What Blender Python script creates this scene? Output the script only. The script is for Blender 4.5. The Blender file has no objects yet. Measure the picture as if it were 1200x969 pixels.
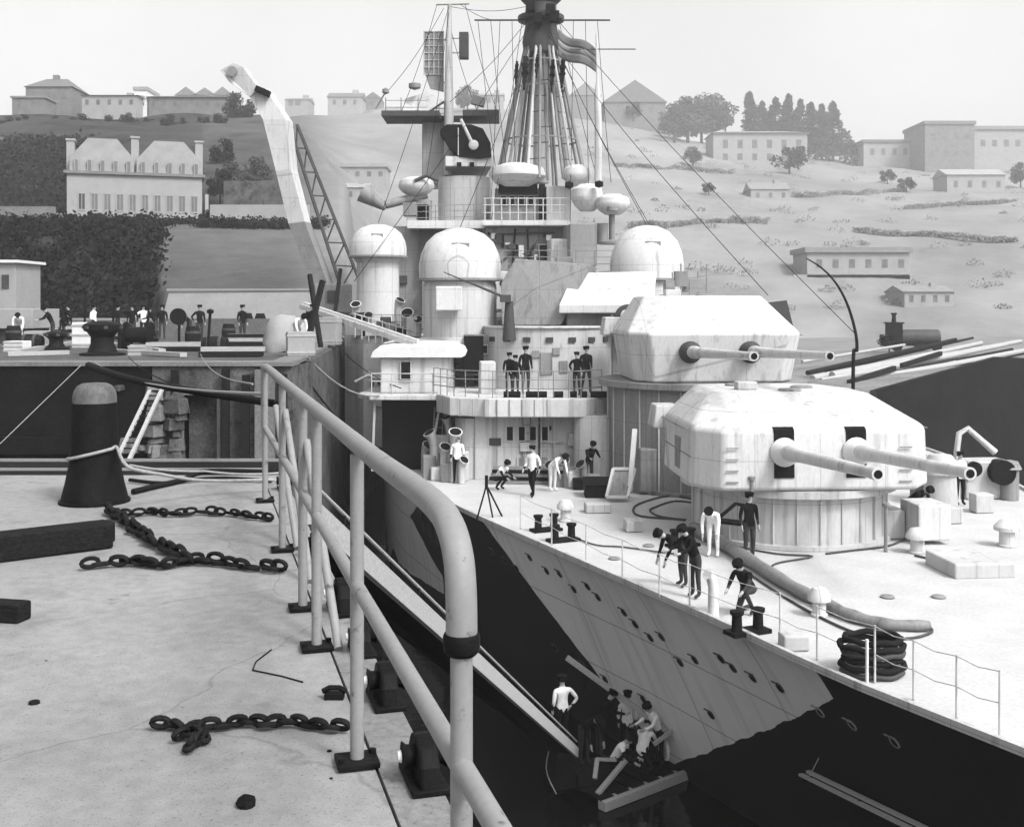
import bpy, bmesh, math, random
from mathutils import Vector, Matrix, Quaternion, noise
random.seed(7)
R = math.radians
SC = bpy.context.scene
COL = SC.collection
F = 1300.0; HZ = 360.0; ZC = 1.65      # focal length (photo pixels), horizon row, eye height above the quay

# ---------------------------------------------------------------- camera, sky, sun, exposure
cam = bpy.data.objects.new('camera', bpy.data.cameras.new('camera')); COL.objects.link(cam)
cam.location = (0, 0, ZC); cam.rotation_euler = (R(90), 0, 0)
cam.data.lens = 36*F/1200; cam.data.sensor_width = 36
cam.data.shift_y = -(484.5-HZ)/1200
cam.data.clip_start = 0.05; cam.data.clip_end = 4000
SC.camera = cam
wd = bpy.data.worlds.new('World'); SC.world = wd; wd.use_nodes = True
wn = wd.node_tree; wn.nodes.clear()
sky = wn.nodes.new('ShaderNodeTexSky'); sky.sky_type = 'NISHITA'; sky.sun_disc = False
SUN = Vector((0.50, -0.52, 0.80)).normalized()
sky.sun_elevation = math.asin(SUN.z); sky.sun_rotation = math.atan2(SUN.x, SUN.y)
sky.air_density = 1.6; sky.dust_density = 6.0; sky.ozone_density = 1.0
bw = wn.nodes.new('ShaderNodeRGBToBW'); bg = wn.nodes.new('ShaderNodeBackground'); wo = wn.nodes.new('ShaderNodeOutputWorld')
wn.links.new(sky.outputs[0], bw.inputs[0]); tcs = wn.nodes.new('ShaderNodeTexCoord'); ns = wn.nodes.new('ShaderNodeTexNoise'); ns.inputs['Scale'].default_value = 2.2; ns.inputs['Detail'].default_value = 8
mr = wn.nodes.new('ShaderNodeMapRange'); mr.inputs[1].default_value = .3; mr.inputs[2].default_value = .7; mr.inputs[3].default_value = .86; mr.inputs[4].default_value = 1.06
mm_ = wn.nodes.new('ShaderNodeMath'); mm_.operation = 'MULTIPLY'
wn.links.new(tcs.outputs['Generated'], ns.inputs['Vector']); wn.links.new(ns.outputs[0], mr.inputs[0]); wn.links.new(mr.outputs[0], mm_.inputs[1])     # thin uneven overcast
wn.links.new(bw.outputs[0], mm_.inputs[0]); wn.links.new(mm_.outputs[0], bg.inputs[0]); wn.links.new(bg.outputs[0], wo.inputs[0])
bg.inputs[1].default_value = 0.142
sun = bpy.data.objects.new('sun', bpy.data.lights.new('sun', 'SUN')); COL.objects.link(sun)
sun.data.energy = 1.3; sun.data.angle = R(11); sun.data.color = (1, 1, 1)
sun.rotation_euler = (-SUN).to_track_quat('-Z', 'Y').to_euler(); sun.location = (20, -20, 40)
vs = SC.view_settings; vs.view_transform = 'Standard'; vs.look = 'None'; vs.gamma = 1; vs.exposure = 1.2
SC.cycles.max_bounces = 6; SC.cycles.volume_bounces = 1

# ---------------------------------------------------------------- helpers
def W(px, py, Y): return Vector(((px-600)/F*Y, Y, ZC-(py-HZ)/F*Y))      # photo pixel at a chosen distance
def G(px, py, z=0.0):                                                  # photo pixel on level ground z
    Y = (ZC-z)*F/(py-HZ); return Vector(((px-600)/F*Y, Y, z))
WL = {}
def smooth_path(pts, k=5):
    pts = [Vector(p) for p in pts]; out = []
    for i in range(len(pts)-1):
        p0, p1, p2, p3 = pts[max(i-1,0)], pts[i], pts[i+1], pts[min(i+2,len(pts)-1)]
        for j in range(k):
            t = j/k; out.append(.5*((2*p1)+(p2-p0)*t+(2*p0-5*p1+4*p2-p3)*t*t+(3*p1-p0-3*p2+p3)*t**3))
    return out+[pts[-1]]
class MB:
    def __init__(s): s.v = []; s.f = []; s.m = []
    def add(s, vs_, fs, mi=0):
        o = len(s.v); s.v += [Vector(p) for p in vs_]
        for f in fs: s.f.append([i+o for i in f]); s.m.append(mi)
        return s
    def box(s, c, size, yaw=0, mi=0, tx=1, ty=1):
        c = Vector(c); x, y, z = [d/2 for d in size]; M = Matrix.Rotation(yaw, 3, 'Z')
        P = [(-x,-y,-z),(x,-y,-z),(x,y,-z),(-x,y,-z),(-x*tx,-y*ty,z),(x*tx,-y*ty,z),(x*tx,y*ty,z),(-x*tx,y*ty,z)]
        return s.add([c+M@Vector(p) for p in P], [(3,2,1,0),(4,5,6,7),(0,1,5,4),(1,2,6,5),(2,3,7,6),(3,0,4,7)], mi)
    def bw(s, x0, x1, y0, y1, z0, z1, mi=0): return s.box(((x0+x1)/2,(y0+y1)/2,(z0+z1)/2),(x1-x0,y1-y0,z1-z0),0,mi)
    def bar(s, p, q, w, h, mi=0):
        p = Vector(p); q = Vector(q); d = (q-p).normalized()
        up = Vector((0,0,1)) if abs(d.z) < .95 else Vector((0,1,0))
        a = d.cross(up).normalized()*w/2; b = a.cross(d).normalized()*h/2
        P = [p-a-b,p+a-b,p+a+b,p-a+b,q-a-b,q+a-b,q+a+b,q-a+b]
        return s.add(P, [(3,2,1,0),(4,5,6,7),(0,1,5,4),(1,2,6,5),(2,3,7,6),(3,0,4,7)], mi)
    def tube(s, pts, r, seg=10, closed=False, mi=0, caps=True):
        pts = [Vector(p) for p in pts]; n = len(pts)
        rs = r if isinstance(r, (list, tuple)) else [r]*n
        T = []
        for i in range(n):
            a = pts[(i-1) % n] if (i or closed) else pts[0]
            b = pts[(i+1) % n] if (i < n-1 or closed) else pts[-1]
            T.append((b-a).normalized())
        up = Vector((0,0,1)) if abs(T[0].z) < .9 else Vector((1,0,0))
        nn = T[0].cross(up).normalized(); V = []
        for i in range(n):
            if i:
                q = T[i-1].rotation_difference(T[i]); nn = q@nn
            b = T[i].cross(nn).normalized()
            for k in range(seg):
                a = 2*math.pi*k/seg; V.append(pts[i]+(nn*math.cos(a)+b*math.sin(a))*rs[i])
        Fs = []
        for i in range(n if closed else n-1):
            j = (i+1) % n
            for k in range(seg):
                l = (k+1) % seg; Fs.append((i*seg+k, i*seg+l, j*seg+l, j*seg+k))
        if caps and not closed:
            Fs.append(tuple(range(seg))[::-1]); Fs.append(tuple((n-1)*seg+k for k in range(seg)))
        return s.add(V, Fs, mi)
    def lathe(s, c, prof, seg=24, mi=0, a0=0, a1=2*math.pi, M=None):
        c = Vector(c); full = abs(a1-a0-2*math.pi) < 1e-6; k_ = seg if full else seg+1; V = []
        for r, z in prof:
            for k in range(k_):
                a = a0+(a1-a0)*k/seg; p = Vector((r*math.cos(a), r*math.sin(a), z))
                V.append(c+(M@p if M else p))
        Fs = []
        for i in range(len(prof)-1):
            for k in range(seg):
                l = (k+1) % k_; Fs.append((i*k_+k, i*k_+l, (i+1)*k_+l, (i+1)*k_+k))
        if full and prof[0] != prof[-1]:
            if prof[0][0] > 1e-4: Fs.append(tuple(range(k_))[::-1])
            if prof[-1][0] > 1e-4: Fs.append(tuple((len(prof)-1)*k_+k for k in range(k_)))
        return s.add(V, Fs, mi)
    def prism(s, poly, z0, z1, mi=0):
        n = len(poly); A = [(p[0],p[1],z0 if len(p) < 3 or z0 is not None else 0) for p in poly]; B = [(p[0],p[1],p[2] if len(p) > 2 else z1) for p in poly]
        ar = sum(poly[i][0]*poly[(i+1) % n][1]-poly[(i+1) % n][0]*poly[i][1] for i in range(n))
        fs = [tuple(range(n))[::-1], tuple(range(n, 2*n))]+[(i,(i+1) % n,n+(i+1) % n,n+i) for i in range(n)]
        if ar < 0: fs = [f[::-1] for f in fs]
        return s.add(A+B, fs, mi)
    def build(s, name, mats, parent=None, origin=None, smooth=None, bevel=0):
        if parent is not None: L = WL.get(parent.name, Vector((0,0,0)))
        elif origin is not None: L = Vector(origin)
        else:
            L = Vector((sum(p.x for p in s.v)/len(s.v), sum(p.y for p in s.v)/len(s.v), min(p.z for p in s.v)))
        me = bpy.data.meshes.new(name); me.from_pydata([p-L for p in s.v], [], s.f)
        mats = mats if isinstance(mats, (list, tuple)) else [mats]
        for m in mats: me.materials.append(m)
        me.polygons.foreach_set('material_index', s.m)
        bm = bmesh.new(); bm.from_mesh(me); bmesh.ops.remove_doubles(bm, verts=bm.verts, dist=1e-5) if len(bm.verts) < 4000 else None
        bmesh.ops.recalc_face_normals(bm, faces=bm.faces) if len(bm.verts) < 4000 else None
        bm.to_mesh(me); bm.free()
        if smooth:
            me.polygons.foreach_set('use_smooth', [True]*len(me.polygons)); me.set_sharp_from_angle(angle=R(smooth))
        me.update()
        o = bpy.data.objects.new(name, me); COL.objects.link(o)
        if parent is not None: o.parent = parent
        else: o.location = L
        WL[o.name] = L
        if bevel:
            b = o.modifiers.new('bevel', 'BEVEL'); b.width = bevel; b.segments = 2; b.limit_method = 'ANGLE'
        return o
def tag(o, label, cat, group=None, kind=None):
    o['label'] = label; o['category'] = cat
    if group: o['group'] = group
    if kind: o['kind'] = kind
    return o
def empty(name, loc, label, cat, group=None, rz=0):
    o = bpy.data.objects.new(name, None); COL.objects.link(o); o.location = loc; o.rotation_euler.z = rz
    o.empty_display_size = .2; WL[o.name] = Vector(loc); tag(o, label, cat, group); return o
def local(name, label, cat, group=None):                                # thing built round its own origin, placed afterwards
    return empty(name, (0,0,0), label, cat, group)
def dup(root, loc, rz=0, label=None, scale=None):
    r = root.copy(); COL.objects.link(r); r.location = loc; r.rotation_euler.z = rz
    if scale: r.scale = (scale,)*3 if not isinstance(scale, tuple) else scale
    if label: r['label'] = label
    for ch in root.children:
        c = ch.copy(); COL.objects.link(c); c.parent = r
        for g in ch.children:
            d = g.copy(); COL.objects.link(d); d.parent = c
    return r
def struct(o): o['kind'] = 'structure'; return o

# ---------------------------------------------------------------- materials (black and white film: neutral greys)
MATS = {}
def mat(name, g, var=.15, sc=3.0, rough=.8, bump=.0, stretch=None, fine=.0, spots=None, metal=0, plates=False, cracks=False):
    spec = .05 if g < .03 else .2
    if name in MATS: return MATS[name]
    m = bpy.data.materials.new(name); m.use_nodes = True; nt = m.node_tree; N = nt.nodes; L = nt.links
    b = N['Principled BSDF']; b.inputs['Roughness'].default_value = rough; b.inputs['Specular IOR Level'].default_value = spec; b.inputs['Metallic'].default_value = metal
    tc = N.new('ShaderNodeTexCoord'); src = tc.outputs['Object']
    if stretch:
        mp = N.new('ShaderNodeMapping'); mp.inputs['Scale'].default_value = stretch; L.new(src, mp.inputs[0]); src = mp.outputs[0]
    n1 = N.new('ShaderNodeTexNoise'); n1.inputs['Scale'].default_value = sc; n1.inputs['Detail'].default_value = 6; n1.inputs['Roughness'].default_value = .62
    L.new(src, n1.inputs['Vector'])
    cr = N.new('ShaderNodeMapRange'); cr.inputs[1].default_value = .28; cr.inputs[2].default_value = .72
    cr.inputs[3].default_value = g*(1-var); cr.inputs[4].default_value = g*(1+var); L.new(n1.outputs[0], cr.inputs[0]); out = cr.outputs[0]
    if fine:
        n2 = N.new('ShaderNodeTexNoise'); n2.inputs['Scale'].default_value = sc*14; n2.inputs['Detail'].default_value = 3; L.new(src, n2.inputs['Vector'])
        c2 = N.new('ShaderNodeMapRange'); c2.inputs[1].default_value = .3; c2.inputs[2].default_value = .7; c2.inputs[3].default_value = 1-fine; c2.inputs[4].default_value = 1+fine
        L.new(n2.outputs[0], c2.inputs[0]); mu = N.new('ShaderNodeMath'); mu.operation = 'MULTIPLY'; L.new(out, mu.inputs[0]); L.new(c2.outputs[0], mu.inputs[1]); out = mu.outputs[0]
    if spots:                                                            # (scale, threshold, darkness): stains and dirt with a shape of their own
        n3 = N.new('ShaderNodeTexNoise'); n3.inputs['Scale'].default_value = spots[0]; n3.inputs['Detail'].default_value = 8; n3.inputs['Roughness'].default_value = .7; L.new(src, n3.inputs['Vector'])
        c3 = N.new('ShaderNodeMapRange'); c3.inputs[1].default_value = spots[1]; c3.inputs[2].default_value = spots[1]+.09; c3.inputs[3].default_value = 1; c3.inputs[4].default_value = spots[2]
        L.new(n3.outputs[0], c3.inputs[0]); mu = N.new('ShaderNodeMath'); mu.operation = 'MULTIPLY'; L.new(out, mu.inputs[0]); L.new(c3.outputs[0], mu.inputs[1]); out = mu.outputs[0]
    def mul(fac):
        nonlocal out
        mu = N.new('ShaderNodeMath'); mu.operation = 'MULTIPLY'; L.new(out, mu.inputs[0]); L.new(fac, mu.inputs[1]); out = mu.outputs[0]
    def band(v, scale, width, depth):                                    # thin dark joints, repeating along one coordinate
        q = [N.new('ShaderNodeMath') for _ in range(4)]
        for x, op in zip(q, ('MULTIPLY','FRACT','LESS_THAN','MULTIPLY_ADD')): x.operation = op
        L.new(v, q[0].inputs[0]); q[0].inputs[1].default_value = scale; L.new(q[0].outputs[0], q[1].inputs[0]); L.new(q[1].outputs[0], q[2].inputs[0]); q[2].inputs[1].default_value = width
        L.new(q[2].outputs[0], q[3].inputs[0]); q[3].inputs[1].default_value = -depth; q[3].inputs[2].default_value = 1; mul(q[3].outputs[0])
    if plates:
        sp = N.new('ShaderNodeSeparateXYZ'); L.new(tc.outputs['Object'], sp.inputs[0])
        band(sp.outputs[2], .83, .016, .34); band(sp.outputs[0], .57, .013, .30); band(sp.outputs[1], .61, .013, .30)
        mp2 = N.new('ShaderNodeMapping'); mp2.inputs['Scale'].default_value = (3.2,3.2,.16); L.new(tc.outputs['Object'], mp2.inputs[0])
        for scl, th, dk in ((1.0,.56,.66),(2.7,.60,.72)):                # rust and dirt runs
            n4 = N.new('ShaderNodeTexNoise'); n4.inputs['Scale'].default_value = scl; n4.inputs['Detail'].default_value = 5; L.new(mp2.outputs[0], n4.inputs['Vector'])
            c4 = N.new('ShaderNodeMapRange'); c4.inputs[1].default_value = th; c4.inputs[2].default_value = th+.14; c4.inputs[3].default_value = 1; c4.inputs[4].default_value = dk; L.new(n4.outputs[0], c4.inputs[0]); mul(c4.outputs[0])
    if cracks:
        n5 = N.new('ShaderNodeTexNoise'); n5.inputs['Scale'].default_value = 2.0; n5.inputs['Detail'].default_value = 5; L.new(tc.outputs['Object'], n5.inputs['Vector'])
        mx = N.new('ShaderNodeMix'); mx.data_type = 'VECTOR'; mx.inputs[0].default_value = .22; L.new(tc.outputs['Object'], mx.inputs[4]); L.new(n5.outputs['Color'], mx.inputs[5])
        vo = N.new('ShaderNodeTexVoronoi'); vo.feature = 'DISTANCE_TO_EDGE'; vo.inputs['Scale'].default_value = .55; L.new(mx.outputs[1], vo.inputs['Vector'])
        c5 = N.new('ShaderNodeMapRange'); c5.inputs[1].default_value = .0; c5.inputs[2].default_value = .004; c5.inputs[3].default_value = .72; c5.inputs[4].default_value = 1; L.new(vo.outputs['Distance'], c5.inputs[0]); mul(c5.outputs[0])
        for scl, th, dk in ((70,.585,.62),(160,.57,.7),(26,.66,.6),(.28,.50,.78),(3.5,.66,.62)):    # grit, pitting, one broad damp stain
            n4 = N.new('ShaderNodeTexNoise'); n4.inputs['Scale'].default_value = scl; n4.inputs['Detail'].default_value = 3 if scl > 1 else 9; n4.inputs['Roughness'].default_value = .7; L.new(tc.outputs['Object'], n4.inputs['Vector'])
            c4 = N.new('ShaderNodeMapRange'); c4.inputs[1].default_value = th; c4.inputs[2].default_value = th+.06; c4.inputs[3].default_value = 1; c4.inputs[4].default_value = dk; L.new(n4.outputs[0], c4.inputs[0]); mul(c4.outputs[0])
    L.new(out, b.inputs['Base Color'])
    if bump:
        bp = N.new('ShaderNodeBump'); bp.inputs['Strength'].default_value = bump; bp.inputs['Distance'].default_value = .05; L.new(n1.outputs[0], bp.inputs['Height']); L.new(bp.outputs[0], b.inputs['Normal'])
    MATS[name] = m; return m
M_quay = mat('weathered_concrete', .215, .15, .9, .9, .25, None, .10, (2.4, .60, .78), cracks=True)
M_cope = mat('coping_stone', .21, .15, 2.0, .9, .3, None, .15, (5, .60, .6), cracks=True)
M_iron = mat('black_iron', .008, .35, 9, .55, .3, None, .2)
M_chain = mat('rusty_chain_iron', .012, .4, 20, .6, .3)
M_rail = mat('grey_rail_paint', .20, .06, 3, .5, .1, None, .06, (13, .585, .34))
M_rope = mat('pale_rope', .24, .25, 30, .9, .2)
M_drope = mat('tarred_rope', .012, .3, 30, .9, .2)
M_timber = mat('dark_timber', .012, .45, 6, .8, .4, (1, 8, 8))
M_plank = mat('pale_timber', .30, .2, 5, .8, .2, (1, 6, 6))
M_ship = mat('ship_grey_paint', .40, .10, .9, .6, .06, (1, 1, .35), .06, (1.6, .62, .72), plates=True)
M_shipl = mat('pale_ship_paint', .46, .10, 1.1, .6, .06, (1, 1, .4), .06, (2.0, .60, .75), plates=True)
M_shipm = mat('mid_grey_ship_paint', .19, .14, 1.2, .6, .06, (1, 1, .4), .08, (1.6, .6, .75), plates=True)
M_shipd = mat('dark_grey_ship_paint', .045, .25, 1.5, .6, .05)
M_black = mat('black_opening_and_shade', .008, .3, 3, .8)  # flat black for openings, also painted shade at sponson and hatch
M_canvas = mat('white_canvas', .55, .08, 3, .9, .3)
M_deckm = mat('scrubbed_teak_deck', .40, .10, .8, .8, .05, (1, 1, 1), .08, (1.2, .62, .78))
M_far = mat('haze_pale_window', .11, .4, .8, .4)  # paler than near glass: haze put into the colour
M_glass = mat('window_glass', .05, .3, 3, .15)
M_dwall = mat('dark_stone_with_shade', .007, .5, .8, .7, .4, None, .3)  # near-black tone carries the shade of the dock and bank walls
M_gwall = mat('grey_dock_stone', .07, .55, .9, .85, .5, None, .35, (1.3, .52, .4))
M_yard = mat('yard_gravel', .065, .3, .5, .95, .2, None, .25, (.4, .55, .55))
M_pale = mat('pale_render_wall', .25, .12, .5, .85, .05, None, .06, (.5, .6, .75))
M_house = mat('mansion_render', .25, .10, .6, .85, .05, None, .08, (.9, .6, .8))
M_slate = mat('slate_roof', .12, .2, 1.2, .7, .1, None, .15)
M_lslate = mat('pale_slate_roof', .18, .15, 1.0, .7, .1, None, .1)
M_stone = mat('grey_stone_wall', .14, .25, .8, .9, .2, None, .2)
M_leaf = mat('dark_foliage', .011, .85, .55, .9, 0, None, .4)
M_scrub = mat('haze_pale_scrub', .13, .4, .3, .9)  # lightened to put the right hill's haze into scrub and hedges
M_leaf2 = mat('mid_foliage', .05, .7, .4, .9, 0, None, .3)
M_bark = mat('tree_bark', .03, .3, 4, .9)
M_cloth = mat('dark_work_clothes', .008, .3, 8, .95)
M_trous = mat('faded_trousers', .03, .4, 8, .95)
M_lcloth = mat('white_work_jacket', .70, .15, 8, .95)
M_skin = mat('skin', .30, .1, 8, .6)
M_flag = mat('flag_cloth', .17, .1, 2, .9)
M_flagd = mat('flag_stripe', .115, .1, 2, .9)

# ---------------------------------------------------------------- ground, water, quays
m = bpy.data.materials.new('harbour_water'); m.use_nodes = True
b_ = m.node_tree.nodes['Principled BSDF']; b_.inputs['Base Color'].default_value = (.004,.004,.004,1); b_.inputs['Roughness'].default_value = .12; b_.inputs['Specular IOR Level'].default_value = .3
nz = m.node_tree.nodes.new('ShaderNodeTexNoise'); nz.inputs['Scale'].default_value = 900; nz.inputs['Detail'].default_value = 4
tcw = m.node_tree.nodes.new('ShaderNodeTexCoord'); m.node_tree.links.new(tcw.outputs['Generated'], nz.inputs['Vector'])
bpw = m.node_tree.nodes.new('ShaderNodeBump'); bpw.inputs['Strength'].default_value = .35; bpw.inputs['Distance'].default_value = .1
m.node_tree.links.new(nz.outputs[0], bpw.inputs['Height']); m.node_tree.links.new(bpw.outputs[0], b_.inputs['Normal'])
mb = MB(); mb.add([(-700,-700,-10.2),(700,-700,-10.2),(700,700,-10.2),(-700,700,-10.2)], [(0,1,2,3)])
struct(mb.build('water', m))

def railx(Y): return -0.11-0.284*(Y-2.42)
EO = 0.26                                                                # the quay runs this far beyond the railing
mb = MB(); mb.prism([(-40,-12),(railx(-12)+EO-.20,-12),(railx(10.9)+EO-.20,10.9),(-40,10.9)], -13, 0)
struct(mb.build('quay', M_quay))
mb = MB()                                                                # coping along the dock edge, stones with open joints
y = -12.0
while y < 10.8:
    y2 = min(y+1.7, 10.9)-.012
    mb.prism([(railx(y)+EO-.19,y),(railx(y)+EO,y),(railx(y2)+EO,y2),(railx(y2)+EO-.19,y2)], -13, .006)
    y += 1.7
struct(mb.build('quay_coping', M_cope))
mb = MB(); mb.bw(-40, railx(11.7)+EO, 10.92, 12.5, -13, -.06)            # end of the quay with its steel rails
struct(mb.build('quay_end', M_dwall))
mb = MB()
for yy, h in ((11.12,-.042),(11.62,-.035),(12.3,-.03)): mb.bw(-40, railx(11.7)+EO-.1, yy-.02, yy+.02, -.0595, h)
struct(mb.build('quay_rail', M_rail))

# ---------------------------------------------------------------- terrain
L_ = [(58,-.3),(66,-.1),(69,2.0),(72,6.2),(78,7.4),(90,8.6),(118,9.4),(126,11.5),(140,17),(160,23.5),(200,35),(235,42.3),(262,45),(300,51.5),(420,72.5),(520,90),(620,86)]
Mm = [(58,-.3),(63.4,-.1),(66,2.45),(95,8.4),(99,9.2),(118,10.5),(140,17.5),(160,24),(200,34.5),(235,42.5),(262,45),(300,51.5),(420,72.5),(520,90),(620,86)]
RD = 520.0                                                               # how far off the right-hand ridge runs
def ridge(px):
    K = [(380,128),(500,124),(600,130),(700,140),(800,163),(900,178),(1000,192),(1080,198),(1200,196),(1500,190)]
    if px <= K[0][0]: return K[0][1]
    for (a,ya),(b,yb) in zip(K, K[1:]):
        if px <= b: return ya+(yb-ya)*(px-a)/(b-a)
    return K[-1][1]
def ipl(P, t):
    if t <= P[0][0]: return P[0][1]
    for (a,za),(b,zb) in zip(P, P[1:]):
        if t <= b: return za+(zb-za)*(t-a)/(b-a)
    return P[-1][1]
def Rt(px, Y):
    rz = ZC+(HZ-ridge(px))/F*RD
    if Y < 142: return -13
    if Y < 150: return -3.4
    t = min(1, (Y-150)/(RD-150))
    z = -3.2+(rz+3.2)*(t*.92+.08*math.sin(t*math.pi/2))
    if Y > RD: z = rz-(Y-RD)*.12
    return z
def sm(t): t = max(0, min(1, t)); return t*t*(3-2*t)
def height(px, Y):
    l = ipl(L_, Y); mm = ipl(Mm, Y); r = Rt(px, Y)
    z = l+(mm-l)*sm((px-178)/16) if Y < 110 else l+(mm-l)*sm((px-150)/100)
    if Y < 141.95: k = sm((px-402)/36)
    else: t = min(1, (Y-141.95)/70); k = sm((px-402+102*t)/(36+154*t))
    z = z+(r-z)*k
    z += noise.noise(Vector((px/1300*Y*.06, Y*.05, 3)))*min(1.6, max(0, (Y-70)*.02))
    return z
cols = [ -700+25*i for i in range(34)]+[150+5*i for i in range(62)]+[460+20*i for i in range(70)]
rows = [58,60,62,63.4,64.6,66,67.5,69,70.5,72,75,78,84,90,95,99,104,110,118,126,133,140,141.9,142.1,149.9,150.1,156,164,172,182,192,202,214,226,236,248,262,276,290,305,318,330,345,360,375,390,410,430,450,470,490,505,520,540,570,610]
V = []; tint = []; Fs = []
for Y in rows:
    for px in cols:
        V.append(((px-600)/F*Y, Y, height(px, Y)))
        # which ground cover grows here: 0 dark scrub .. 1 dry pale grass
        if px < 420 and Y < 140:
            t = .02 if Y > 66 and px < 186 else (.20 if px > 186 and Y < 97 else .14)
            if Y >= 120: t = .0 if px < 255 else .10
        elif px < 420: t = .0 if px < 240 else .08
        else: t = .75
        if px >= 420: t = .62+.30*noise.noise(Vector((px*.006, Y*.02, 8)))+.15*noise.noise(Vector((px*.03, Y*.08, 1)))
        if 320 < px < 440 and Y > 64: w_ = sm((px-320)/100); t = t*(1-w_)+w_*(.6+.2*noise.noise(Vector((px*.02, Y*.05, 8))))
        tint.append(max(0, min(1, t)))
nC = len(cols)
for i in range(len(rows)-1):
    for j in range(nC-1):
        Fs.append((i*nC+j, i*nC+j+1, (i+1)*nC+j+1, (i+1)*nC+j))
mt = bpy.data.materials.new('hillside_ground'); mt.use_nodes = True; nt = mt.node_tree
at = nt.nodes.new('ShaderNodeAttribute'); at.attribute_name = 'cover'
tc = nt.nodes.new('ShaderNodeTexCoord')
n1 = nt.nodes.new('ShaderNodeTexNoise'); n1.inputs['Scale'].default_value = .07; n1.inputs['Detail'].default_value = 12; n1.inputs['Roughness'].default_value = .82; nt.links.new(tc.outputs['Object'], n1.inputs['Vector'])
ma = nt.nodes.new('ShaderNodeMath'); ma.operation = 'MULTIPLY_ADD'; ma.inputs[1].default_value = .9; ma.inputs[2].default_value = -.45; nt.links.new(n1.outputs[0], ma.inputs[0])
ad = nt.nodes.new('ShaderNodeMath'); ad.operation = 'ADD'; nt.links.new(at.outputs['Fac'], ad.inputs[0]); nt.links.new(ma.outputs[0], ad.inputs[1])
cr = nt.nodes.new('ShaderNodeMapRange'); cr.inputs[1].default_value = -.1; cr.inputs[2].default_value = 1.0; cr.inputs[3].default_value = .006; cr.inputs[4].default_value = .26; nt.links.new(ad.outputs[0], cr.inputs[0])
nt.links.new(cr.outputs[0], nt.nodes['Principled BSDF'].inputs['Base Color']); nt.nodes['Principled BSDF'].inputs['Roughness'].default_value = 1
nt.nodes['Principled BSDF'].inputs['Specular IOR Level'].default_value = .1
me = bpy.data.meshes.new('hillside'); me.from_pydata(V, [], Fs); me.materials.append(mt)
a = me.attributes.new('cover', 'FLOAT', 'POINT'); a.data.foreach_set('value', tint)
me.polygons.foreach_set('use_smooth', [True]*len(me.polygons))
hill = bpy.data.objects.new('hillside', me); COL.objects.link(hill); struct(hill)
def hillY(px, py):                                                       # how far away the ground seen at this pixel of the right hill lies
    Y = 152.0
    best = (1e9, Y)
    while Y < RD-4:
        y = HZ+F*(ZC-height(px, Y))/Y; best = min(best, (y, Y))
        if y <= py: return Y
        Y += 2
    return best[1]
def gz(X, Y): return height(600+X/Y*F, Y)

# far quay, beyond the gap
def fqx(Y): return -6.5-.098*(Y-33)
mb = MB(); mb.prism([(-120,33.9),(fqx(33.9)-.7,33.9),(fqx(142)-.7,142),(-40,142),(-120,75)], -.6, 0)
struct(mb.build('far_quay', M_yard))
mb = MB(); mb.bw(-120, -6.5, 32.9, 33.9, -.10, .02)
for i in range(40):
    y0 = 33.9+2.7*i; y1 = y0+2.68; mb.prism([(fqx(y0)-.7,y0),(fqx(y0)+.04,y0),(fqx(y1)+.04,y1),(fqx(y1)-.7,y1)], -.10, .02)
struct(mb.build('far_quay_coping', M_stone))
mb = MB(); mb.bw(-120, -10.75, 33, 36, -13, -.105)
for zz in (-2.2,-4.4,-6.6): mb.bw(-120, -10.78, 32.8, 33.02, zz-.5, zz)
tag(mb.build('dock_wall', M_dwall), 'black shaded dock wall below the far quay on the left', 'wall')  # the wall's shade is carried by its near-black colour
r_ = empty('dock_wall', (-8.6,33,-10), 'pale grey stone dock wall with a doorway frame behind the railing', 'wall')
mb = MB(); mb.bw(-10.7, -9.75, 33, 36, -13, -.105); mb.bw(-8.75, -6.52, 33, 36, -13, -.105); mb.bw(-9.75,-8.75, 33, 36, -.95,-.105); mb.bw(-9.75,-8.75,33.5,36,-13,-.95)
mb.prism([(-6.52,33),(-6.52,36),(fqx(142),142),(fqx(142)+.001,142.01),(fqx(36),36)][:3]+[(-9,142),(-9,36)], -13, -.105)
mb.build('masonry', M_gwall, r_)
mb = MB(); mb.bw(-9.85,-9.75,32.9,33.5,-13,-.85); mb.bw(-8.75,-8.65,32.9,33.5,-13,-.85); mb.bw(-9.85,-8.65,32.88,33.3,-.95,-.82); mb.build('doorway_frame', M_stone, r_)
mb = MB(); mb.bw(-7.6,-7.0,32.75,33.0,-13,-.2); mb.build('pilaster', M_stone, r_)

# right-hand bank and quay beyond the bow
mb = MB(); mb.prism([(19.3,60,-3.2),(20,62,-3),(31,71.5,-1.54),(36,76,-1.9),(95,100,-1.5),(140,146,-1.5),(110,160,-3),(13,165,-3),(16,110,-3)], -13, 0)
struct(mb.build('right_bank', mat('bank_top', .16, .3, .3, .95, .2, None, .2)))
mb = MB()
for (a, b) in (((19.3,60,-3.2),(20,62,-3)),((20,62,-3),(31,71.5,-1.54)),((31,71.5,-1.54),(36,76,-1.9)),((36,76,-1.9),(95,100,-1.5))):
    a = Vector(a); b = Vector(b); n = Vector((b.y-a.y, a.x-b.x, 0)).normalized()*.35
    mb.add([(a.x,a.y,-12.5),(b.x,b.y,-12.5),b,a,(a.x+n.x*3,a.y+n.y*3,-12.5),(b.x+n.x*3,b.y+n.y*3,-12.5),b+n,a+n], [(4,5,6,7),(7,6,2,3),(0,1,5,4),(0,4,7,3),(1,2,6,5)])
tag(mb.build('bank_wall', M_dwall), 'black sloping bank wall under the poles on the right', 'wall')  # near-black colour stands in for shade on a face the sun reaches
mb = MB(); mb.bw(-14, 20, 142, 145, -13, -.4)
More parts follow.
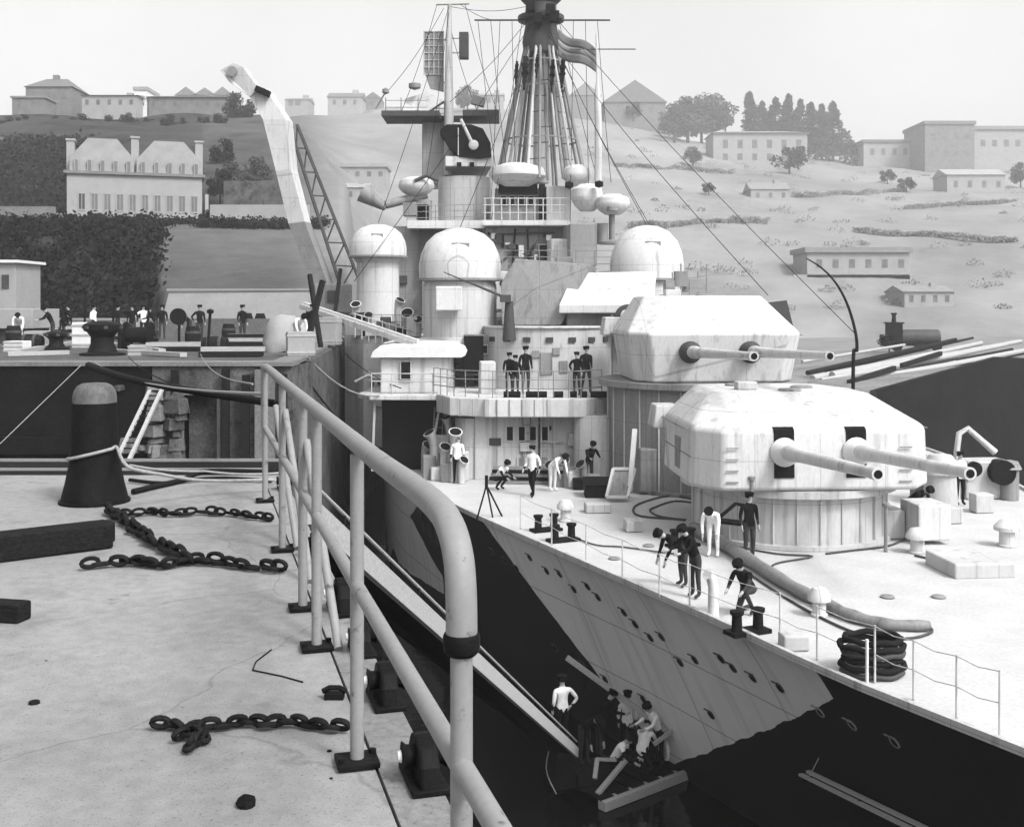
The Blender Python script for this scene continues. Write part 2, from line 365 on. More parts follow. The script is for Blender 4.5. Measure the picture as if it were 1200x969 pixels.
tag(mb.build('dock_head_wall', M_gwall), 'stone wall closing the dock behind the ship', 'wall')

# ================================================================ the warship (one thing; everything fixed to it is a part)
AX = R(5); OX, OY = 8.17, 32.0; DK = -4.85
def S(u, v, z=DK): return Vector((OX+u*math.sin(AX)-v*math.cos(AX), OY-u*math.cos(AX)-v*math.sin(AX), z))
ship = empty('warship', (OX, OY, DK), 'pale grey camouflaged warship lying in the dock beside the quay', 'warship')
EDGE = [(11.4,9.97),(13,9.25),(16.2,7.45),(19.6,5.6),(22.5,4.4),(27,2.3),(34,-.95),(39,-3.1),(45,-4.9),(52,-6.1),(60,-7.0),(75,-8.4),(95,-9.6),(112,-8.2),(124,-3.0),(127,.0)]
def edge(Y): return ipl(EDGE, Y)
def clx(Y): return OX-math.tan(AX)*(Y-OY)
FL = [(11.4,2.8),(20,2.8),(28,2.5),(34,1.6),(45,.5),(60,.15),(130,.1)]
def hull_pt(Y, z, side=1):
    s = max(0, min(1.1, (DK-z)/5.4)); hw = clx(Y)-edge(Y)
    off = min(ipl(FL, Y), .75*max(hw, 0))*s**.85
    hw = max(hw-off, .02)
    rake = (1.0-min(1, (Y-11.4)/6))*2.5*s
    return Vector((clx(Y)-side*hw, Y+rake, z))
ST = [11.4,12,13,14.5,16,17.5,19,20.5,22,23.5,25,26.5,28,29.5,31,32.5,34,35.5,37,38.5,40,42,44,46,49,52,56,60,67,75,85,95,104,112,118,124,127]
ZS = [DK,-5.1,-5.6,-6.2,-6.8,-7.4,-8.0,-8.6,-9.2,-9.8,-10.4]
def hull_solve(px, py):                                                  # where the camouflage pattern's corners lie on the hull plating
    best = None
    for i in range(400):
        Y = 12+i*.15
        for k in range(56):
            z = DK-.1*k; p = hull_pt(Y, z)
            d = (600+F*p.x/p.y-px)**2+(HZ+F*(ZC-z)/p.y-py)**2
            if best is None or d < best[0]: best = (d, Y, z)
    return best[1], best[2]
mh = bpy.data.materials.new('camouflaged_hull_paint'); mh.use_nodes = True; nt = mh.node_tree; N = nt.nodes; Lk = nt.links
uvn = N.new('ShaderNodeAttribute'); uvn.attribute_name = 'plating'; sx = N.new('ShaderNodeSeparateXYZ')
wob = N.new('ShaderNodeTexNoise'); wob.inputs['Scale'].default_value = 1.3; wob.inputs['Detail'].default_value = 5; Lk.new(uvn.outputs['Vector'], wob.inputs['Vector'])
wv = N.new('ShaderNodeVectorMath'); wv.operation = 'MULTIPLY_ADD'; wv.inputs[1].default_value = (.18,.16,0); Lk.new(wob.outputs['Color'], wv.inputs[0])
wa = N.new('ShaderNodeVectorMath'); wa.operation = 'SUBTRACT'; wa.inputs[1].default_value = (.09,.08,0); Lk.new(uvn.outputs['Vector'], wa.inputs[0]); Lk.new(wa.outputs[0], wv.inputs[2])   # hand-brushed camouflage edges
Lk.new(wv.outputs[0], sx.inputs[0]); sx0 = N.new('ShaderNodeSeparateXYZ'); Lk.new(uvn.outputs['Vector'], sx0.inputs[0])
def mnode(op, a, b, c=None):
    n = N.new('ShaderNodeMath'); n.operation = op
    for i, x in enumerate((a, b, c)):
        if x is None: continue
        if isinstance(x, (int, float)): n.inputs[i].default_value = x
        else: Lk.new(x, n.inputs[i])
    return n.outputs[0]
def halfplanes(lines, inside):
    out = None
    (yi, zi) = inside
    for (p, q) in lines:
        a = -(q[1]-p[1]); b = q[0]-p[0]; c = -(a*p[0]+b*p[1])
        if a*yi+b*zi+c < 0: a, b, c = -a, -b, -c
        t = mnode('GREATER_THAN', mnode('ADD', mnode('MULTIPLY_ADD', sx.outputs[0], a, c), mnode('MULTIPLY', sx.outputs[1], b)), 0.0)
        out = t if out is None else mnode('MULTIPLY', out, t)
    return out
hs = hull_solve
q1, q2, q3, q4 = hs(568,612), hs(688,772), hs(790,893), hs(957,828)
qb = hs(672,797); q5 = hs(957,792)
g1 = halfplanes([(q1,q2),(qb,q3),(q3,q4),((q5[0],-5),(q5[0],-9))], hs(780,760))
p1 = halfplanes([(hs(455,585),hs(472,665)),(hs(472,668),hs(523,714)),(hs(522,712),hs(518,675)),(hs(518,675),hs(492,628)),(hs(492,628),hs(466,575))], hs(488,660))
g3 = halfplanes([((hs(497,572)[0],-5),hs(446,660))], (60,-6))
msk = mnode('MAXIMUM', mnode('MAXIMUM', g1, p1), g3)
run = N.new('ShaderNodeTexNoise'); run.inputs['Scale'].default_value = 1.6; run.inputs['Detail'].default_value = 6
nz = N.new('ShaderNodeTexNoise'); nz.inputs['Scale'].default_value = .9; nz.inputs['Detail'].default_value = 7; nz.inputs['Roughness'].default_value = .65
tcx = N.new('ShaderNodeTexCoord'); mpx = N.new('ShaderNodeMapping'); mpx.inputs['Scale'].default_value = (1,1,.35); Lk.new(tcx.outputs['Object'], mpx.inputs[0]); Lk.new(mpx.outputs[0], nz.inputs['Vector'])
wr = mnode('MULTIPLY_ADD', nz.outputs[0], .16, .66)
# plating seams: thin darker lines along strakes and butts
fr = mnode('LESS_THAN', mnode('FRACT', mnode('MULTIPLY', sx0.outputs[1], .62), 0), .02)
fb = mnode('LESS_THAN', mnode('FRACT', mnode('MULTIPLY', sx0.outputs[0], .27), 0), .009)
seam = mnode('SUBTRACT', 1.0, mnode('MULTIPLY', mnode('MAXIMUM', fr, fb), .5))
mpr = N.new('ShaderNodeMapping'); mpr.inputs['Scale'].default_value = (1.6,.14,1); Lk.new(uvn.outputs['Vector'], mpr.inputs[0]); Lk.new(mpr.outputs[0], run.inputs['Vector'])
rr_ = N.new('ShaderNodeMapRange'); rr_.inputs[1].default_value = .52; rr_.inputs[2].default_value = .72; rr_.inputs[3].default_value = 1; rr_.inputs[4].default_value = .80; Lk.new(run.outputs[0], rr_.inputs[0])
seam = mnode('MULTIPLY', seam, rr_.outputs[0])
col = mnode('MULTIPLY', mnode('MULTIPLY_ADD', mnode('SUBTRACT', wr, .006), msk, .006), seam)
Lk.new(col, N['Principled BSDF'].inputs['Base Color']); N['Principled BSDF'].inputs['Roughness'].default_value = .65
N['Principled BSDF'].inputs['Specular IOR Level'].default_value = .25
V = []; U = []; Fs = []
for side in (1, -1):
    o = len(V)
    for Y in ST:
        for z in ZS: V.append(hull_pt(Y, z, side)-Vector((OX,OY,DK))); U.append((Y, z if side == 1 else -20, 0))
    for i in range(len(ST)-1):
        for j in range(len(ZS)-1):
            a = o+i*len(ZS)+j; f = (a, a+1, a+1+len(ZS), a+len(ZS)); Fs.append(f if side == 1 else f[::-1])
n_ = len(ZS); o2 = len(ST)*n_
for j in range(n_-1): Fs.append((j, o2+j, o2+j+1, j+1)); k = (len(ST)-1)*n_; Fs.append((k+j, k+j+1, k+o2+j+1, k+o2+j))
me = bpy.data.meshes.new('hull'); me.from_pydata(V, [], Fs); me.materials.append(mh)
a = me.attributes.new('plating', 'FLOAT_VECTOR', 'POINT'); a.data.foreach_set('vector', [c for u in U for c in u])
me.polygons.foreach_set('use_smooth', [True]*len(me.polygons)); me.set_sharp_from_angle(angle=R(35))
hull = bpy.data.objects.new('hull', me); COL.objects.link(hull); hull.parent = ship
hull['label'] = 'hull with pale grey and black camouflage patches'
mb = MB()
for i in range(len(ST)-1):
    a, b, c, d = [hull_pt(y, DK, s) for y, s in ((ST[i],1),(ST[i],-1),(ST[i+1],-1),(ST[i+1],1))]
    mb.add([a,b,c,d], [(0,1,2,3)])
mb.v = [Vector((p.x, p.y, DK-.004)) for p in mb.v]
mb.build('deck', M_deckm, ship)
mb = MB()                                                                # waterway strake standing a little above the deck edge
for side in (1, -1):
    pts = [hull_pt(y, DK, side) for y in ST[1:-1]]
    pts = [Vector((clx(p.y)+(p.x-clx(p.y))*.998, p.y, DK+.03)) for p in pts]
    for a, b in zip(pts, pts[1:]): mb.bar(a, b, .10, .14)
mb.build('gunwale', M_ship, ship)
# port holes, two rows following the sheer
k = 0
for (px, py) in [(577,645),(592,655),(607,668),(622,655),(640,668),(655,672),(672,688),(690,688),(702,700),(731,716),(745,730),(762,748),(776,748),(797,775),(813,772),(843,770),(857,782),(882,790),(916,806),(650,757),(684,780),(752,818),(765,862),(710,795),(835,836),(964,836),(998,850),(1050,868)]:
    Y, z = hs(px, py); p = hull_pt(Y, z); t = (hull_pt(Y+.3, z)-hull_pt(Y-.3, z)).normalized(); up = (hull_pt(Y, z+.2)-hull_pt(Y, z-.2)).normalized(); n = up.cross(t).normalized()
    if n.x > 0: n = -n
    M = Matrix((t, up, n)).transposed()
    mb = MB(); mb.lathe(p+n*.004, [(.0,.012),(.085,.012)], 14, 0, M=M); mb.lathe(p+n*.004, [(.085,.0),(.085,.03),(.10,.03),(.108,.0)], 14, 1, M=M)
    mb.bar(p+n*.05+up*.13-t*.13, p+n*.05+up*.13+t*.13, .03, .02, 1)
    o = mb.build('porthole', [M_black, M_shipd if px < 960 else M_shipm], ship, smooth=40); k += 1

# ---------------------------------------------------------------- gun turrets
def turret(cx, cy, zb, yaw, hr, hf, gap, elev, blen, label, wid=1.0):
    fw = Vector((math.sin(yaw), -math.cos(yaw), 0)); lf = Vector((-math.cos(yaw), -math.sin(yaw), 0)); C0 = Vector((cx, cy, zb))
    P = lambda u, v, z: C0+fw*u+lf*v*wid+Vector((0,0,z))
    base = [(3.0,-2.5),(3.0,2.5),(2.1,3.15),(-1.6,3.15),(-4.0,2.55),(-4.3,1.2),(-4.3,-1.2),(-4.0,-2.55),(-1.6,-3.15),(2.1,-3.15)]
    knk = [(2.95,-2.45),(2.95,2.45),(2.05,3.1),(-1.6,3.1),(-3.95,2.5),(-4.25,1.2),(-4.25,-1.2),(-3.95,-2.5),(-1.6,-3.1),(2.05,-3.1)]
    top = [(.75,-1.35),(.75,1.35),(.2,2.2),(-1.4,2.3),(-3.3,1.9),(-3.7,1.0),(-3.7,-1.0),(-3.3,-1.9),(-1.4,-2.3),(.2,-2.2)]
    if zb > -2: base = [(u*.86, v*.9) for u, v in base]                  # the upper house is undercut
    n = len(base); mb = MB()
    rings = [[P(u,v,0) for u, v in base], [P(u,v,hf) for u, v in knk], [P(u,v,hr) for u, v in top]]
    mb.add(sum(rings, []), [(r*n+i, r*n+(i+1) % n, (r+1)*n+(i+1) % n, (r+1)*n+i) for r in (0,1) for i in range(n)]+[tuple(range(2*n,3*n)), tuple(range(n))[::-1]])
    t = mb.build('gun_turret', M_shipl, ship, smooth=60); t['label'] = label
    bv = t.modifiers.new('bevel', 'BEVEL'); bv.width = .13 if zb < -2 else .09; bv.segments = 4; bv.limit_method = 'ANGLE'; bv.angle_limit = R(12); bv.harden_normals = True
    for (u_, v_) in ((-1.6,-.9),(-2.6,.8),(-.4,-.2)):
        h = MB(); h.lathe(P(u_,v_,hr-.02), [(.34,0),(.34,.06),(.28,.09),(.0001,.10)], 18); h.build('roof_hatch', M_shipm, t, smooth=40)
    for sgn in (1, -1):
        h = MB(); pts_ = [P(u_, v_*1.0, z_) for u_, v_, z_ in ((1.9,3.2*sgn,hf*.95),(-1.5,3.22*sgn,hf*.95),(-3.8,2.62*sgn,hf*.95))]; h.tube(pts_, .022, 6); h.build('hand_rope', M_shipm, t)
        if zb > -2: continue
        h = MB(); q0 = P(.4,3.13*sgn,hf*.45); h.box(q0, (.7,.06,.9), yaw+R(90)); h.build('side_door', M_shipm, t, bevel=.03)
        h = MB()
        for zz in range(5): h.bar(P(-2.6,2.98*sgn,.25+.3*zz), P(-3.0,2.92*sgn,.25+.3*zz), .03, .03)
        h.build('foot_rung', M_shipm, t)
    for s in (1, -1):
        v0 = s*gap/2
        # port: dark slot through the face and the sloping roof plate
        pb = MB()
        w = .27/wid
        pb.add([P(3.02,v0-w,.35),P(3.02,v0+w,.35),P(2.97,v0+w,hf+.0),P(2.97,v0-w,hf+.0),P(2.97-.12,v0+w,hf+.12*(hr-hf)/2.2+.03),P(2.97-.12,v0-w,hf+.12*(hr-hf)/2.2+.03),
                P(2.3,v0-w,.35),P(2.3,v0+w,.35),P(2.3,v0+w,hf),P(2.3,v0-w,hf)], [(0,1,2,3),(3,2,4,5),(0,6,7,1),(0,3,9,6),(1,7,8,2),(3,5,9),(2,8,4),(6,9,8,7),(9,5,4,8)])
        if zb < -2: pb.build('gun_port', M_black, t)
        bx = lambda u, dz=0: P(u, v0, hf*.62)+Vector((0,0,(u-2.4)*math.tan(elev)+dz))
        g = MB(); L = blen
        uu = [2.5,3.3,3.9,4.3,6.0,8.0,2.9+L-.35,2.9+L-.3,2.9+L]; rr = [.215,.215,.21,.175,.16,.135,.115,.135,.135]
        g.tube([bx(u) for u in uu], rr, 20)
        e = bx(2.9+L); d = (bx(9)-bx(8)).normalized()
        b = g.build('gun_barrel', M_shipl, t, smooth=35)
        c = MB(); c.tube([e+d*.003, e+d*.012], [.09,.09], 16); c.build('muzzle', M_black, b)
        c = MB(); uq = [2.75+.07*i for i in range(11)]; c.tube([bx(u,-.02*(3.4-u)) for u in uq], [(.33+.05*math.sin(math.pi*min(1,i/6))-.028*max(0,i-5))*(1+.035*(-1)**i) for i in range(11)], 20); c.build('blast_bag', M_canvas if zb < -2 else M_shipd, t, smooth=40)
    for s in (1, -1):                                                    # rangefinder arms on the flanks
        h = MB(); h.box(P(-2.6, s*2.95, hr*.62), (.9,1.2,.7), yaw, 0, .8, .8); h.build('rangefinder_hood', M_ship, t, bevel=.05)
    h = MB(); h.box(P(-1.0,.9,hr+.12), (.6,.5,.24), yaw); h.build('sighting_hood', M_ship, t, bevel=.04)
    h = MB()
    for v in ((-2.45+.1, 2.45-.35) if zb < -2 else ()):
        for zz in (.25,.55,.85,1.15): h.bar(P(3.03,v,zz), P(3.03,v+.32,zz), .03, .03)
    if zb < -2: h.build('foot_rung', M_shipm, t)
    for i in ((2,3,8,9) if zb < -2 else ()):
        h = MB(); h.bar(P(*knk[i],hf*.5)+lf*.02*(1 if i < 5 else -1), P(*knk[(i+1) % n],hf*.5)+lf*.02*(1 if i < 5 else -1), .03, .04)
        h.build('grab_rail', M_shipm, t)
    return t, P
tA, PA = turret(8.02, 32.4, -3.22, R(3), 2.40, 1.62, 1.85, R(3.4), 6.6, 'lower gun turret with white blast bags', 1.05)
tB, PB = turret(7.05, 41.3, -.98, R(3), 3.05, 1.72, 2.1, R(1.5), 8.2, 'upper gun turret stepped up behind the first')
for t, (cx, cy, z0, z1, r, lb) in ((tA,(8.02,32.4,DK,-3.24,2.75,'low barbette under the forward turret')),(tB,(7.05,41.3,DK,-1.0,3.5,'tall barbette under the upper turret'))):
    mb = MB(); mb.lathe((cx,cy,0), [(r+.18,z0),(r+.18,z0+.12),(r,z0+.13),(r,z1-.22),(r+.32,z1-.20),(r+.32,z1)], 56)
    b = mb.build('barbette', M_ship if t is tA else M_shipm, ship, smooth=30); b['label'] = lb
    mb = MB()
    for i in range(14):
        a = R(180+i*13+4); mb.bar((cx+(r+.02)*math.cos(a), cy+(r+.02)*math.sin(a), z0+.12), (cx+(r+.02)*math.cos(a), cy+(r+.02)*math.sin(a), z1-.23), .05, .04)
    mb.build('stiffener', M_ship, b)

# ---------------------------------------------------------------- superstructure
def sbox(name, m, x0, x1, y0, y1, Y, d, parent=None, yaw=AX, bevel=.05, mi=0, tx=1, ty=1):
    a = W(x0,y0,Y); b = W(x1,y1,Y); c = (a+b)/2+Vector((-math.sin(yaw)*d/2, math.cos(yaw)*d/2, 0))
    mb = MB(); mb.box(c, (b.x-a.x, d, a.z-b.z), yaw, 0, tx, ty); return mb.build(name, m, parent or ship, bevel=bevel)
def round_house(name, m, px0, px1, py0, py1, Y, bev=.05, back=6.0, pts=14, parent=None):
    a = W(px0,py0,Y); b = W(px1,py1,Y); r = (b.x-a.x)/2; cx = (a.x+b.x)/2
    poly = [(cx-r, Y+back)]+[(cx-r*math.cos(math.pi*i/pts), Y+r*.75-r*.75*math.sin(math.pi*i/pts)) for i in range(pts+1)]+[(cx+r, Y+back)]
    mb = MB(); mb.prism([Vector((p[0],p[1])).to_tuple() for p in poly], b.z, a.z); return mb.build(name, m, parent or ship, smooth=25)
def window(parent, x0, x1, y0, y1, Y, name='window', m=None, frame=.03, d=.08):
    a = W(x0,y0,Y); b = W(x1,y1,Y); mb = MB(); mb.bw(a.x,b.x,Y-.01,Y+d,b.z,a.z); o = mb.build(name, m or M_black, parent)
    mb = MB()
    for q in ((a.x-frame,b.x+frame,a.z,a.z+frame),(a.x-frame,b.x+frame,b.z-frame,b.z),(a.x-frame,a.x,b.z,a.z),(b.x,b.x+frame,b.z,a.z)): mb.bw(q[0],q[1],Y-.045,Y+d,q[2],q[3])
    mb.build('frame', M_ship, parent if o.parent.parent else o) if False else mb.build('trim', M_ship, parent)
    return o
# lower deckhouse and the gallery over it
d1 = sbox('deckhouse', M_ship, 556, 712, 486, 566, 42.0, 9)
for x in (597,611,624,638): window(d1, x-3, x+4, 500, 516, 41.86, d=.3)
mb = MB(); p = W(548,566,41.5); mb.lathe((p.x+.1, p.y+1.0, 0), [(.62,DK),(.62,-2.55)], 24); mb.build('round_locker', M_shipl, ship, smooth=40)
mb = MB(); p = W(700,566,40.6); mb.lathe((p.x, p.y+.9, 0), [(.8,DK),(.8,-2.5),(.72,-2.35)], 24); mb.build('round_locker', M_ship, ship, smooth=40)
mb = MB(); a = W(512,463,42); b = W(722,486,42)
mb.prism([(a.x-.4,52),(a.x-.1,43.2),(a.x+.5,41.6),(a.x+2,41.0),(b.x-1.2,40.9),(b.x-.2,42),(b.x,46)], -2.42, -1.72); gal = mb.build('gallery', M_shipl, ship, bevel=.04)
mb = MB()
for i in range(12):
    x = a.x+.9+i*.46; mb = MB(); mb.bw(x, x+.03, 40.93, 41.05, -2.38, -1.76); mb.build('rib', M_shipm, gal)
mb = MB()                                                                # coiled gear and lockers along the gallery rim
for (x0, x1) in ((590,610),(616,641),(648,660),(668,676),(680,688),(692,714)):
    c0 = W(x0,466,41.4); c1 = W(x1,466,41.4); mb = MB(); mb.tube([(c0.x,41.4,-1.60),(c1.x,41.4,-1.60)], .12, 10); mb.build('rolled_net', M_iron, ship, smooth=40)
br = round_house('bridge', M_ship, 566, 722, 384, 464, 45.2, back=7)
mb = MB(); a_ = W(566,384,45.2); mb.tube([(a_.x+ (1-math.cos(math.pi*i/12))*2.72, 45.2+2.04-2.10*math.sin(math.pi*i/12), .82) for i in range(13)], .06, 8); mb.build('bridge_rim', M_shipl, br, smooth=40)
for i in range(7):
    an = math.pi*(i+1.5)/9; x = a_.x+2.712-2.72*math.cos(an); yy = 45.2+2.04-2.06*math.sin(an)
    mb = MB(); mb.box((x,yy,.32), (.30,.10,.20), math.atan2(-math.cos(an)*.75, math.sin(an))); mb.build('bridge_window', M_glass, br)
sb = sbox('signal_locker', M_shipl, 563, 581, 424, 463, 43.0, .9)
cab = sbox('after_cabin', M_shipm, 544, 572, 392, 440, 46.5, 3.0)
window(cab, 564, 571, 405, 414, 46.4, d=.15)
mb = MB(); p = W(545,438,46); mb.bw(p.x-.05, p.x+.75, 46.0, 47.5, p.z, W(0,394,46).z); mb.build('doorway', M_black, cab)
# cabin on the sponson: rounded pale roof, window, railed platform
a = W(428,462,43.5); b = W(545,405,43.5)
sp = MB(); sp.prism([(a.x-.2,47.5),(a.x-.4,44.2),(a.x+.2,43.3),(-2.3,43.2),(-2.0,49),(-4.6,49)], -1.98, -1.78); spn = sp.build('sponson', M_shipl, ship, bevel=.03)
cb = MB(); cb.bw(-5.25, -2.45, 44.2, 47.5, -1.78, -.35); cbn = cb.build('sponson_cabin', M_shipl, ship, bevel=.06)
rf = MB()
rp = [(-5.6,-.36),(-5.5,-.12),(-4.9,.02),(-3.6,.08),(-2.3,.04),(-1.95,-.08),(-1.85,-.28),(-2.0,-.36)]
rf.add([(x,43.9,z+.02) for x, z in rp]+[(x,48,z+.25) for x, z in rp], [tuple(range(8)), tuple(range(8,16))[::-1]]+[(i,(i+1) % 8+0,(i+1) % 8+8,i+8) for i in range(8)])
rf.build('cabin_roof', M_canvas, cbn, smooth=35)
window(cbn, 470, 481, 424, 444, 44.12, d=.2)
mb = MB()
for zz in (-1.25,-.95): mb.tube([(-5.7,44.1,zz),(-5.5,43.45,zz),(-2.3,43.3,zz)], .025, 6)
for x in (-5.5,-4.7,-3.9,-3.1,-2.4): mb.tube([(x,43.42,-1.78),(x,43.42,-.95)], .025, 6)
mb.build('platform_rail', M_ship, spn)
mb = MB(); mb.bw(-5.2,-3.0,44.4,49.0,-4.83,-2.0); mb.build('sponson_shade_block', M_black, ship)  # solid black block painted as the shade under the sponson
mb = MB(); mb.bar((-3.3,43.6,-4.8),(-2.8,43.6,-2.0),.09,.09); mb.build('sponson_strut', M_ship, ship); mb = MB(); mb.bar((-5.5,43.7,-4.8),(-5.4,43.7,-2.0),.09,.09); mb.build('sponson_strut', M_ship, ship)
# conning tower panel and directors
mb = MB()
P0 = [W(588,381,46.6), W(657,381,46.0), W(692,310,46.8), W(604,303,47.4), W(587,332,47.2)]
Q0 = [p+Vector((.6,4.2,.0)) for p in P0]
mb.add(P0+Q0, [(0,1,2,3,4),(9,8,7,6,5)]+[(i,i+5,(i+1) % 5+5,(i+1) % 5) for i in range(5)]); mb.build('conning_tower', M_shipm, ship, bevel=.04)
def dome(px, py0, py1, pyb, Y, r, rb, lb, rb2=None):
    p = W(px, py1, Y); z0 = p.z; z1 = W(0,py0,Y).z; zb = W(0,pyb,Y).z; h = z1-z0
    mb = MB(); mb.lathe((p.x,p.y,0), [(rb2 or rb*1.15,zb),(rb,zb+.3),(rb,z0-.25),(r*.86,z0-.02)], 32); ped = mb.build('director_pedestal', M_ship, ship, smooth=35)
    mb = MB(); mb.lathe((p.x,p.y,0), [(r*.88,z0),(r*.99,z0+.10),(r,z0+.3*h),(r*.95,z0+.5*h),(r*.82,z0+.72*h),(r*.6,z0+.88*h),(r*.3,z0+.975*h),(0.0001,z1)], 36)
    d = mb.build('director_dome', M_shipl, ship, smooth=40); d['label'] = lb
    mb = MB(); mb.lathe((p.x,p.y,0), [(r*1.0,z0+.02),(r*1.035,z0+.03),(r*1.035,z0+.12),(r*1.0,z0+.13)], 36); mb.build('base_ring', M_shipm, d, smooth=40)
    mb = MB(); mb.box((p.x+.1,p.y-r*.80,z0+h*.62), (r*.42,.18,h*.13)); mb.build('sight_port', M_shipm, d, bevel=.02)
    mb = MB()
    for k in range(10):
        an = R(205+k*6); mb.box((p.x+math.cos(an)*(r*1.0), p.y+math.sin(an)*(r*1.0), z0+.3*h), (.03,.03,.03))
    return d
dome(443, 263, 303, 420, 55, 1.42, 1.05, 'left director dome on a tall round pedestal')
dome(539, 267, 330, 402, 48.5, 1.80, 1.60, 'large middle director dome', 2.1)
dome(758, 264, 330, 392, 52.5, 1.75, 1.55, 'right director dome behind the upper turret')
mb = MB(); p = W(527,350,47); mb.box((p.x,46.2,p.z), (1.1,1.0,1.0), AX); mb.build('ready_use_locker', M_shipl, ship, bevel=.05)
mb = MB(); a = W(520,319,46); b = W(588,347,45.2); mb.tube([a, b], [.02,.06], 8); mb.box(b+Vector((.15,.1,-.1)), (.45,.5,.3)); mb.tube([b+Vector((.3,.2,-.2)), (b.x+.3, b.y+.2, b.z-.75), (b.x+.3, b.y+.2, .3)], [.16,.2,.28], 12); mb.build('machine_gun', M_shipd, ship, smooth=40)
# range-finder house, right of the conning tower
mb = MB(); P0 = [W(655,357,45.5), W(765,357,45.5), W(790,357,46.5), W(672,320,47.6), W(770,318,47.6), W(800,330,48.2)]
lo = [Vector((p.x,p.y,-.2)) for p in (P0[0]+Vector((.25,.2,0)), P0[1]-Vector((.15,-.2,0)))]
mb.add([P0[0],P0[1],P0[4],P0[3], P0[0]-Vector((0,0,.35)),P0[1]-Vector((0,0,.35)), P0[4]+Vector((0,3,0)), P0[3]+Vector((0,3,0)), P0[3]+Vector((0,3,-1.9)), P0[4]+Vector((0,3,-1.9))],
       [(0,1,2,3),(4,5,1,0),(3,2,6,7),(0,3,7,8,4),(1,5,9,6,2),(4,8,9,5),(7,6,9,8)])
rh = mb.build('rangefinder_house', M_shipl, ship, bevel=.04)
sbox('rangefinder_base', M_shipm, 664, 722, 357, 393, 46.2, 4.0)
sbox('rangefinder_base', M_ship, 722, 776, 357, 393, 46.4, 4.0)
mb = MB(); p = W(735,372,43.6); Mx = Matrix.Rotation(R(90), 3, 'X')
mb.lathe(p, [(.0001,-.3),(.42,-.3),(.5,-.1),(.52,.25),(.46,.27)], 24, M=Mx); sl = mb.build('searchlight', M_shipd, ship, smooth=40)
mb = MB(); mb.lathe(p+Vector((-.12,-.30,0)), [(.0001,.06),(.2,.06),(.3,.0)], 20, M=Mx @ Matrix.Scale(.6,3,(1,0,0))); mb.build('lens', M_canvas, sl, smooth=40)
mb = MB(); mb.bar(p+Vector((-.6,0,-.55)), p+Vector((-.6,0,.1)), .08,.12); mb.bar(p+Vector((.6,0,-.55)), p+Vector((.6,0,.1)), .08,.12); mb.bar(p+Vector((-.6,0,-.55)), p+Vector((.6,0,-.55)), .12,.1); mb.tube([p+Vector((0,0,-.55)),(p.x,p.y,-1.0)], .12); mb.build('yoke', M_shipm, sl)
# roof gear on the upper turret
mb = MB()
for i in range(6): p = W(778+i*10,345,43+.2*i); mb.tube([p, p+Vector((.0,0,.5+.35*((i*7) % 3)))], .03, 6)
p = W(780,330,43.5); q = W(832,322,44.5); mb.tube([p,q], .03, 6); mb.box(W(798,327,43.6), (.5,.5,.6)); mb.box(W(812,335,44), (.8,.5,.5)); mb.box(W(785,336,43), (.35,.35,.5))
mb.build('turret_roof_gear', M_shipm, ship)
p = W(905,352,41); mb = MB(); mb.add([W(897,355,41.5), W(922,352,41.2), W(931,388,40.8), W(897,355,41.5)+Vector((.1,.9,-.1)), W(922,352,41.2)+Vector((.1,.9,0)), W(931,388,40.8)+Vector((0,.9,0))], [(0,1,2),(5,4,3),(0,3,4,1),(1,4,5,2),(2,5,3,0)]); mb.build('canvas_wind_scoop', M_shipd, ship)
mb = MB(); dv_ = smooth_path([W(945,303,44),W(960,312,44),W(975,326,44),W(987,344,44),W(996,365,44),W(1003,392,44),W(1004,412,44),W(1000,420,44),(W(1000,420,44).x,44,DK)], 4); mb.tube(dv_, [.025+.05*min(1, i/26) for i in range(len(dv_))], 8); mb.build('davit', M_iron, ship, smooth=40)
# tower, funnel cap, platforms
fn = round_house('funnel', M_ship, 512, 574, 206, 300, 63, back=5)
tw = sbox('funnel_casing', M_ship, 495, 528, 140, 215, 66, 3.5)
mb = MB(); ptsf = [(516,152),(524,146),(552,146),(566,151),(575,168),(576,184),(562,186),(538,184),(526,170)]
A = [W(x,y,62.6) for x, y in ptsf]; B = [W(x,y,66.5)+Vector((0,0,-.4)) for x, y in ptsf]; n = len(A)
mb.add(A+B, [tuple(range(n))[::-1], tuple(range(n,2*n))]+[(i,(i+1) % n,(i+1) % n+n,i+n) for i in range(n)]); fm = mb.build('funnel_cap', M_black, ship); fm['label'] = 'black funnel cap'
mb = MB(); mb.tube([W(540,140,62.4), W(552,165,62.35), W(556,172,62.35)], .09, 8); mb.lathe(W(555,170,62.3), [(.2,-.06),(.28,0),(.2,.06)], 16, M=Mx); mb.tube([W(537,150,62.5),W(537,182,62.5)], .03, 6); mb.build('steam_pipe', M_shipl, fm, smooth=40)
mb = MB(); c = W(545,190,63); mb.box((c.x,65.2,c.z), (2.6,5,.55), AX); mb.box(W(538,193,62.6), (.25,.1,.25), 0, 1); mb.box(W(553,193,62.6), (.25,.1,.25), 0, 1); mb.build('funnel_collar', [M_shipl, M_black], ship)
mb = MB(); c = W(480,135,64.5); mb.bw(W(449,0,64.5).x, W(516,0,64.5).x, 63.6, 66.5, W(0,139,64.5).z, W(0,133,64.5).z); mb.bw(W(543,0,64.5).x, W(585,0,64.5).x, 63.6, 66.5, W(0,139,64.5).z, W(0,132,64.5).z); mb.bw(W(516,0,64.5).x, W(543,0,64.5).x, 65.3, 66.5, W(0,137,64.5).z, W(0,133,64.5).z)
pl = mb.build('searchlight_platform', M_shipd, ship)
mb = MB()
for x in (452,470,490,560,580): p = W(x,133,63.8); mb.tube([p,p+Vector((0,0,.9))], .03, 6)
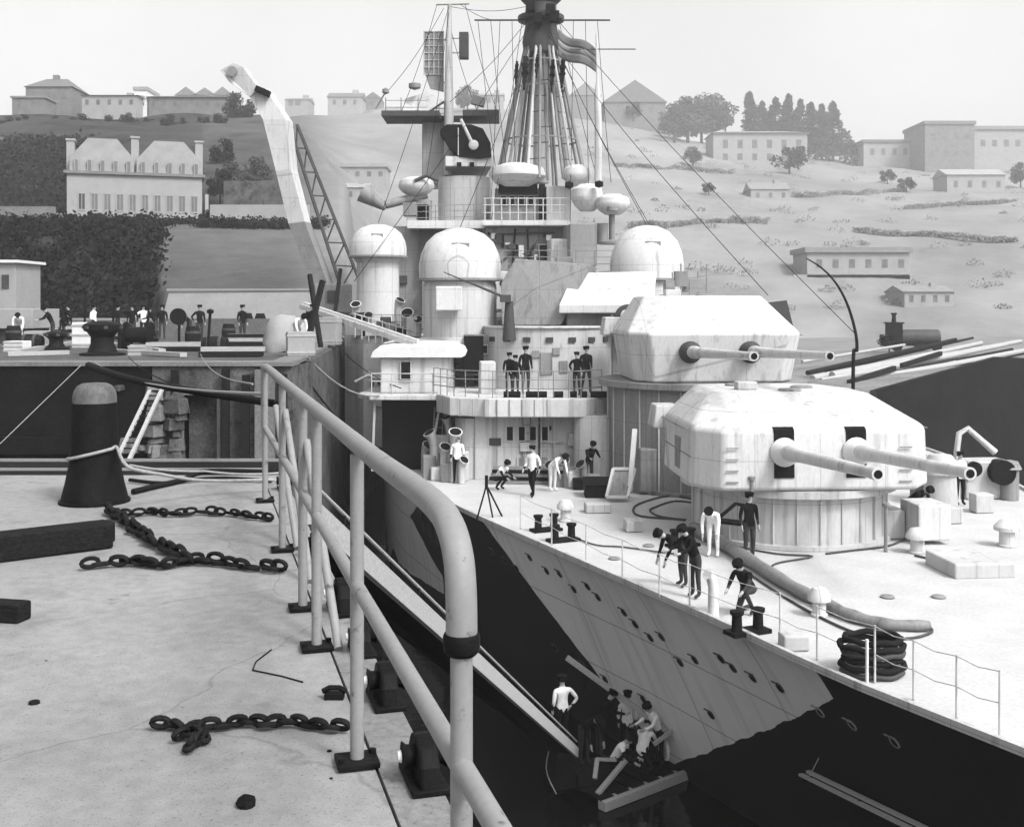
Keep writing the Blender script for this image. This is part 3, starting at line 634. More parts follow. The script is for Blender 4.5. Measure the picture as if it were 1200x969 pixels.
for z in (118,126): mb.tube([W(452,z,63.8),W(500,z,63.8)], .02, 6)
mb.tube([W(440,128,63.8), W(452,108,63.8)], .05, 6); mb.lathe(W(452,107,63.8), [(.0001,-.2),(.2,-.1),(.2,.1),(.0001,.2)], 12); mb.lathe(W(486,101,64.5), [(.0001,-.25),(.35,-.12),(.35,.12),(.0001,.2)], 14); mb.bar(W(553,117,64.5), W(568,121,64.5), .5, .5); mb.build('platform_gear', M_shipm, ship, smooth=40)
mb = MB(); mb.add([W(470,132,64.2),W(500,132,64.2),W(520,118,64.5),W(500,108,65),W(475,116,65)], [(0,1,2,3,4)]); mb.add([p+Vector((0,.7,0)) for p in mb.v], [(4,3,2,1,0)]); mb.add(mb.v[:], [(i,i+5,(i+1) % 5+5,(i+1) % 5) for i in range(5)]); mb.build('splinter_shield', M_ship, ship)
# foremast with its aerial frame and yard
mb = MB(); x0 = W(525,0,65); mb.tube([W(526,206,64.8), W(526,120,65), W(526,60,65), W(527,5,65)], [.30,.28,.2,.12], 14); mast = mb.build('pole_mast', M_ship, ship, smooth=40)
mb = MB(); mb.tube([W(511,6,65),W(550,5,65)], .045, 6); mb.build('yard', M_shipm, mast)
mb = MB(); a = W(497,38,65.6); b = W(520,108,65.6); mb.bw(a.x,b.x,65.5,65.7,b.z+1.2,a.z); mb.add([(a.x,65.5,b.z+1.2),(b.x,65.5,b.z+1.2),(b.x,65.5,b.z),(a.x+.35,65.5,b.z+.2),(a.x,65.7,b.z+1.2),(b.x,65.7,b.z+1.2),(b.x,65.7,b.z),(a.x+.35,65.7,b.z+.2)], [(3,2,1,0),(4,5,6,7),(0,4,7,3),(1,2,6,5),(2,3,7,6)])
af = mb.build('aerial_screen', M_shipm, ship)
mb = MB()
for i in range(5): x = a.x+(b.x-a.x)*i/4; mb.tube([(x,65.46,b.z+1.0),(x,65.46,a.z+.05)], .03, 5)
for i in range(7): z = b.z+1.0+(a.z-b.z-1.0)*i/6; mb.tube([(a.x,65.46,z),(b.x,65.46,z)], .025, 5)
mb.tube([(b.x,65.5,a.z-.5),(W(526,0,65).x,65.1,a.z-.5)], .05); mb.tube([(b.x,65.5,b.z+.5),(W(526,0,65).x,65.1,b.z+.5)], .05); mb.build('screen_frame', M_ship, af)
mb = MB(); a = W(538,38,65); b = W(549,68,65); mb.bw(a.x,b.x,64.9,65.6,b.z,a.z); mb.build('lookout_box', M_shipd, ship, bevel=.03)
mb = MB(); mb.tube([W(527,45,65),W(540,45,65)], .05); mb.tube([W(527,62,65),W(540,62,65)], .05); mb.build('lookout_bracket', M_ship, ship)
# tripod mast wrapped in struts
cx_, Yb, Yt = 634, 62.0, 62.0
mb = MB(); z0 = W(0,215,62).z; z1 = W(0,30,62).z; c0 = W(634,215,62); c1 = W(634,30,62)
z0_m, z1_m, cm = z0, z1, c0
for k in range(24):
    an = 2*math.pi*k/24+.2; r0, r1 = (2.55, .62) if k % 3 else (1.7, .45)
    a = Vector((c0.x+r0*math.cos(an), 62+r0*math.sin(an), z0)); b = Vector((c1.x+r1*math.cos(an), 62+r1*math.sin(an), z1))
    mb = MB(); mb.tube([a,b], .085, 10); mb.build('mast_leg', M_shipm if k % 4 else M_ship, ship, smooth=40)
mb = MB(); mb.tube([c0,c1], [.45,.35], 16); mc = mb.build('mast_column', M_ship, ship, smooth=40)
mb = MB()
for k in range(6):
    t = (k+.6)/6; r = 2.55+(.62-2.55)*t
    if k in (1,3,4): mb = MB(); mb.lathe((c0.x,62,z0+(z1-z0)*t), [(r-.04,-.04),(r+.06,-.04),(r+.06,.04),(r-.04,.04),(r-.04,-.04)], 22); mb.build('mast_ring', M_shipm, mc)
mb = MB(); mb.lathe((c1.x,62,0), [(.95,W(0,64,62).z),(1.05,W(0,50,62).z),(.85,W(0,27,62).z),(1.3,W(0,25,62).z),(1.3,W(0,20,62).z),(.9,W(0,19,62).z),(.85,W(0,6,62).z),(1.15,W(0,0,62).z),(.6,W(0,-6,62).z),(.3,W(0,-40,62).z)], 20); ct = mb.build('crow_nest', M_shipd, ship, smooth=30)
mb = MB()
for (x, y) in ((622,8),(645,12),(630,22),(650,20)): mb.box(W(x,y,60.7), (.5,.5,.6))
mb.build('signal_lamp', M_iron, ct, bevel=.04)
mb = MB(); mb.tube([W(556,24,61.5),W(715,24,61.5)], .05, 8); mb.build('yard', M_shipd, ship)
for (x, ya, yb, w) in ((606,72,100,5),(616,66,106,8),(660,70,104,7),(648,70,108,6),(630,64,92,5)):       # bunting hung to dry from the mast head
    mb = MB(); a = W(x,ya,60.2); b = W(x-2,yb,60.0); n_ = 12; ww = w/F*60*.5; vs_ = []
    for i in range(n_+1):
        t = i/n_; p = a+(b-a)*t; k_ = ww*(.35+.65*math.sin(math.pi*min(1, t*1.1+.08))**.6)*(1+.25*math.sin(i*2.3+x)); tw = .5*math.sin(i*.9+x)
        for sg in (-1, 1):
            q_ = p+Vector((sg*k_*math.cos(tw), sg*k_*math.sin(tw), 0)); vs_ += [q_, q_+Vector((0,.06,0))]
    fs_ = []
    for i in range(n_): o_ = i*4; fs_ += [(o_,o_+2,o_+6,o_+4),(o_+1,o_+5,o_+7,o_+3),(o_,o_+4,o_+5,o_+1),(o_+2,o_+3,o_+7,o_+6)]
    mb.add(vs_, fs_+[(0,1,3,2),(n_*4,n_*4+2,n_*4+3,n_*4+1)])
    mb.build('furled_bunting', M_iron, ship)
# fighting top: bowl, mushrooms, platforms under the mast
def saucer(px, py, Y, r, h, name='saucer_platform', m=None):
    p = W(px,py,Y); mb = MB(); mb.lathe(p, [(r*.45,-h*.7),(r*.8,-h*.4),(r,-.05),(r*1.0,.1),(r*.92,h*.45),(r*.5,h*.7),(.0001,h*.75)], 30); return mb.build(name, m or M_shipl, ship, smooth=40)
saucer(606,206,60.5,1.55,.9); s2 = saucer(718,240,58,.92,.75); saucer(688,232,58.5,.85,1.0); saucer(488,219,62,1.0,.75); saucer(676,206,60,.8,.8)
for (x, y) in ((667,217),(702,216)): mb = MB(); mb.lathe(W(x,y,57.4), [(.0001,-.2),(.22,-.12),(.22,.12),(.0001,.2)], 14); mb.build('binocular_sight', M_iron, ship, smooth=40)
mb = MB(); p = W(717,250,58); mb.tube([p, W(717,284,58)], .16, 12); mb.lathe(W(717,284,58), [(.85,-.1),(.85,.0),(.3,.12)], 20); mb.tube([W(706,262,58),W(706,284,58)], .28, 12); mb.build('director_stem', M_shipm, ship, smooth=40)
mb = MB(); mb.lathe(W(718,245,57.1), [(.0001,-.12),(.30,-.1),(.30,.1),(.0001,.14)], 14); mb.build('sight_port', M_shipm, s2)
mb = MB(); a = W(566,264,58.5); b = W(668,258,58.5); mb.bw(a.x,b.x,58.5,63,a.z,b.z); fp = mb.build('mast_platform', M_shipl, ship)
mb = MB()
for i in range(11): x = a.x+.1+i*(b.x-a.x-.2)/10; mb.tube([(x,58.6,b.z),(x,58.6,b.z+1.15)], .035, 6)
for zz in (.4,.8,1.15): mb.tube([(a.x,58.6,b.z+zz),(b.x,58.6,b.z+zz)], .028, 6)
mb.build('platform_rail', M_ship, fp)
mb = MB(); c = W(603,240,61); mb.bw(W(580,0,61).x, W(632,0,61).x, 60.6, 64, W(0,258,61).z, W(0,222,61).z); mb.bw(W(584,0,60).x, W(630,0,60).x, 60.2,60.55, W(0,226,60).z, W(0,215,60).z, 1); mh_ = mb.build('chart_house', [M_shipm, M_black], ship)
for x in (590,600,611,622): window(mh_, x-3, x+3, 230, 240, 60.5, d=.15)
sbox('chart_house_wing', M_ship, 640, 670, 218, 260, 60.5, 3.5)
mb = MB(); mb.bw(W(632,0,60).x, W(639,0,60).x, 60.3, 61, W(0,260,60).z, W(0,215,60).z); mb.build('ladder_well', M_black, ship)
lowb = sbox('signal_deck_house', M_shipm, 570, 664, 266, 318, 59.5, 5)
window(lowb, 632, 641, 287, 305, 59.25, 'doorway', d=.3)
sbox('signal_deck_wing', M_shipl, 646, 672, 280, 312, 57.5, 2)
for i in range(14):
    x = 573+i*5.4; y = 274+((i*37) % 34); mb = MB(); mb.box(W(x,y,59.3), (.14+.14*(i % 3),.42,.12+.18*((i*5) % 4))); mb.build('wall_fitting', (M_iron, M_shipl, M_shipd)[i % 3], lowb, bevel=.02)
for i, q_ in enumerate(([W(575,318,59.2),W(600,296,59.3),W(630,300,59.3)],[W(600,318,59.2),W(604,268,59.3)],[W(583,275,59.3),W(650,272,59.3)],[W(620,318,59.2),W(618,268,59.3)])): mb = MB(); mb.tube(q_, .06, 6); mb.build('pipe_run', M_iron if i % 2 else M_shipd, lowb)
sbox('screen_wall', M_shipm, 668, 700, 262, 312, 56.5, 3)
# port wing with its own director
mb = MB(); a = W(478,268,60); b = W(568,259,60); mb.bw(a.x,b.x,59.6,64,a.z,b.z); mb.build('wing_platform', M_shipl, ship)
mb = MB(); a = W(490,295,60); b = W(520,268,60); mb.bw(a.x,b.x,60.5,63,a.z-1.5,b.z); mb.build('platform_support', M_shipd, ship)
mb = MB(); mb.tube([W(425,226,61.5), W(452,244,61.5)], [.55,.18], 12); mb.tube([W(452,240,61.5), W(500,228,62)], .25, 10); mb.tube([W(497,235,61.6),W(497,262,61.6)], .45, 12); mb.build('loudhailer', M_shipm, ship, smooth=40)
mb = MB(); mb.tube([W(486,212,61),W(500,206,61),W(514,212,61)], .1, 8); mb.build('canopy_bow', M_shipd, ship)
mb = MB(); mb.box(W(486,246,61), (1.2,1,.7)); mb.box(W(496,250,60.8), (.6,.6,.9), 0, 1); mb.build('wing_gear', [M_shipm, M_iron], ship)
# lower shelter decks that carry the domes and the mast
mb = MB(); mb.prism([(-8.0,53),(-6.9,51.4),(-2.0,49.8),(5.6,49.8),(8.8,53),(8.8,62),(-8.0,64)], -4.8, .3); mb.build('shelter_deck', M_ship, ship, bevel=.05)
mb = MB(); mb.prism([(-4.6,60),(-4.6,56.5),(-2.4,53.8),(5.0,53.8),(6.5,57),(6.5,64),(-4.6,68)], .3, 3.4); mb.build('upper_shelter_deck', M_ship, ship, bevel=.05)
mb = MB(); mb.prism([(-6.5,70),(-6.5,61),(3.5,60.5),(4.5,64),(3.5,70)], .3, 6.1); mb.build('funnel_deck', M_shipm, ship, bevel=.05)
def cowl(x, y, z, h, r, turn, m):                                        # cowl ventilator, mouth turned by 'turn'
    d = Vector((math.sin(turn), -math.cos(turn), 0)); c = Vector((x,y,z)); mb = MB()
    mb.tube([c, c+Vector((0,0,h*.7)), c+Vector((0,0,h*.88))+d*r*.4, c+Vector((0,0,h))+d*r*1.2], [r,r,r*1.2,r*1.55], 16); o = mb.build('cowl_ventilator', m, ship, smooth=50)
    e = c+Vector((0,0,h))+d*r*1.2; n_ = (d*r*.8+Vector((0,0,h*.12))).normalized(); mb = MB(); mb.tube([e+n_*.002, e+n_*.012], [r*1.3,r*1.25], 16); mb.build('mouth', M_black, o)
rq = random.Random(11)
for (px, Y, h, r) in ((418,52.5,1.5,.17),(432,51.5,1.0,.14),(466,51.8,1.7,.16),(478,51.2,1.1,.2),(490,50.6,.8,.15)): cowl((px-600)/F*Y, Y, .3, h, r, rq.uniform(-1,1), M_shipl if px % 4 else M_shipm)
for (px, Y, w, h, m_) in ((414,51.9,.8,.7,M_shipm),(425,52.2,.5,1.1,M_iron),(440,51.4,.9,.5,M_shipl),(452,51.2,.5,.9,M_shipd),(459,51.0,.7,.6,M_shipm),(472,50.8,.6,.4,M_iron),(484,50.7,.5,.9,M_shipl)):
    mb = MB(); mb.box(((px-600)/F*Y, Y, .3+h/2), (w,.6,h), rq.uniform(-.4,.4)); mb.build('deck_locker', m_, ship, bevel=.04)
mb = MB()
for i in range(9): p = W(416+i*8,385+i*2.2,50.4); mb.tube([(p.x,p.y,p.z-.4),(p.x,p.y,p.z+.7)], .03, 6)
mb.tube([W(414,370,50.4)+Vector((0,0,.1)),W(490,390,50.4)], .03, 6); mb.build('guard_rail', M_ship, ship)

# ---------------------------------------------------------------- things on the fore deck that belong to the ship
k = 0
for (x, y) in ((604,622),(640,641),(680,662),(722,683),(765,703),(800,717),(905,757),(948,775),(1015,802),(1060,822),(1110,843),(1160,864)):
    p = G(x, y-2, DK); p.x += .15; mb = MB(); mb.tube([p, p+Vector((0,0,1.0))], [.022,.018], 8); mb.build('stanchion', M_shipl, ship)
mb = MB()
for h in (.5,.98):
    pts = [G(x, y-2, DK)+Vector((.15,0,h)) for (x, y) in ((604,622),(640,641),(680,662),(722,683),(765,703),(800,717),(905,757),(948,775),(1015,802),(1060,822),(1110,843),(1160,864))]
    P2 = []
    for a, b in zip(pts, pts[1:]): P2 += [a, (a+b)/2-Vector((0,0,.05))]
    mb.tube(P2+[pts[-1]], .009, 6)
mb.build('lifeline', M_ship, ship)
# vents, lockers, bitts, davits
def vent(px, py, r, h, m=M_shipl, hood=True):
    p = G(px,py,DK); mb = MB(); mb.lathe(p, [(r*1.25,0),(r*1.25,.06),(r,.07),(r,h)], 18)
    if hood: mb.lathe(p, [(r*1.0,h),(r*1.7,h+.04),(r*1.7,h+.14),(r*1.0,h+.30),(.0001,h+.34)], 18)
    return mb.build('mushroom_vent', m, ship, smooth=40)
vent(663,611,.16,.35); vent(960,722,.14,.30); vent(1180,640,.2,.4); vent(1075,648,.18,.35)
def bitts(px, py, name='mooring_bitts'):
    p = G(px,py,DK); mb = MB(); mb.box(p+Vector((0,0,.04)), (.9,.4,.08), R(25))
    for s in (-.26,.26): mb.lathe(p+Vector((s*.9,s*.42,.08)), [(.11,0),(.10,.3),(.14,.34),(.14,.40),(.0001,.42)], 16)
    return mb.build(name, M_iron, ship, smooth=40)
bitts(640,622); bitts(660,634); bitts(876,742,'fairlead'); bitts(800,640)
sbox('deck_locker', M_shipl, 1076, 1116, 592, 634, 30.3, 1.2); sbox('deck_locker', M_ship, 1030, 1062, 598, 632, 31.0, .9); sbox('hatch_coaming', M_ship, 1118, 1192, 660, 684, 26.6, 1.6)
mb = MB(); p = W(1152,688,26.4); mb.box((p.x,26.45,p.z), (1.1,.1,.10)); mb.build('hatch_shadow_strip', M_black, ship)  # black strip painted as the shadow below the hatch
sbox('deck_locker', M_shipm, 750, 774, 526, 577, 38.4, .8)
mb = MB(); p = W(1102,546,36.5); mb.lathe((p.x,36.5,0), [(.55,DK),(.5,-3.9),(.62,-3.8),(.6,-3.5),(.35,-3.2),(.0001,-3.15)], 22); mb.build('capstan_hood', M_ship, ship, smooth=40)
mb = MB(); mb.tube([W(1122,600,37), W(1121,530,37), W(1124,508,37), W(1134,502,37), W(1150,516,37), W(1166,530,37)], [.1,.1,.1,.1,.1,.12], 12); mb.build('davit', M_shipl, ship, smooth=40)
mb = MB(); p = W(1150,540,38); mb.box((p.x,38,-4.2), (1.6,1.0,1.3), AX); w_ = mb.build('cable_winch', M_ship, ship, bevel=.08)
mb = MB(); mb.lathe((p.x+.4,37.4,-3.9), [(.35,-.25),(.42,-.25),(.42,.25),(.35,.25)], 20, M=Mx); mb.lathe((p.x-.5,37.4,-3.8), [(.0001,-.1),(.25,-.1),(.25,.1),(.0001,.1)], 16, M=Mx); mb.build('drum', M_iron, w_, smooth=40)
for (x, y, r, h) in ((1183,566,.3,1.0),(1080,546,.22,1.1),(1072,590,.16,.5)):
    p = G(x, y+34 if y < 580 else y, DK) if y < 580 else G(x,y,DK); p = Vector(((x-600)/F*37.5,37.5,DK)); mb = MB(); mb.lathe(p, [(r,0),(r,h),(r*1.3,h+.05),(r*.9,h+.3),(.0001,h+.35)], 18); mb.build('ventilator', M_shipm, ship, smooth=40)
# stanchions and fittings round the forward turret
for (x, y0, y1, Y) in ((881,561,616,29.3),(1038,592,640,29.5)):
    a = W(x,y0,Y); mb = MB(); mb.tube([(a.x,Y,DK),(a.x,Y,a.z)], .05, 10); mb.lathe(a, [(.09,-.03),(.1,.06),(.0001,.08)], 12); mb.build('deck_post', M_shipm, ship, smooth=40)
mb = MB(); mb.tube([W(842,607,29.2),W(862,590,29.2),W(872,592,29.2)], .05, 8); mb.tube([W(842,610,29.2),W(878,614,29.2)], .08, 8); mb.build('derrick_heel', M_iron, ship, smooth=40)
mb = MB(); a = W(570,606,34.2); 
for dx in (-.18,.12,.3): mb.tube([(a.x+dx*1.6,34.2+dx,DK),(a.x,34.3,DK+1.0)], .03, 6)
mb.tube([(a.x,34.3,DK+.9),(a.x,34.3,DK+1.3)], .05, 8); mb.build('tripod_stand', M_iron, ship)
# aft clutter by the cabin: boat chocks, derrick and net
for (px, Y, h, r) in ((508,42.6,1.7,.16),(520,41.6,1.3,.15),(533,41.2,1.9,.17),(527,43.2,2.2,.12),(498,43.6,1.1,.15),(541,40.9,.9,.13)): cowl((px-600)/F*Y, Y, DK, h, r, rq.uniform(-1.2,.8), M_shipl if px % 2 else M_ship)
for (px, Y, w, h, m_) in ((503,42.0,.5,.9,M_shipm),(514,41.8,.6,.5,M_shipl),(526,41.4,.5,.7,M_shipm),(537,41.6,.7,1.1,M_shipl),(517,43.4,.9,1.5,M_ship),(545,42.6,.6,1.8,M_shipm)):
    mb = MB(); mb.box(((px-600)/F*Y, Y, DK+h/2), (w,.5,h), rq.uniform(-.4,.4)); mb.build('deck_locker', m_, ship, bevel=.04)
for (px, Y) in ((505,43.3),(524,42.4)):
    x = (px-600)/F*Y; mb = MB()
    for s_ in (0,.36): mb.tube([(x+s_,Y,DK),(x+s_+.1,Y+.7,-2.3)], .03, 6)
    for q_ in range(8): t = (q_+.5)/8; mb.tube([(x+.1*t,Y+.7*t,DK+t*2.55),(x+.36+.1*t,Y+.7*t,DK+t*2.55)], .02, 5)
    mb.build('ladder', M_shipm, ship)
mb = MB()
for i in range(5): z = DK+.07+.13*i; mb.bar((W(572,0,41).x+.05*i,40.9,z),(W(690-4*i,0,41).x,40.6,z), .16,.11, i % 2)
mb.build('stacked_spars', [M_shipm, M_iron], ship)
for (px, Y, h, r) in ((646,40.4,.8,.12),(664,40.0,1.0,.13),(684,39.8,.9,.14)): cowl((px-600)/F*Y, Y, DK, h, r, rq.uniform(-1,1), M_shipm)
for (px, Y, w, h, m_) in ((642,40.9,.5,.6,M_iron),(655,40.3,.6,.4,M_shipm),(672,40.0,.5,.6,M_shipl),(678,39.6,.4,.4,M_iron),(695,39.9,.5,.5,M_shipm)):
    mb = MB(); mb.box(((px-600)/F*Y, Y, DK+h/2), (w,.4,h), rq.uniform(-.5,.5)); mb.build('deck_locker', m_, ship, bevel=.03)

# ---------------------------------------------------------------- rails, rigging and small fittings
def rail(path, h, n, name='guard_rail', par=None, m_=None):
    pts = [Vector(p) for p in path]; mb = MB()
    for zz in (h*.35,h*.68,h): mb.tube([p+Vector((0,0,zz)) for p in pts], .018, 6)
    L = [(b-a).length for a, b in zip(pts, pts[1:])]; tot = sum(L)
    for k_ in range(n+1):
        d = tot*k_/n; q_ = pts[-1]
        for a, b, l in zip(pts, pts[1:], L):
            if d <= l+1e-6: q_ = a+(b-a)*(d/l); break
            d -= l
        mb.tube([q_, q_+Vector((0,0,h))], .022, 6)
    mb.build(name, m_ or M_shipm, par or ship)
ga_ = [(a.x,a.y,-1.72) for a in (Vector((-3.05,43.3,0)),Vector((-2.1,41.7,0)),Vector((-.8,41.1,0)),Vector((2.3,41.0,0)),Vector((3.4,42.0,0)))]
rail(ga_, 1.0, 14)
rail([(-8.0,53.1,.3),(-6.9,51.5,.3),(-2.2,49.9,.3)], 1.0, 12)
rail([(3.0,50,.3),(5.6,49.9,.3),(8.7,53,.3)], 1.0, 8)
rail([(-4.5,56.6,3.4),(-2.4,53.9,3.4),(4.9,53.9,3.4)], 1.0, 12)
rail([(W(478,0,60).x,59.65,W(0,264,60).z),(W(566,0,60).x,59.65,W(0,262,60).z)], 1.0, 8)
rail([(W(496,0,66).x,65.9,W(0,140,66).z),(W(527,0,66).x,65.9,W(0,140,66).z)], .9, 5)
for (p, q_) in (((634,4,62),(527,8,65)),((634,4,62),(527,120,64.5)),((655,24,61.5),(700,210,59)),((700,24,61.5),(716,214,58)),((560,24,61.5),(582,206,60)),((575,24,61.5),(594,200,60)),((634,30,62),(900,346,42.5)),((527,5,65),(443,262,55)),((520,10,65),(452,110,63.8)),((545,5,65),(583,132,64.5)),((640,30,62),(760,262,52.5)),((612,24,61.5),(575,262,59)),((634,10,62),(415,330,52)),((600,24,61.5),(604,200,60)),((586,24,61.5),(574,262,59)),((672,24,61.5),(668,258,58.6)),((686,24,61.5),(690,226,58.5)),((527,6,65),(500,206,62)),((527,30,65),(560,132,64.5)),((634,14,62),(758,264,52.5)),((634,14,62),(539,267,48.5)),((512,6,65),(470,132,64)),((634,2,62),(1003,392,44)),((540,6,65),(600,24,61.5))):
    a = W(*p); b = W(*q_); mb = MB(); n_ = 10; mb.tube([a+(b-a)*(i/n_)-Vector((0,0,.35*math.sin(math.pi*i/n_))) for i in range(n_+1)], .016, 5); mb.build('rigging_wire', M_iron, ship)
for (px, py, Y, w, h, par) in ((640,426,45.4,.5,.9,br),(660,430,45.4,.35,.5,br),(628,415,45.0,.3,.3,br),(652,412,45.0,.3,.3,br)):
    x = (px-600)/F*Y; yy = 45.2+2.04-2.04*math.sqrt(max(.02,1-((x-(a_.x+2.7))/2.7)**2))-.02; mb = MB(); mb.box((x,yy,W(0,py,45.2).z), (w,.08,h), math.atan2((x-(a_.x+2.7))*.75*.75, 2.0)); mb.build('wall_fitting', M_shipm, br, bevel=.02)
for (x, z) in ((-.9,-4.1),(.3,-4.25),(1.1,-4.2),(2.0,-4.1),(2.5,-3.4),(-.6,-3.2)):
    mb = MB(); mb.box((x,41.96,z), (.34,.1,.42)); mb.build('wall_fitting', M_shipm, d1, bevel=.02)
for x in (-1.35,.0,1.6,2.9): mb = MB(); mb.tube([(x,41.93,DK),(x,41.93,-2.45)], .04, 8); mb.build('pipe_run', M_ship, d1)
for i in range(9):                                                        # davit and net frames along the starboard side, aft
    Y = 46+i*2.4; e_ = hull_pt(Y, DK); mb = MB(); mb.tube([e_+Vector((.2,0,0)), e_+Vector((.15,0,1.0))], .03, 6); mb.build('stanchion', M_shipm, ship)
for Y in (50.5,56.5):
    e_ = hull_pt(Y, DK); mb = MB(); mb.tube([e_+Vector((.7,0,0)), e_+Vector((.6,0,2.2)), e_+Vector((.2,0,3.1)), e_+Vector((-.7,0,3.4)), e_+Vector((-1.3,0,3.1))], [.12,.11,.10,.08,.07], 10); mb.build('boat_davit', M_ship, ship, smooth=50)
for (x, y, w, d, h) in ((700,600,.8,.5,.3),(742,622,.5,.5,.35),(900,640,.5,.4,.3),(1110,612,.7,.6,.5),(930,760,.5,.4,.3),(1150,600,.6,.5,.6),(1010,628,.5,.5,.45)):
    p = G(x,y,DK); mb = MB(); mb.box((p.x,p.y,DK+h/2), (w,d,h), AX); o = mb.build('deck_locker', M_ship, ship, bevel=.04)
for (x, y) in ((760,640),(880,690),(1000,760),(1100,700),(720,655),(1040,700)):
    p = G(x,y,DK); mb = MB(); mb.lathe(p, [(.16,0),(.16,.03),(.13,.05),(.0001,.055)], 16); mb.build('deck_plate', M_shipm, ship, smooth=40)

for k in range(8):                                                        # ratlines and cross ties between the mast legs
    t = .12+.1*k; r = 2.55+(.62-2.55)*t; z = z0_m+(z1_m-z0_m)*t
    for a in range(2): an = -1.9+a*.75+.1*(k % 3); mb = MB(); mb.bar((cm.x+r*math.cos(an),62+r*math.sin(an),z), (cm.x+r*math.cos(an+.4),62+r*math.sin(an+.4),z+.05), .05,.05); mb.build('cross_tie', M_shipd, mc)

rc = random.Random(31)
def clutter(x0, x1, Y, z0, z1, n, par, slope=0):                          # small gear bolted to a wall facing the bow
    for i in range(n):
        x = rc.uniform(x0, x1); z = rc.uniform(z0+.2, z1-.2); y = Y+slope*(x-x0); k = i % 5; mb = MB(); m_ = rc.choice((M_shipm,M_ship,M_shipd,M_shipl))
        if k == 0: mb.tube([(x,y-.05,z0+.02),(x,y-.05,z1-.05)], rc.uniform(.025,.05), 6); mb.build('pipe_run', m_, par)
        elif k == 1: mb.lathe((x,y-.01,z), [(.0001,.03),(.11,.03),(.12,.0)], 14, M=Matrix.Rotation(R(90),3,'X')); mb.build('scuttle', M_black, par)
        elif k == 2: mb.box((x,y-.06,z), (rc.uniform(.2,.5),.2,rc.uniform(.2,.5))); mb.build('wall_fitting', m_, par, bevel=.02)
        elif k == 3:
            for s_ in (0,.3): mb.tube([(x+s_,y-.08,z0+.02),(x+s_,y-.08,z1)], .02, 5)
            for q_ in range(int((z1-z0)/.3)): mb.tube([(x,y-.08,z0+.2+.3*q_),(x+.3,y-.08,z0+.2+.3*q_)], .014, 5)
            mb.build('ladder', m_, par)
        else: mb.bar((x-.4,y-.05,z),(x+.5,y-.05,z+.02),.06,.05); mb.build('cable_tray', m_, par)
SD = [o for o in ship.children if o.name.startswith('shelter_deck')][0]; UD = [o for o in ship.children if o.name.startswith('upper_shelter')][0]; FD = [o for o in ship.children if o.name.startswith('funnel_deck')][0]
clutter(-1.8, 5.2, 49.8, -4.7, .25, 22, SD); clutter(-2.2, 4.8, 53.8, .4, 3.3, 24, UD); clutter(-6.3, 3.3, 60.98, .5, 6.0, 20, FD, -.05)
clutter(-6.7, -2.2, 51.35, -4.7, .25, 14, SD, -.327); clutter(-.9, 3.3, 41.98, DK+.05, -2.45, 14, d1)
for (x, z) in ((-5.9,.3),(-3.6,.3),(-.6,.3),(1.6,.3),(3.8,.3),(-1.6,3.4),(1.0,3.4),(2.6,3.4),(-3.2,3.4)):
    Y = (50.9 if z < 1 else 54.6)+(.9 if x < -2 and z < 1 else 0)+(1.2 if x < -2.5 and z > 1 else 0); k = int(abs(x)*10) % 3; mb = MB()
    if k == 0: mb.lathe((x,Y,z), [(.22,0),(.22,.7),(.34,.75),(.34,.9),(.1,1.1)], 14); mb.build('mushroom_vent', M_shipl, ship, smooth=40)
    elif k == 1:
        mb.lathe((x,Y,z), [(.3,0),(.12,.15),(.1,.9)], 12); mb.bar((x-.15,Y+.3,z+.9),(x+.1,Y-1.5,z+1.25),.12,.14); mb.tube([(x+.1,Y-1.4,z+1.22),(x+.2,Y-2.3,z+1.42)], .03, 6); mb.build('machine_gun', M_shipd, ship)
    else: mb.box((x,Y,z+.35), (.9,.6,.7)); mb.build('ready_use_locker', M_shipm, ship, bevel=.04)
# ================================================================ railing on the quay edge
rl = empty('hand_railing', (railx(6),6,0), 'pale grey tubular hand railing along the dock edge', 'railing')
PY = [2.42, 4.0, 5.35, 6.05, 7.5, 9.4]
def rp_(Y, z, dx=0): return Vector((railx(Y)+dx, Y, z))
for i, y in enumerate(PY):
    mb = MB(); r = .025 if i < 4 else .024
    top = 1.12 if i else .91
    mb.tube([rp_(y,0), rp_(y,.4), rp_(y,top)], r, 14); p = mb.build('post', M_rail, rl, smooth=40)
    mb = MB(); q = rp_(y,0); mb.box((q.x,y,.017), (.15,.13,.022), R(16)); 
    fl = mb.build('foot_plate', M_iron, p, bevel=.004)
    for sx_, sy_ in ((-1,-1),(1,1)):
        mb = MB(); mb.lathe((q.x+.05*sx_,y+.045*sy_,.028), [(.014,0),(.014,.014),(.0001,.016)], 8); mb.build('bolt', M_iron, p)
# top rail: straight tube, ending in a downward bend that sits on the nearest post
pts = smooth_path([rp_(9.55,1.13), rp_(9.0,1.15), rp_(7,1.15), rp_(5,1.155), rp_(3.6,1.16), rp_(2.95,1.172), rp_(2.68,1.172), rp_(2.54,1.155), rp_(2.455,1.105), rp_(2.425,1.03), rp_(2.42,.925)], 4)
mb = MB(); mb.tube(pts, [.032+.003*i/(len(pts)-1) for i in range(len(pts))], 18); tr = mb.build('top_rail', M_rail, rl, smooth=50)
mb = MB(); q = rp_(2.42,0); mb.lathe((q.x,q.y,.92), [(.030,-.028),(.040,-.018),(.041,.012),(.038,.02)], 20); mb.build('collar', M_iron, tr, smooth=40)
mb = MB(); mb.tube([rp_(9.5,.63), rp_(7,.64), rp_(4,.645), rp_(2.42,.65), rp_(1.3,.655)], .025, 14); mb.build('mid_rail', M_rail, rl, smooth=40)
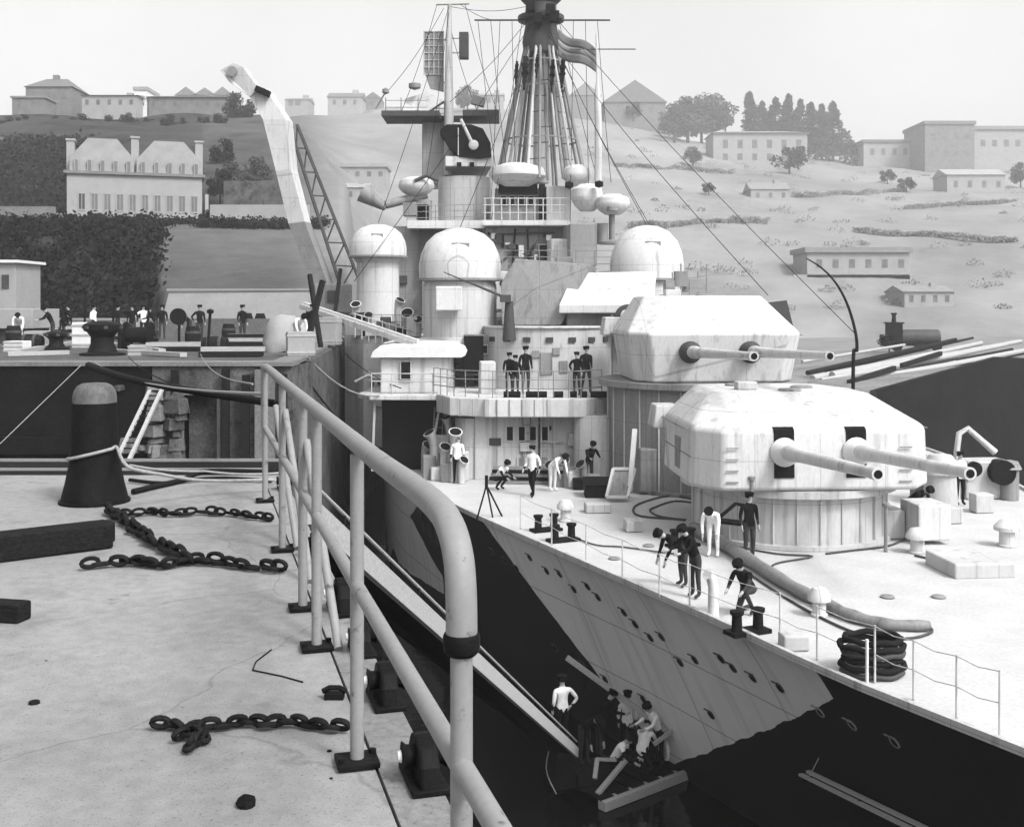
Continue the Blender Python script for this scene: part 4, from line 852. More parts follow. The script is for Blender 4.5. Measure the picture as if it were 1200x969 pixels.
# inner web plate following the bend
ctr = pts[22:41]
mb = MB(); inn = []; out_ = []
for k in range(len(ctr)):
    a = ctr[max(k-1,0)]; b = ctr[min(k+1,len(ctr)-1)]; t_ = (b-a).normalized(); nrm = Vector((1,0,0)).cross(t_).normalized()
    if nrm.z > 0 and k < 12 or (k >= 12 and nrm.y < 0): nrm = -nrm
    inn.append(ctr[k]+nrm*.082); out_.append(ctr[k]+nrm*.02)
n = len(ctr); vs_ = [p+Vector((s_,0,0)) for s_ in (-.012,.012) for p in inn+out_]
mb.add(vs_, [f for k in range(n-1) for f in ((k,k+1,n+k+1,n+k),(2*n+k,3*n+k,3*n+k+1,2*n+k+1),(k,2*n+k,2*n+k+1,k+1))]+[(0,n,3*n,2*n),(n-1,3*n-1,4*n-1,2*n-1)]); mb.build('web_plate', M_iron, rl)
# raking struts behind the posts and the second (outer) run of tube at the far end
for (ya, yb, za, zb) in ((7.5,6.6,.95,.02),(8.4,7.5,.9,.02),(6.05,5.3,.92,.02)):
    mb = MB(); mb.tube([rp_(ya,za,.02), rp_(yb,zb,.10)], .022, 12); mb.build('strut', M_rail, rl, smooth=40)
mb = MB(); mb.tube([rp_(9.6,1.14), rp_(9.62,1.0), rp_(9.6,.55)], .024, 10); mb.build('end_drop', M_rail, rl, smooth=40)
# iron fairlead brackets standing on the coping
def bracket():
    o = local('mooring_bracket', '', 'bracket', 'iron mooring brackets along the quay edge')
    mb = MB(); ol = [(-.13,0),(-.115,.09),(-.07,.15),(0,.165),(.07,.15),(.115,.09),(.13,0)]
    n = len(ol); mb.add([(-.035,y,z) for y, z in ol]+[(.035,y,z) for y, z in ol], [tuple(range(n)), tuple(range(n,2*n))[::-1]]+[(i,i+n,(i+1) % n+n,(i+1) % n) for i in range(n)])
    mb.build('cheek', M_iron, o, bevel=.012)
    mb = MB(); Mr = Matrix.Rotation(R(90),3,'Y'); mb.lathe((0,0,.095), [(.05,-.075),(.038,-.06),(.034,0),(.038,.06),(.05,.075)], 16, M=Mr); mb.build('roller', M_iron, o, smooth=40)
    mb = MB(); mb.lathe((-.08,0,.095), [(.0001,-.014),(.018,-.012),(.022,0)], 12, M=Mr); mb.build('pin_head', M_canvas, o, smooth=40)
    mb = MB(); mb.box((0,0,.012), (.13,.27,.022)); mb.build('base_plate', M_iron, o, bevel=.005)
    return o
b0 = bracket(); first = True
for (px, py, lb, s) in ((494,915,'nearest black iron mooring bracket beside the end post of the railing',1.0),(446,822,'second black iron bracket past the end post, under the sloping rail tube',1.0),(403,764,'half hidden black iron bracket behind the fat post',.85),(393,716,'rounded black iron bracket with a pale pin, between the crowded posts',1.1),(341,652,'small black iron bracket at the foot of the far posts',1.0),(322,574,'farthest black iron bracket beside the last railing post',.9)):
    g = G(px, py, .006); g.x = railx(g.y)+EO-.05; loc = (g.x, g.y, .006)
    if first: b0.location = loc; b0.rotation_euler.z = R(16); b0['label'] = lb; first = False
    else: dup(b0, loc, R(16), lb, s)

# ================================================================ bollard, chains, ropes and timbers on the quay
bo = G(111,588); bd = empty('mooring_bollard', (bo.x,bo.y,0), 'tall black cast iron bollard with a pale domed cap on the quay', 'bollard')
mb = MB(); mb.lathe((bo.x,bo.y,0), [(.275,0),(.265,.06),(.24,.16),(.212,.30),(.195,.46),(.185,.65),(.18,.84)], 40); mb.build('shaft', M_iron, bd, smooth=40)
mb = MB(); mb.lathe((bo.x,bo.y,0), [(.18,.842),(.178,.90),(.168,.94),(.14,.985),(.10,1.005),(.0001,1.013)], 40); mb.build('cap', mat('bollard_cap_toplight', .085, .4, 9, .6, .2, None, .3), bd, smooth=50)  # cap coloured paler than the shaft to imitate light from above
mb = MB(); mb.lathe((bo.x,bo.y,0), [(.29,.0),(.29,.022),(.27,.026)], 32); mb.build('base_flange', M_iron, bd, smooth=40)
def resample(pts, d):
    pts = [Vector(p) for p in pts]; out = [pts[0].copy()]; acc = 0
    for a, b in zip(pts, pts[1:]):
        L = (b-a).length; t = d-acc
        while t <= L: out.append(a+(b-a)*(t/L)); t += d
        acc = (acc+L) % d if L < d-acc+1e-9 or True else acc
        acc = L-(t-d)
    return out
def chain(route, label, ln=.15, wr=.016, wob=.02):
    pts = resample(route, ln*.64); mb = MB()
    for i in range(len(pts)-1):
        a, b = pts[i], pts[i+1]; c = (a+b)/2+Vector((random.uniform(-wob,wob), random.uniform(-wob,wob), 0)); d = (b-a).normalized()
        roll = R(20+random.uniform(-15,15)) if i % 2 else R(75+random.uniform(-15,15))
        sd = d.cross(Vector((0,0,1))).normalized(); up = sd.cross(d); w = sd*math.cos(roll)+up*math.sin(roll)
        lk = []
        for k in range(12):
            t = 2*math.pi*k/12; lk.append(c+d*(math.cos(t)*ln*.5)+w*(math.sin(t)*ln*.27))
        zmin = min(p.z for p in lk); lk = [p+Vector((0,0,max(0, wr-zmin+.006))) for p in lk]
        mb.tube(lk, wr, 6, closed=True)
    o = mb.build('mooring_chain', M_chain, smooth=60); tag(o, label, 'chain', 'heavy chains lying on the quay'); return o
g = lambda x, y, z=.012: G(x,y)+Vector((0,0,z))
chain([g(128,602),g(150,618),g(172,636),g(196,652),g(226,664)], 'thick rusty chain running slantwise from the bollard foot', .125, .019)
chain([g(105,668),g(135,664),g(165,665),g(195,668),g(230,662),g(262,664),g(300,669),g(342,674)], 'rusty chain lying across the quay, met by the slanting chain', .105, .015, .03)
chain([g(128,604),g(155,606),g(180,604),g(200,607),g(230,604),g(262,605),g(290,609),g(322,612)], 'rusty chain running straight from the bollard foot to the railing', .095, .012, .025)
chain([g(180,856),g(205,856),g(222,864),g(238,858),g(262,856),g(285,853),g(310,855),g(340,852),g(368,857),g(408,862)], 'nearest rusty chain, lying alone across the lower quay', .068, .0115, .012)
chain([g(205,872),g(222,866),g(236,872),g(226,882),g(238,862)], 'short tangled end of chain below the nearest chain', .066, .0105, .02)
def rope(route, label, r=.02, m=None, sag=0, cat='rope', name='mooring_rope', grp='ropes and cables about the dock'):
    pts = [Vector(p) for p in route]; P = []
    if len(pts) > 2 and not sag: pts = smooth_path(pts, 4)
    for i, (a, b) in enumerate(zip(pts, pts[1:])):
        for k in range(8): t = k/8; P.append(a+(b-a)*t-Vector((0,0,sag*4*t*(1-t))))
    mb = MB(); mb.tube(P+[pts[-1]], r, 8); o = mb.build(name, m or M_rope, smooth=60); tag(o, label, cat, grp); return o
bp = Vector((bo.x,bo.y,.42))
ring = [bp+Vector((.215*math.cos(a), .215*math.sin(a), .05*math.cos(a))) for a in [R(150+15*i) for i in range(14)]]
rope(ring+[W(150,547,8.9),W(190,556,9.2),W(240,563,9.6),W(322,562,9.9)], 'pale rope turned round the bollard and led to the railing', .014)
rope([W(152,545,9.2),W(240,552,10.2),W(330,554,10.6)], 'thin pale rope stretched above the turned one, bollard to railing', .010, None, .02)
rope([g(156,580,.03),g(180,574,.03),g(214,566,.03),g(240,556,.03),g(320,557,.03)], 'black tarred rope curving over the quay behind the bollard', .026, M_drope)
rope([g(152,566,.03),g(190,570,.03),g(222,566,.03),g(262,564,.03),g(318,567,.03)], 'second tarred rope, lying flat behind the bollard', .018, M_drope)
tb = empty('timber_baulk', G(60,640), 'long dark timber baulk lying at the left edge of the quay', 'timber')
a = G(-60,664)+Vector((0,0,.09)); b = G(128,640)+Vector((0,0,.09)); mb = MB(); mb.bar(a,b,.20,.17); mb.build('beam', M_timber, tb, bevel=.015)
mb = MB(); mb.bar(a+Vector((.02,.22,-.02)), b+Vector((-.05,.20,-.02)), .14,.14); mb.build('second_beam', M_timber, tb, bevel=.015)
mb = MB(); a = G(-30,724)+Vector((0,0,.05)); b = G(29,728)+Vector((0,0,.05)); mb.bar(a,b,.12,.10); tag(mb.build('timber_offcut', M_timber, bevel=.012), 'short dark block of timber at the left edge, below the baulk', 'timber')
mb = MB(); c = G(289,944); bmv = []
mb.lathe((c.x,c.y,0), [(.030,0),(.034,.012),(.026,.03),(.010,.038),(.0001,.04)], 9); o = mb.build('loose_stone', M_iron); tag(o, 'small dark stone lying alone near the bottom of the quay', 'stone')
for v in o.data.vertices: v.co *= 1+.22*noise.noise(v.co*40)
mb = MB(); mb.tube([g(355,800,.004),g(330,793,.004),g(296,786,.004),g(300,776,.004),g(318,762,.004)], .0035, 6); tag(mb.build('bent_wire', M_iron), 'thin bent wire lying on the bare quay', 'wire')
for (x, y, s, lb) in ((392,818,.05,'small iron cleat beside the coping joint, right of the bent wire'),):
    c = G(x,y); mb = MB(); mb.box((c.x,c.y,.012), (s*1.6,s,.024)); mb.tube([(c.x-.05,c.y,.03),(c.x-.02,c.y,.045),(c.x+.02,c.y,.045),(c.x+.05,c.y,.03)], .012, 8); tag(mb.build('iron_cleat', M_iron, smooth=30), lb, 'cleat')
k = 0
for (x, y, s, lb) in ((40,824,.05,'dark tar lump in the stained patch on the left'),(150,1200,.0,''),(54,774,.012,'tiny dark pebble above the stained patch'),(386,880,.02,'dark pebble by the end of the nearest chain'),(388,912,.014,'small dark pebble by the coping joint at the bottom')):
    if s == 0: continue
    c = G(x,y); mb = MB(); mb.lathe((c.x,c.y,0), [(s*.5,0),(s*.45,s*.2),(.0001,s*.3)], 8); tag(mb.build('pebble', M_iron, smooth=60), lb, 'pebble')

# ================================================================ gangway down to the raft, raft and its gear
gw = empty('gangway', (-1.7,9.6,0), 'long steep gangway sloping from the quay down to the raft', 'gangway')
ga = Vector((-2.0,9.75,-.12)); gb = Vector((1.30,26.4,-8.9)); dgw = (gb-ga).normalized(); sd = Vector((dgw.y,-dgw.x,0)).normalized()
for s_, m_ in ((.25,M_plank),(-.25,M_timber)):
    mb = MB(); mb.bar(ga+sd*s_-Vector((0,0,.02)), gb+sd*s_-Vector((0,0,.02)), .07, .22); mb.build('side_beam', m_, gw)
mb = MB(); mb.tube([ga+sd*.25+Vector((0,0,.24)), gb+sd*.25+Vector((0,0,.24))], .018, 8); mb.build('hand_rope', M_plank, gw)
for t in (.05,.2,.35,.5,.65,.8,.95):
    c = ga+(gb-ga)*t+sd*.25; mb = MB(); mb.tube([c, c+Vector((0,0,.24))], .018, 6); mb.build('hand_post', M_timber, gw)
mb = MB(); mb.bar(ga-Vector((0,0,.04)), gb-Vector((0,0,.04)), .42, .05); mb.build('tread_board', M_timber, gw)
L = (gb-ga).length
for i in range(14):
    c = ga+dgw*(L*(i+.5)/14)+Vector((0,0,.10)); mb = MB(); mb.bar(c-sd*.2, c+sd*.2, .05,.03); mb.build('cleat', M_timber, gw)
rf = empty('work_raft', (3.4,27.2,-10.1), 'low dark work raft of beams floating against the hull', 'raft')
ra = W(705,940,26.1); rb = W(838,884,28.6); ra.z = rb.z = -9.95; rd = (rb-ra).normalized(); rn = Vector((-rd.y, rd.x, 0))
mb = MB(); mb.bar(ra-Vector((0,0,.12)), rb-Vector((0,0,.12)), .26,.24); mb.build('edge_beam', M_plank, rf, bevel=.02)
mb = MB(); mb.bar(ra+rn*2.0-Vector((0,0,.14)), rb+rn*1.4-Vector((0,0,.14)), .26,.24); mb.build('edge_beam', M_timber, rf, bevel=.02)
for i in range(7):
    p = ra+rd*(.2+i*.52); mb = MB(); mb.bar(p+Vector((0,0,.0)), p+rn*1.75, .40,.05); mb.build('deck_board', M_iron, rf)
mb = MB(); mb.bar(W(700,930,26.4), W(735,888,27.1), .12,.08); tag(mb.build('plank', M_plank), 'pale plank slanting across the near corner of the raft', 'plank', 'loose planks about the raft')
mb = MB(); mb.bar(W(697,912,26.6), W(700,889,26.9), .10,.08); mb.bar(W(699,889,26.9), W(722,890,27.0), .08,.06); tag(mb.build('trestle', M_plank), 'small pale trestle standing at the left end of the raft', 'trestle')
mb = MB(); mb.bar(W(664,770,28.5), W(806,874,27.6), .10,.12); tag(mb.build('fender_spar', M_plank), 'long pale spar leaning on the hull above the raft', 'spar', 'spars about the hull')
mb = MB(); mb.bar(W(766,872,27.4), W(862,800,28.2), .07,.09); tag(mb.build('fender_spar', M_plank), 'short pale spar crossing the long one at the hull', 'spar', 'spars about the hull')
st = empty('painting_stage', W(1000,936,20), 'pale double plank stage hung against the black bow', 'stage')
sa, sb2 = W(938,907,22.0), W(1075,974,18.9); sdir = (sb2-sa).normalized(); off = Vector((.12,-.10,.10))
for o_ in (Vector((0,0,0)), off): mb = MB(); mb.bar(sa+o_, sb2+o_, .09,.05); mb.build('stage_plank', M_plank, st)
for t in (.06,.5,.94):
    c = sa+(sb2-sa)*t; mb = MB(); mb.bar(c-off*.3-Vector((0,0,.04)), c+off*1.3-Vector((0,0,.04)), .06,.05); mb.build('crosspiece', M_timber, st)
for t in (.08,):
    c = sa+(sb2-sa)*t; mb = MB(); mb.tube([c, c+Vector((.35,.1,.6)), c+Vector((.0,.25,2.55))], .012, 6); mb.build('hanging_rope', M_rope, st)
rope([W(1125,972,19),W(1205,930,18)], 'pale rope slanting across the black bow at the bottom right', .016, None, .05)
rope([W(684,812,28),W(688,790,28.6),W(676,775,29)], 'dark line hanging down the hull above the raft', .016, M_drope)
rope([W(648,862,26),W(640,900,25.9),W(652,930,25.9)], 'thin rope dangling below the foot of the gangway', .014, None, 0)
mb = MB(); mb.tube([W(1128,892,18.1),W(1122,905,18.1),W(1128,912,18.1),W(1138,903,18.1),W(1150,905,18.1)], .012, 6); tag(mb.build('looped_line', M_rope), 'pale looped line hanging on the black bow at right', 'rope')

# ---------------------------------------------------------------- things lying on the fore deck
D = lambda x, y, z=.03: G(x,y,DK)+Vector((0,0,z))
rope([D(822,588),D(785,582),D(752,590),D(742,598),D(752,606),D(800,610),D(834,616)], 'outer hose loop round the foot of the forward turret', .035, M_shipd, 0, 'hose', 'deck_hose', 'hoses and cables on the deck')
rope([D(826,592),D(792,588),D(768,595),D(762,600),D(778,607),D(826,612)], 'inner hose loop round the foot of the forward turret', .03, M_shipd, 0, 'hose', 'deck_hose', 'hoses and cables on the deck')
rope([D(822,628),D(858,640),D(910,650),D(952,653),D(915,660),D(905,664)], 'cable running out from the thick hose and doubling back', .025, M_shipd, 0, 'cable', 'deck_cable', 'hoses and cables on the deck')
rope([D(968,650),D(1000,646),D(1040,641),D(1062,632)], 'dark cable lying in front of the forward turret', .03, M_shipd, 0, 'cable', 'deck_cable', 'hoses and cables on the deck')
rope([D(676,632),D(700,640),D(730,642),D(790,650),D(808,648)], 'cable lying along the deck edge left of the leaning sailor', .022, M_shipd, 0, 'cable', 'deck_cable', 'hoses and cables on the deck')
rope([D(1072,652),D(1100,657),D(1130,655)], 'short cable end lying left of the hatch', .03, M_shipd, 0, 'cable', 'deck_cable', 'hoses and cables on the deck')
hp = smooth_path([D(812,626,.17),D(845,643,.17),D(880,665,.17),D(925,693,.15),D(965,714,.14),D(1000,729,.13),D(1040,738,.12),D(1090,740,.12)], 6)
mb = MB(); mb.tube(hp, [.19-.09*i/(len(hp)-1)+.012*math.sin(i*1.3) for i in range(len(hp))], 14); tag(mb.build('deck_hose', M_shipm, smooth=60), 'thick grey canvas hose curving across the fore deck from the forward turret', 'hose', 'hoses and cables on the deck')
rope([D(870,668),D(915,698),D(960,724),D(1010,745),D(1060,750),D(1092,742),D(1080,732),D(1050,736)], 'dark line running along the lower edge of the thick canvas hose', .028, M_shipd, 0, 'cable', 'deck_cable', 'hoses and cables on the deck')
hz_ = empty('coiled_hawser', D(1022,796,0), 'tall stack of dark coiled hawser on deck behind a white stanchion', 'rope coil')
c = D(1022,790,0)
for i in range(6):
    mb = MB(); r = .52+.04*math.sin(i*2.1); mb.tube([(c.x+.02*math.sin(i*3)+r*math.cos(2*math.pi*k/28), c.y+.75*r*math.sin(2*math.pi*k/28), DK+.07+i*.115+.02*math.sin(k*1.3+i)) for k in range(28)], .055, 8, closed=True); mb.build('turn', M_drope if i % 3 else M_shipd, hz_, smooth=60)
mb = MB(); q = D(1016,802,0); mb.tube([q,q+Vector((0,0,.78))], .028, 10); tag(mb.build('white_stanchion', M_canvas, smooth=40), 'white stanchion standing in front of the coiled hawser', 'stanchion')
mb = MB(); q = D(836,722,0); mb.tube([q,q+Vector((0,0,.62)),q+Vector((-.05,0,.82)),q+Vector((-.14,-.05,.9))], [.12,.11,.11,.13], 16); tag(mb.build('vent_pipe', M_canvas, smooth=50), 'white bent vent pipe beside the leaning sailor', 'vent')
pb = empty('leaning_board', D(722,580,0), 'white panelled board leaning at the foot of the tall barbette', 'board')
p = [W(711,582,37.0),W(736,582,37.0),W(744,549,37.6),W(719,549,37.6)]; th = Vector((.02,.10,.0)); mb = MB()
mb.add(p+[x+th for x in p], [(0,1,2,3),(7,6,5,4),(0,4,5,1),(1,5,6,2),(2,6,7,3),(3,7,4,0)]); mb.build('panel', M_shipm, pb)
mb = MB()
for a, b in ((0,1),(1,2),(2,3),(3,0)): mb.bar(p[a]-th*.4, p[b]-th*.4, .09,.09)
mb.build('frame', M_canvas, pb)
mb = MB(); mb.bar(W(738,560,37.2)-Vector((0,0,.45)), W(744,503,38.0), .16,.12); tag(mb.build('leaning_spar', M_canvas, bevel=.01), 'white spar propped upright against the tall barbette', 'spar')
mb = MB(); a = W(700,575,39); mb.bw(a.x-.5,a.x+.4,37.8,38.6,DK,DK+.45); mb.add([(a.x-.55,37.7,DK+.45),(a.x+.45,37.7,DK+.45),(a.x+.45,38.7,DK+.6),(a.x-.55,38.7,DK+.6)],[(0,1,2,3)]); tag(mb.build('gear_chest', M_iron), 'low black chest standing left of the leaning board', 'chest')

# gangway-like brow from the far quay to the ship
brw = empty('boarding_brow', W(362,362,50), 'white boarding brow sloping from the far quay to the ship', 'gangway')
a, b = W(356,359,51), W(490,404,45.2); mb = MB(); mb.bar(a,b,.5,.22); mb.build('walkway', M_shipl, brw)
dd = b-a
for s in (-.22,.22):
    mb = MB(); mb.bar(a+Vector((0,s,.16)), b+Vector((0,s,.16)), .05,.10); mb.build('side_plate', M_canvas, brw)
mb = MB(); mb.bar((a.x+.2,51,0),(a.x+.2,51,a.z-.1),.18,.18); mb.bar((a.x+1.0,50.8,0),(a.x+.3,50.8,a.z-.3),.12,.12); mb.build('trestle_leg', M_timber, brw)

# ---------------------------------------------------------------- flag and staff
fs = empty('flag_staff', W(700,212,59), 'white flag staff standing right of the tripod mast', 'flagpole')
mb = MB(); mb.tube([W(701,222,59),W(701,140,59),W(700,110,59)], [.20,.19,.17], 14); mb.tube([W(700,110,59),W(700,95,59),W(699,40,59)], [.17,.06,.05], 10); mb.build('pole', M_shipl, fs, smooth=30)
mb = MB(); mb.tube([W(668,58,59),W(745,58,59)], .03, 8); mb.build('yard', M_shipd, fs)
fl = empty('signal_flag', W(700,80,59), 'striped flag flying between the tripod mast and the staff', 'flag')
V = []; nx, ny = 18, 8
for j in range(ny+1):
    for i in range(nx+1):
        u, v = i/nx, j/ny; px = 654+u*45; py = 34+v*(31-4*u)+u*24+2*math.sin(u*6)
        p = W(px, py, 59.2); p.y += .22*math.sin(u*7+v*.6); V.append(p)
def strip(j0, j1, m, nm, par):
    mb = MB(); vs_ = [V[j*(nx+1)+i] for j in range(j0,j1+1) for i in range(nx+1)]; mb.add(vs_, [(j*(nx+1)+i, j*(nx+1)+i+1, (j+1)*(nx+1)+i+1, (j+1)*(nx+1)+i) for j in range(j1-j0) for i in range(nx)])
    o = mb.build(nm, m, par, smooth=80); s = o.modifiers.new('thickness','SOLIDIFY'); s.thickness = .012; return o
strip(0,3,M_flagd,'stripe',fl); strip(3,5,M_flag,'stripe',fl); strip(5,8,M_flagd,'stripe',fl)

# ================================================================ people
def skin_mesh(J, E, rad, root, subs=1):
    names = list(J); idx = {n: i for i, n in enumerate(names)}
    me = bpy.data.meshes.new('body'); me.from_pydata([J[n] for n in names], [(idx[a],idx[b]) for a, b in E], [])
    ob = bpy.data.objects.new('tmp', me); COL.objects.link(ob)
    ob.modifiers.new('skin', 'SKIN'); 
    for n in names:
        sv = me.skin_vertices[0].data[idx[n]]; r = rad[n]; sv.radius = r if isinstance(r, tuple) else (r, r); sv.use_root = (n == root)
    ss = ob.modifiers.new('sub', 'SUBSURF'); ss.levels = subs; ss.render_levels = subs
    bpy.context.view_layer.update()
    out = bpy.data.meshes.new_from_object(ob.evaluated_get(bpy.context.evaluated_depsgraph_get()))
    bpy.data.objects.remove(ob); bpy.data.meshes.remove(me)
    return out
def rotx(p, c, a): return c+Matrix.Rotation(a, 3, 'X')@(p-c)
def pose(kind):
    J = dict(pelvis=(0,0,.95), waist=(0,0,1.10), chest=(0,.01,1.30), neckb=(0,.015,1.46), headb=(0,0,1.545), headm=(0,-.015,1.63), headt=(0,-.005,1.72), nose=(0,-.115,1.615),
      shL=(.185,.01,1.41), elL=(.235,.04,1.14), wrL=(.235,-.05,.92), paL=(.235,-.075,.85), shR=(-.185,.01,1.41), elR=(-.235,.04,1.14), wrR=(-.235,-.05,.92), paR=(-.235,-.075,.85),
      hiL=(.10,0,.90), knL=(.105,-.02,.50), anL=(.11,.02,.10), toL=(.12,-.13,.045), hiR=(-.10,0,.90), knR=(-.105,-.02,.50), anR=(-.11,.02,.10), toR=(-.12,-.13,.045))
    J = {k: Vector(v) for k, v in J.items()}
    up = ['waist','chest','neckb','headb','headm','headt','nose','shL','elL','wrL','paL','shR','elR','wrR','paR']
    def bend(a):
        for n in up: J[n] = rotx(J[n], J['pelvis'], a)
    def arms(el, wr, pa):
        for s, q in ((1,'L'),(-1,'R')):
            b = J['sh'+q]
            J['el'+q] = b+Vector((s*el[0],el[1],el[2])); J['wr'+q] = J['el'+q]+Vector((s*wr[0],wr[1],wr[2])); J['pa'+q] = J['wr'+q]+Vector((s*pa[0],pa[1],pa[2]))
    if kind == 'bend':
        bend(R(62)); arms((.03,-.06,-.26),(-.03,-.10,-.22),(0,-.02,-.08))
    if kind == 'lean':
        bend(R(30)); arms((.04,-.16,-.20),(-.02,-.22,-.06),(0,-.08,0))
    if kind in ('crouch','kneel'):
        dz = -.52 if kind == 'crouch' else -.40
        for n in J:
            if n[:2] not in ('kn','an','to'): J[n] = J[n]+Vector((0,.08,dz))
        for s, q in ((1,'L'),(-1,'R')): J['kn'+q] = Vector((s*.17,-.30,.50)); J['an'+q] = Vector((s*.13,.04,.10)); J['to'+q] = Vector((s*.15,-.12,.045))
        if kind == 'kneel': J['knR'] = Vector((-.13,-.16,.07)); J['anR'] = Vector((-.12,.28,.09)); J['toR'] = Vector((-.12,.40,.04)); J['knL'] = Vector((.15,-.36,.56))
        bend(R(38)); arms((.03,-.14,-.22),(-.04,-.18,-.10),(0,-.07,-.03))
    if kind == 'akimbo':
        J['elR'] = J['shR']+Vector((-.17,.08,-.22)); J['wrR'] = J['elR']+Vector((.13,-.06,-.20)); J['paR'] = J['wrR']+Vector((.06,-.02,-.02))
    if kind == 'stride':
        J['knL'] += Vector((0,-.12,0)); J['anL'] += Vector((0,-.16,0)); J['toL'] += Vector((0,-.16,0)); J['anR'] += Vector((0,.22,.03)); J['toR'] += Vector((0,.20,0)); J['knR'] += Vector((0,.06,0))
        J['elL'] += Vector((0,.08,0)); J['wrL'] += Vector((0,.12,.03)); J['paL'] += Vector((0,.12,.03)); J['wrR'] += Vector((0,-.16,.04)); J['paR'] += Vector((0,-.18,.05))
    E = [('pelvis','waist'),('waist','chest'),('chest','neckb'),('neckb','headb'),('headb','headm'),('headm','headt'),('headm','nose'),('chest','shL'),('shL','elL'),('elL','wrL'),('wrL','paL'),('chest','shR'),('shR','elR'),('elR','wrR'),('wrR','paR'),
         ('pelvis','hiL'),('hiL','knL'),('knL','anL'),('anL','toL'),('pelvis','hiR'),('hiR','knR'),('knR','anR'),('anR','toR')]
    rad = dict(pelvis=(.15,.115), waist=(.145,.105), chest=(.165,.12), neckb=.06, headb=.065, headm=(.082,.095), headt=.062, nose=.016, hiL=.095, hiR=.095, knL=.062, knR=.062, anL=.045, anR=.045, toL=.042, toR=.042)
    for q in 'LR': rad.update({'sh'+q:.068,'el'+q:.048,'wr'+q:.032,'pa'+q:(.04,.022)})
    for s, q in ((1,'L'),(-1,'R')):                                      # four fingers and a thumb on each palm
        p = J['pa'+q]; d = (p-J['wr'+q]).normalized(); sdv = d.cross(Vector((1,0,0))).normalized()
        for i, (o_, ln) in enumerate(((-.027,.065),(-.009,.075),(.009,.072),(.027,.058))):
            n1, n2 = f'f{i}a{q}', f'f{i}b{q}'; J[n1] = p+sdv*o_+d*.045; J[n2] = J[n1]+d*ln*.7+Vector((-s*.02,0,0)); rad[n1] = .0095; rad[n2] = .0075; E += [('pa'+q,n1),(n1,n2)]
        n1, n2 = 'ta'+q, 'tb'+q; J[n1] = p-d*.02+sdv*(-.045)+Vector((-s*.01,0,0)); J[n2] = J[n1]+d*.04-sdv*.012; rad[n1] = .011; rad[n2] = .009; E += [('pa'+q,n1),(n1,n2)]
    return J, E, rad
BODY = {}
def person(loc, rz, kind, label, jacket, group, cap=True, sc=1.0, trousers=None):
    key = (kind, jacket.name)
    J, E, rad = pose(kind)
    if key not in BODY:
        me = skin_mesh(J, E, rad, 'pelvis'); me.materials.clear()
        for m_ in (jacket, M_skin, trousers or (M_trous if jacket is M_cloth else M_cloth)): me.materials.append(m_)
        seg = lambda p, a, b: (p-(a+(b-a)*max(0, min(1, (p-a).dot(b-a)/(b-a).length_squared)))).length
        for f in me.polygons:
            p = f.center; dh = min(seg(p, J['headb'], J['headt']), seg(p, J['headm'], J['nose'])); dn = seg(p, J['neckb'], J['chest']); dpa = min((p-J['paL']).length, (p-J['paR']).length)
            dl = min(seg(p,J['hi'+q],J['kn'+q]) for q in 'LR'); dl = min(dl, *(seg(p,J['kn'+q],J['an'+q]) for q in 'LR'), *(seg(p,J['an'+q],J['to'+q]) for q in 'LR')); dt = seg(p, J['pelvis'], J['chest'])
            f.material_index = 1 if (dh < dn and dh < .14) or dpa < .085 and dl > .06 else (2 if dl < dt*.9 else 0); f.use_smooth = True
        # cap
        hd = (J['headt']-J['headb']).normalized(); fwd = (J['nose']-J['headm']).normalized(); sdv = hd.cross(fwd).normalized(); fwd = sdv.cross(hd).normalized()
        M = Matrix((sdv, -fwd, hd)).transposed(); mb = MB()
        mb.lathe(J['headt']-hd*.045-fwd*-.005, [(.098,-.01),(.102,.02),(.125,.055),(.115,.085),(.0001,.10)], 18, M=M)
        q = J['headt']-hd*.04+fwd*.09; mb.box(q, (.14,.09,.012), 0)
        c = mb.build('cap', M_cloth, smooth=50); cm = c.data; cm2 = cm.copy(); L0 = c.location.copy()
        for v in cm2.vertices: v.co += L0
        bpy.data.objects.remove(c)
        mb = MB(); hb = []
        mb.lathe(J['headt']-hd*.055+fwd*-.018, [(.094,-.045),(.100,-.01),(.097,.02),(.07,.055),(.0001,.07)], 14, M=M)
        h = mb.build('hair', M_cloth, smooth=60); hm = h.data.copy(); L0 = h.location.copy()
        for v in hm.vertices: v.co += L0
        bpy.data.objects.remove(h)
        BODY[key] = (me, cm2, hm)
    me, cm, hm = BODY[key]
    r = empty('person', loc, label, 'person', group, rz); r.scale = (sc,)*3
    o = bpy.data.objects.new('body', me); COL.objects.link(o); o.parent = r
    o = bpy.data.objects.new('hair', hm); COL.objects.link(o); o.parent = r
    if cap: o = bpy.data.objects.new('cap', cm); COL.objects.link(o); o.parent = r
    return r
rz_ = -9.92
person((1.22,26.9,rz_+.9), R(200), 'akimbo', 'worker in pale shirt, dark trousers and cap standing at the foot of the gangway', M_lcloth, 'men working on the raft')
mb = MB(); mb.box((1.25,26.95,rz_+.44), (.7,.6,.9), R(20), 0, .9, .9); tag(mb.build('raft_box', M_timber, bevel=.03), 'dark wooden box under the standing worker at the raft', 'box')
person((1.78,27.3,rz_+.35), R(30), 'bend', 'worker in dark clothes bending down just right of the standing one', M_cloth, 'men working on the raft')
mb = MB(); mb.box((1.85,27.2,rz_+.17), (.9,.9,.34), R(20)); tag(mb.build('raft_box', M_timber, bevel=.03), 'low dark box under the bending worker at the raft', 'box')
person((2.55,27.3,rz_+.03), R(70), 'crouch', 'worker in a white jacket crouching near the left end of the raft', M_lcloth, 'men working on the raft')
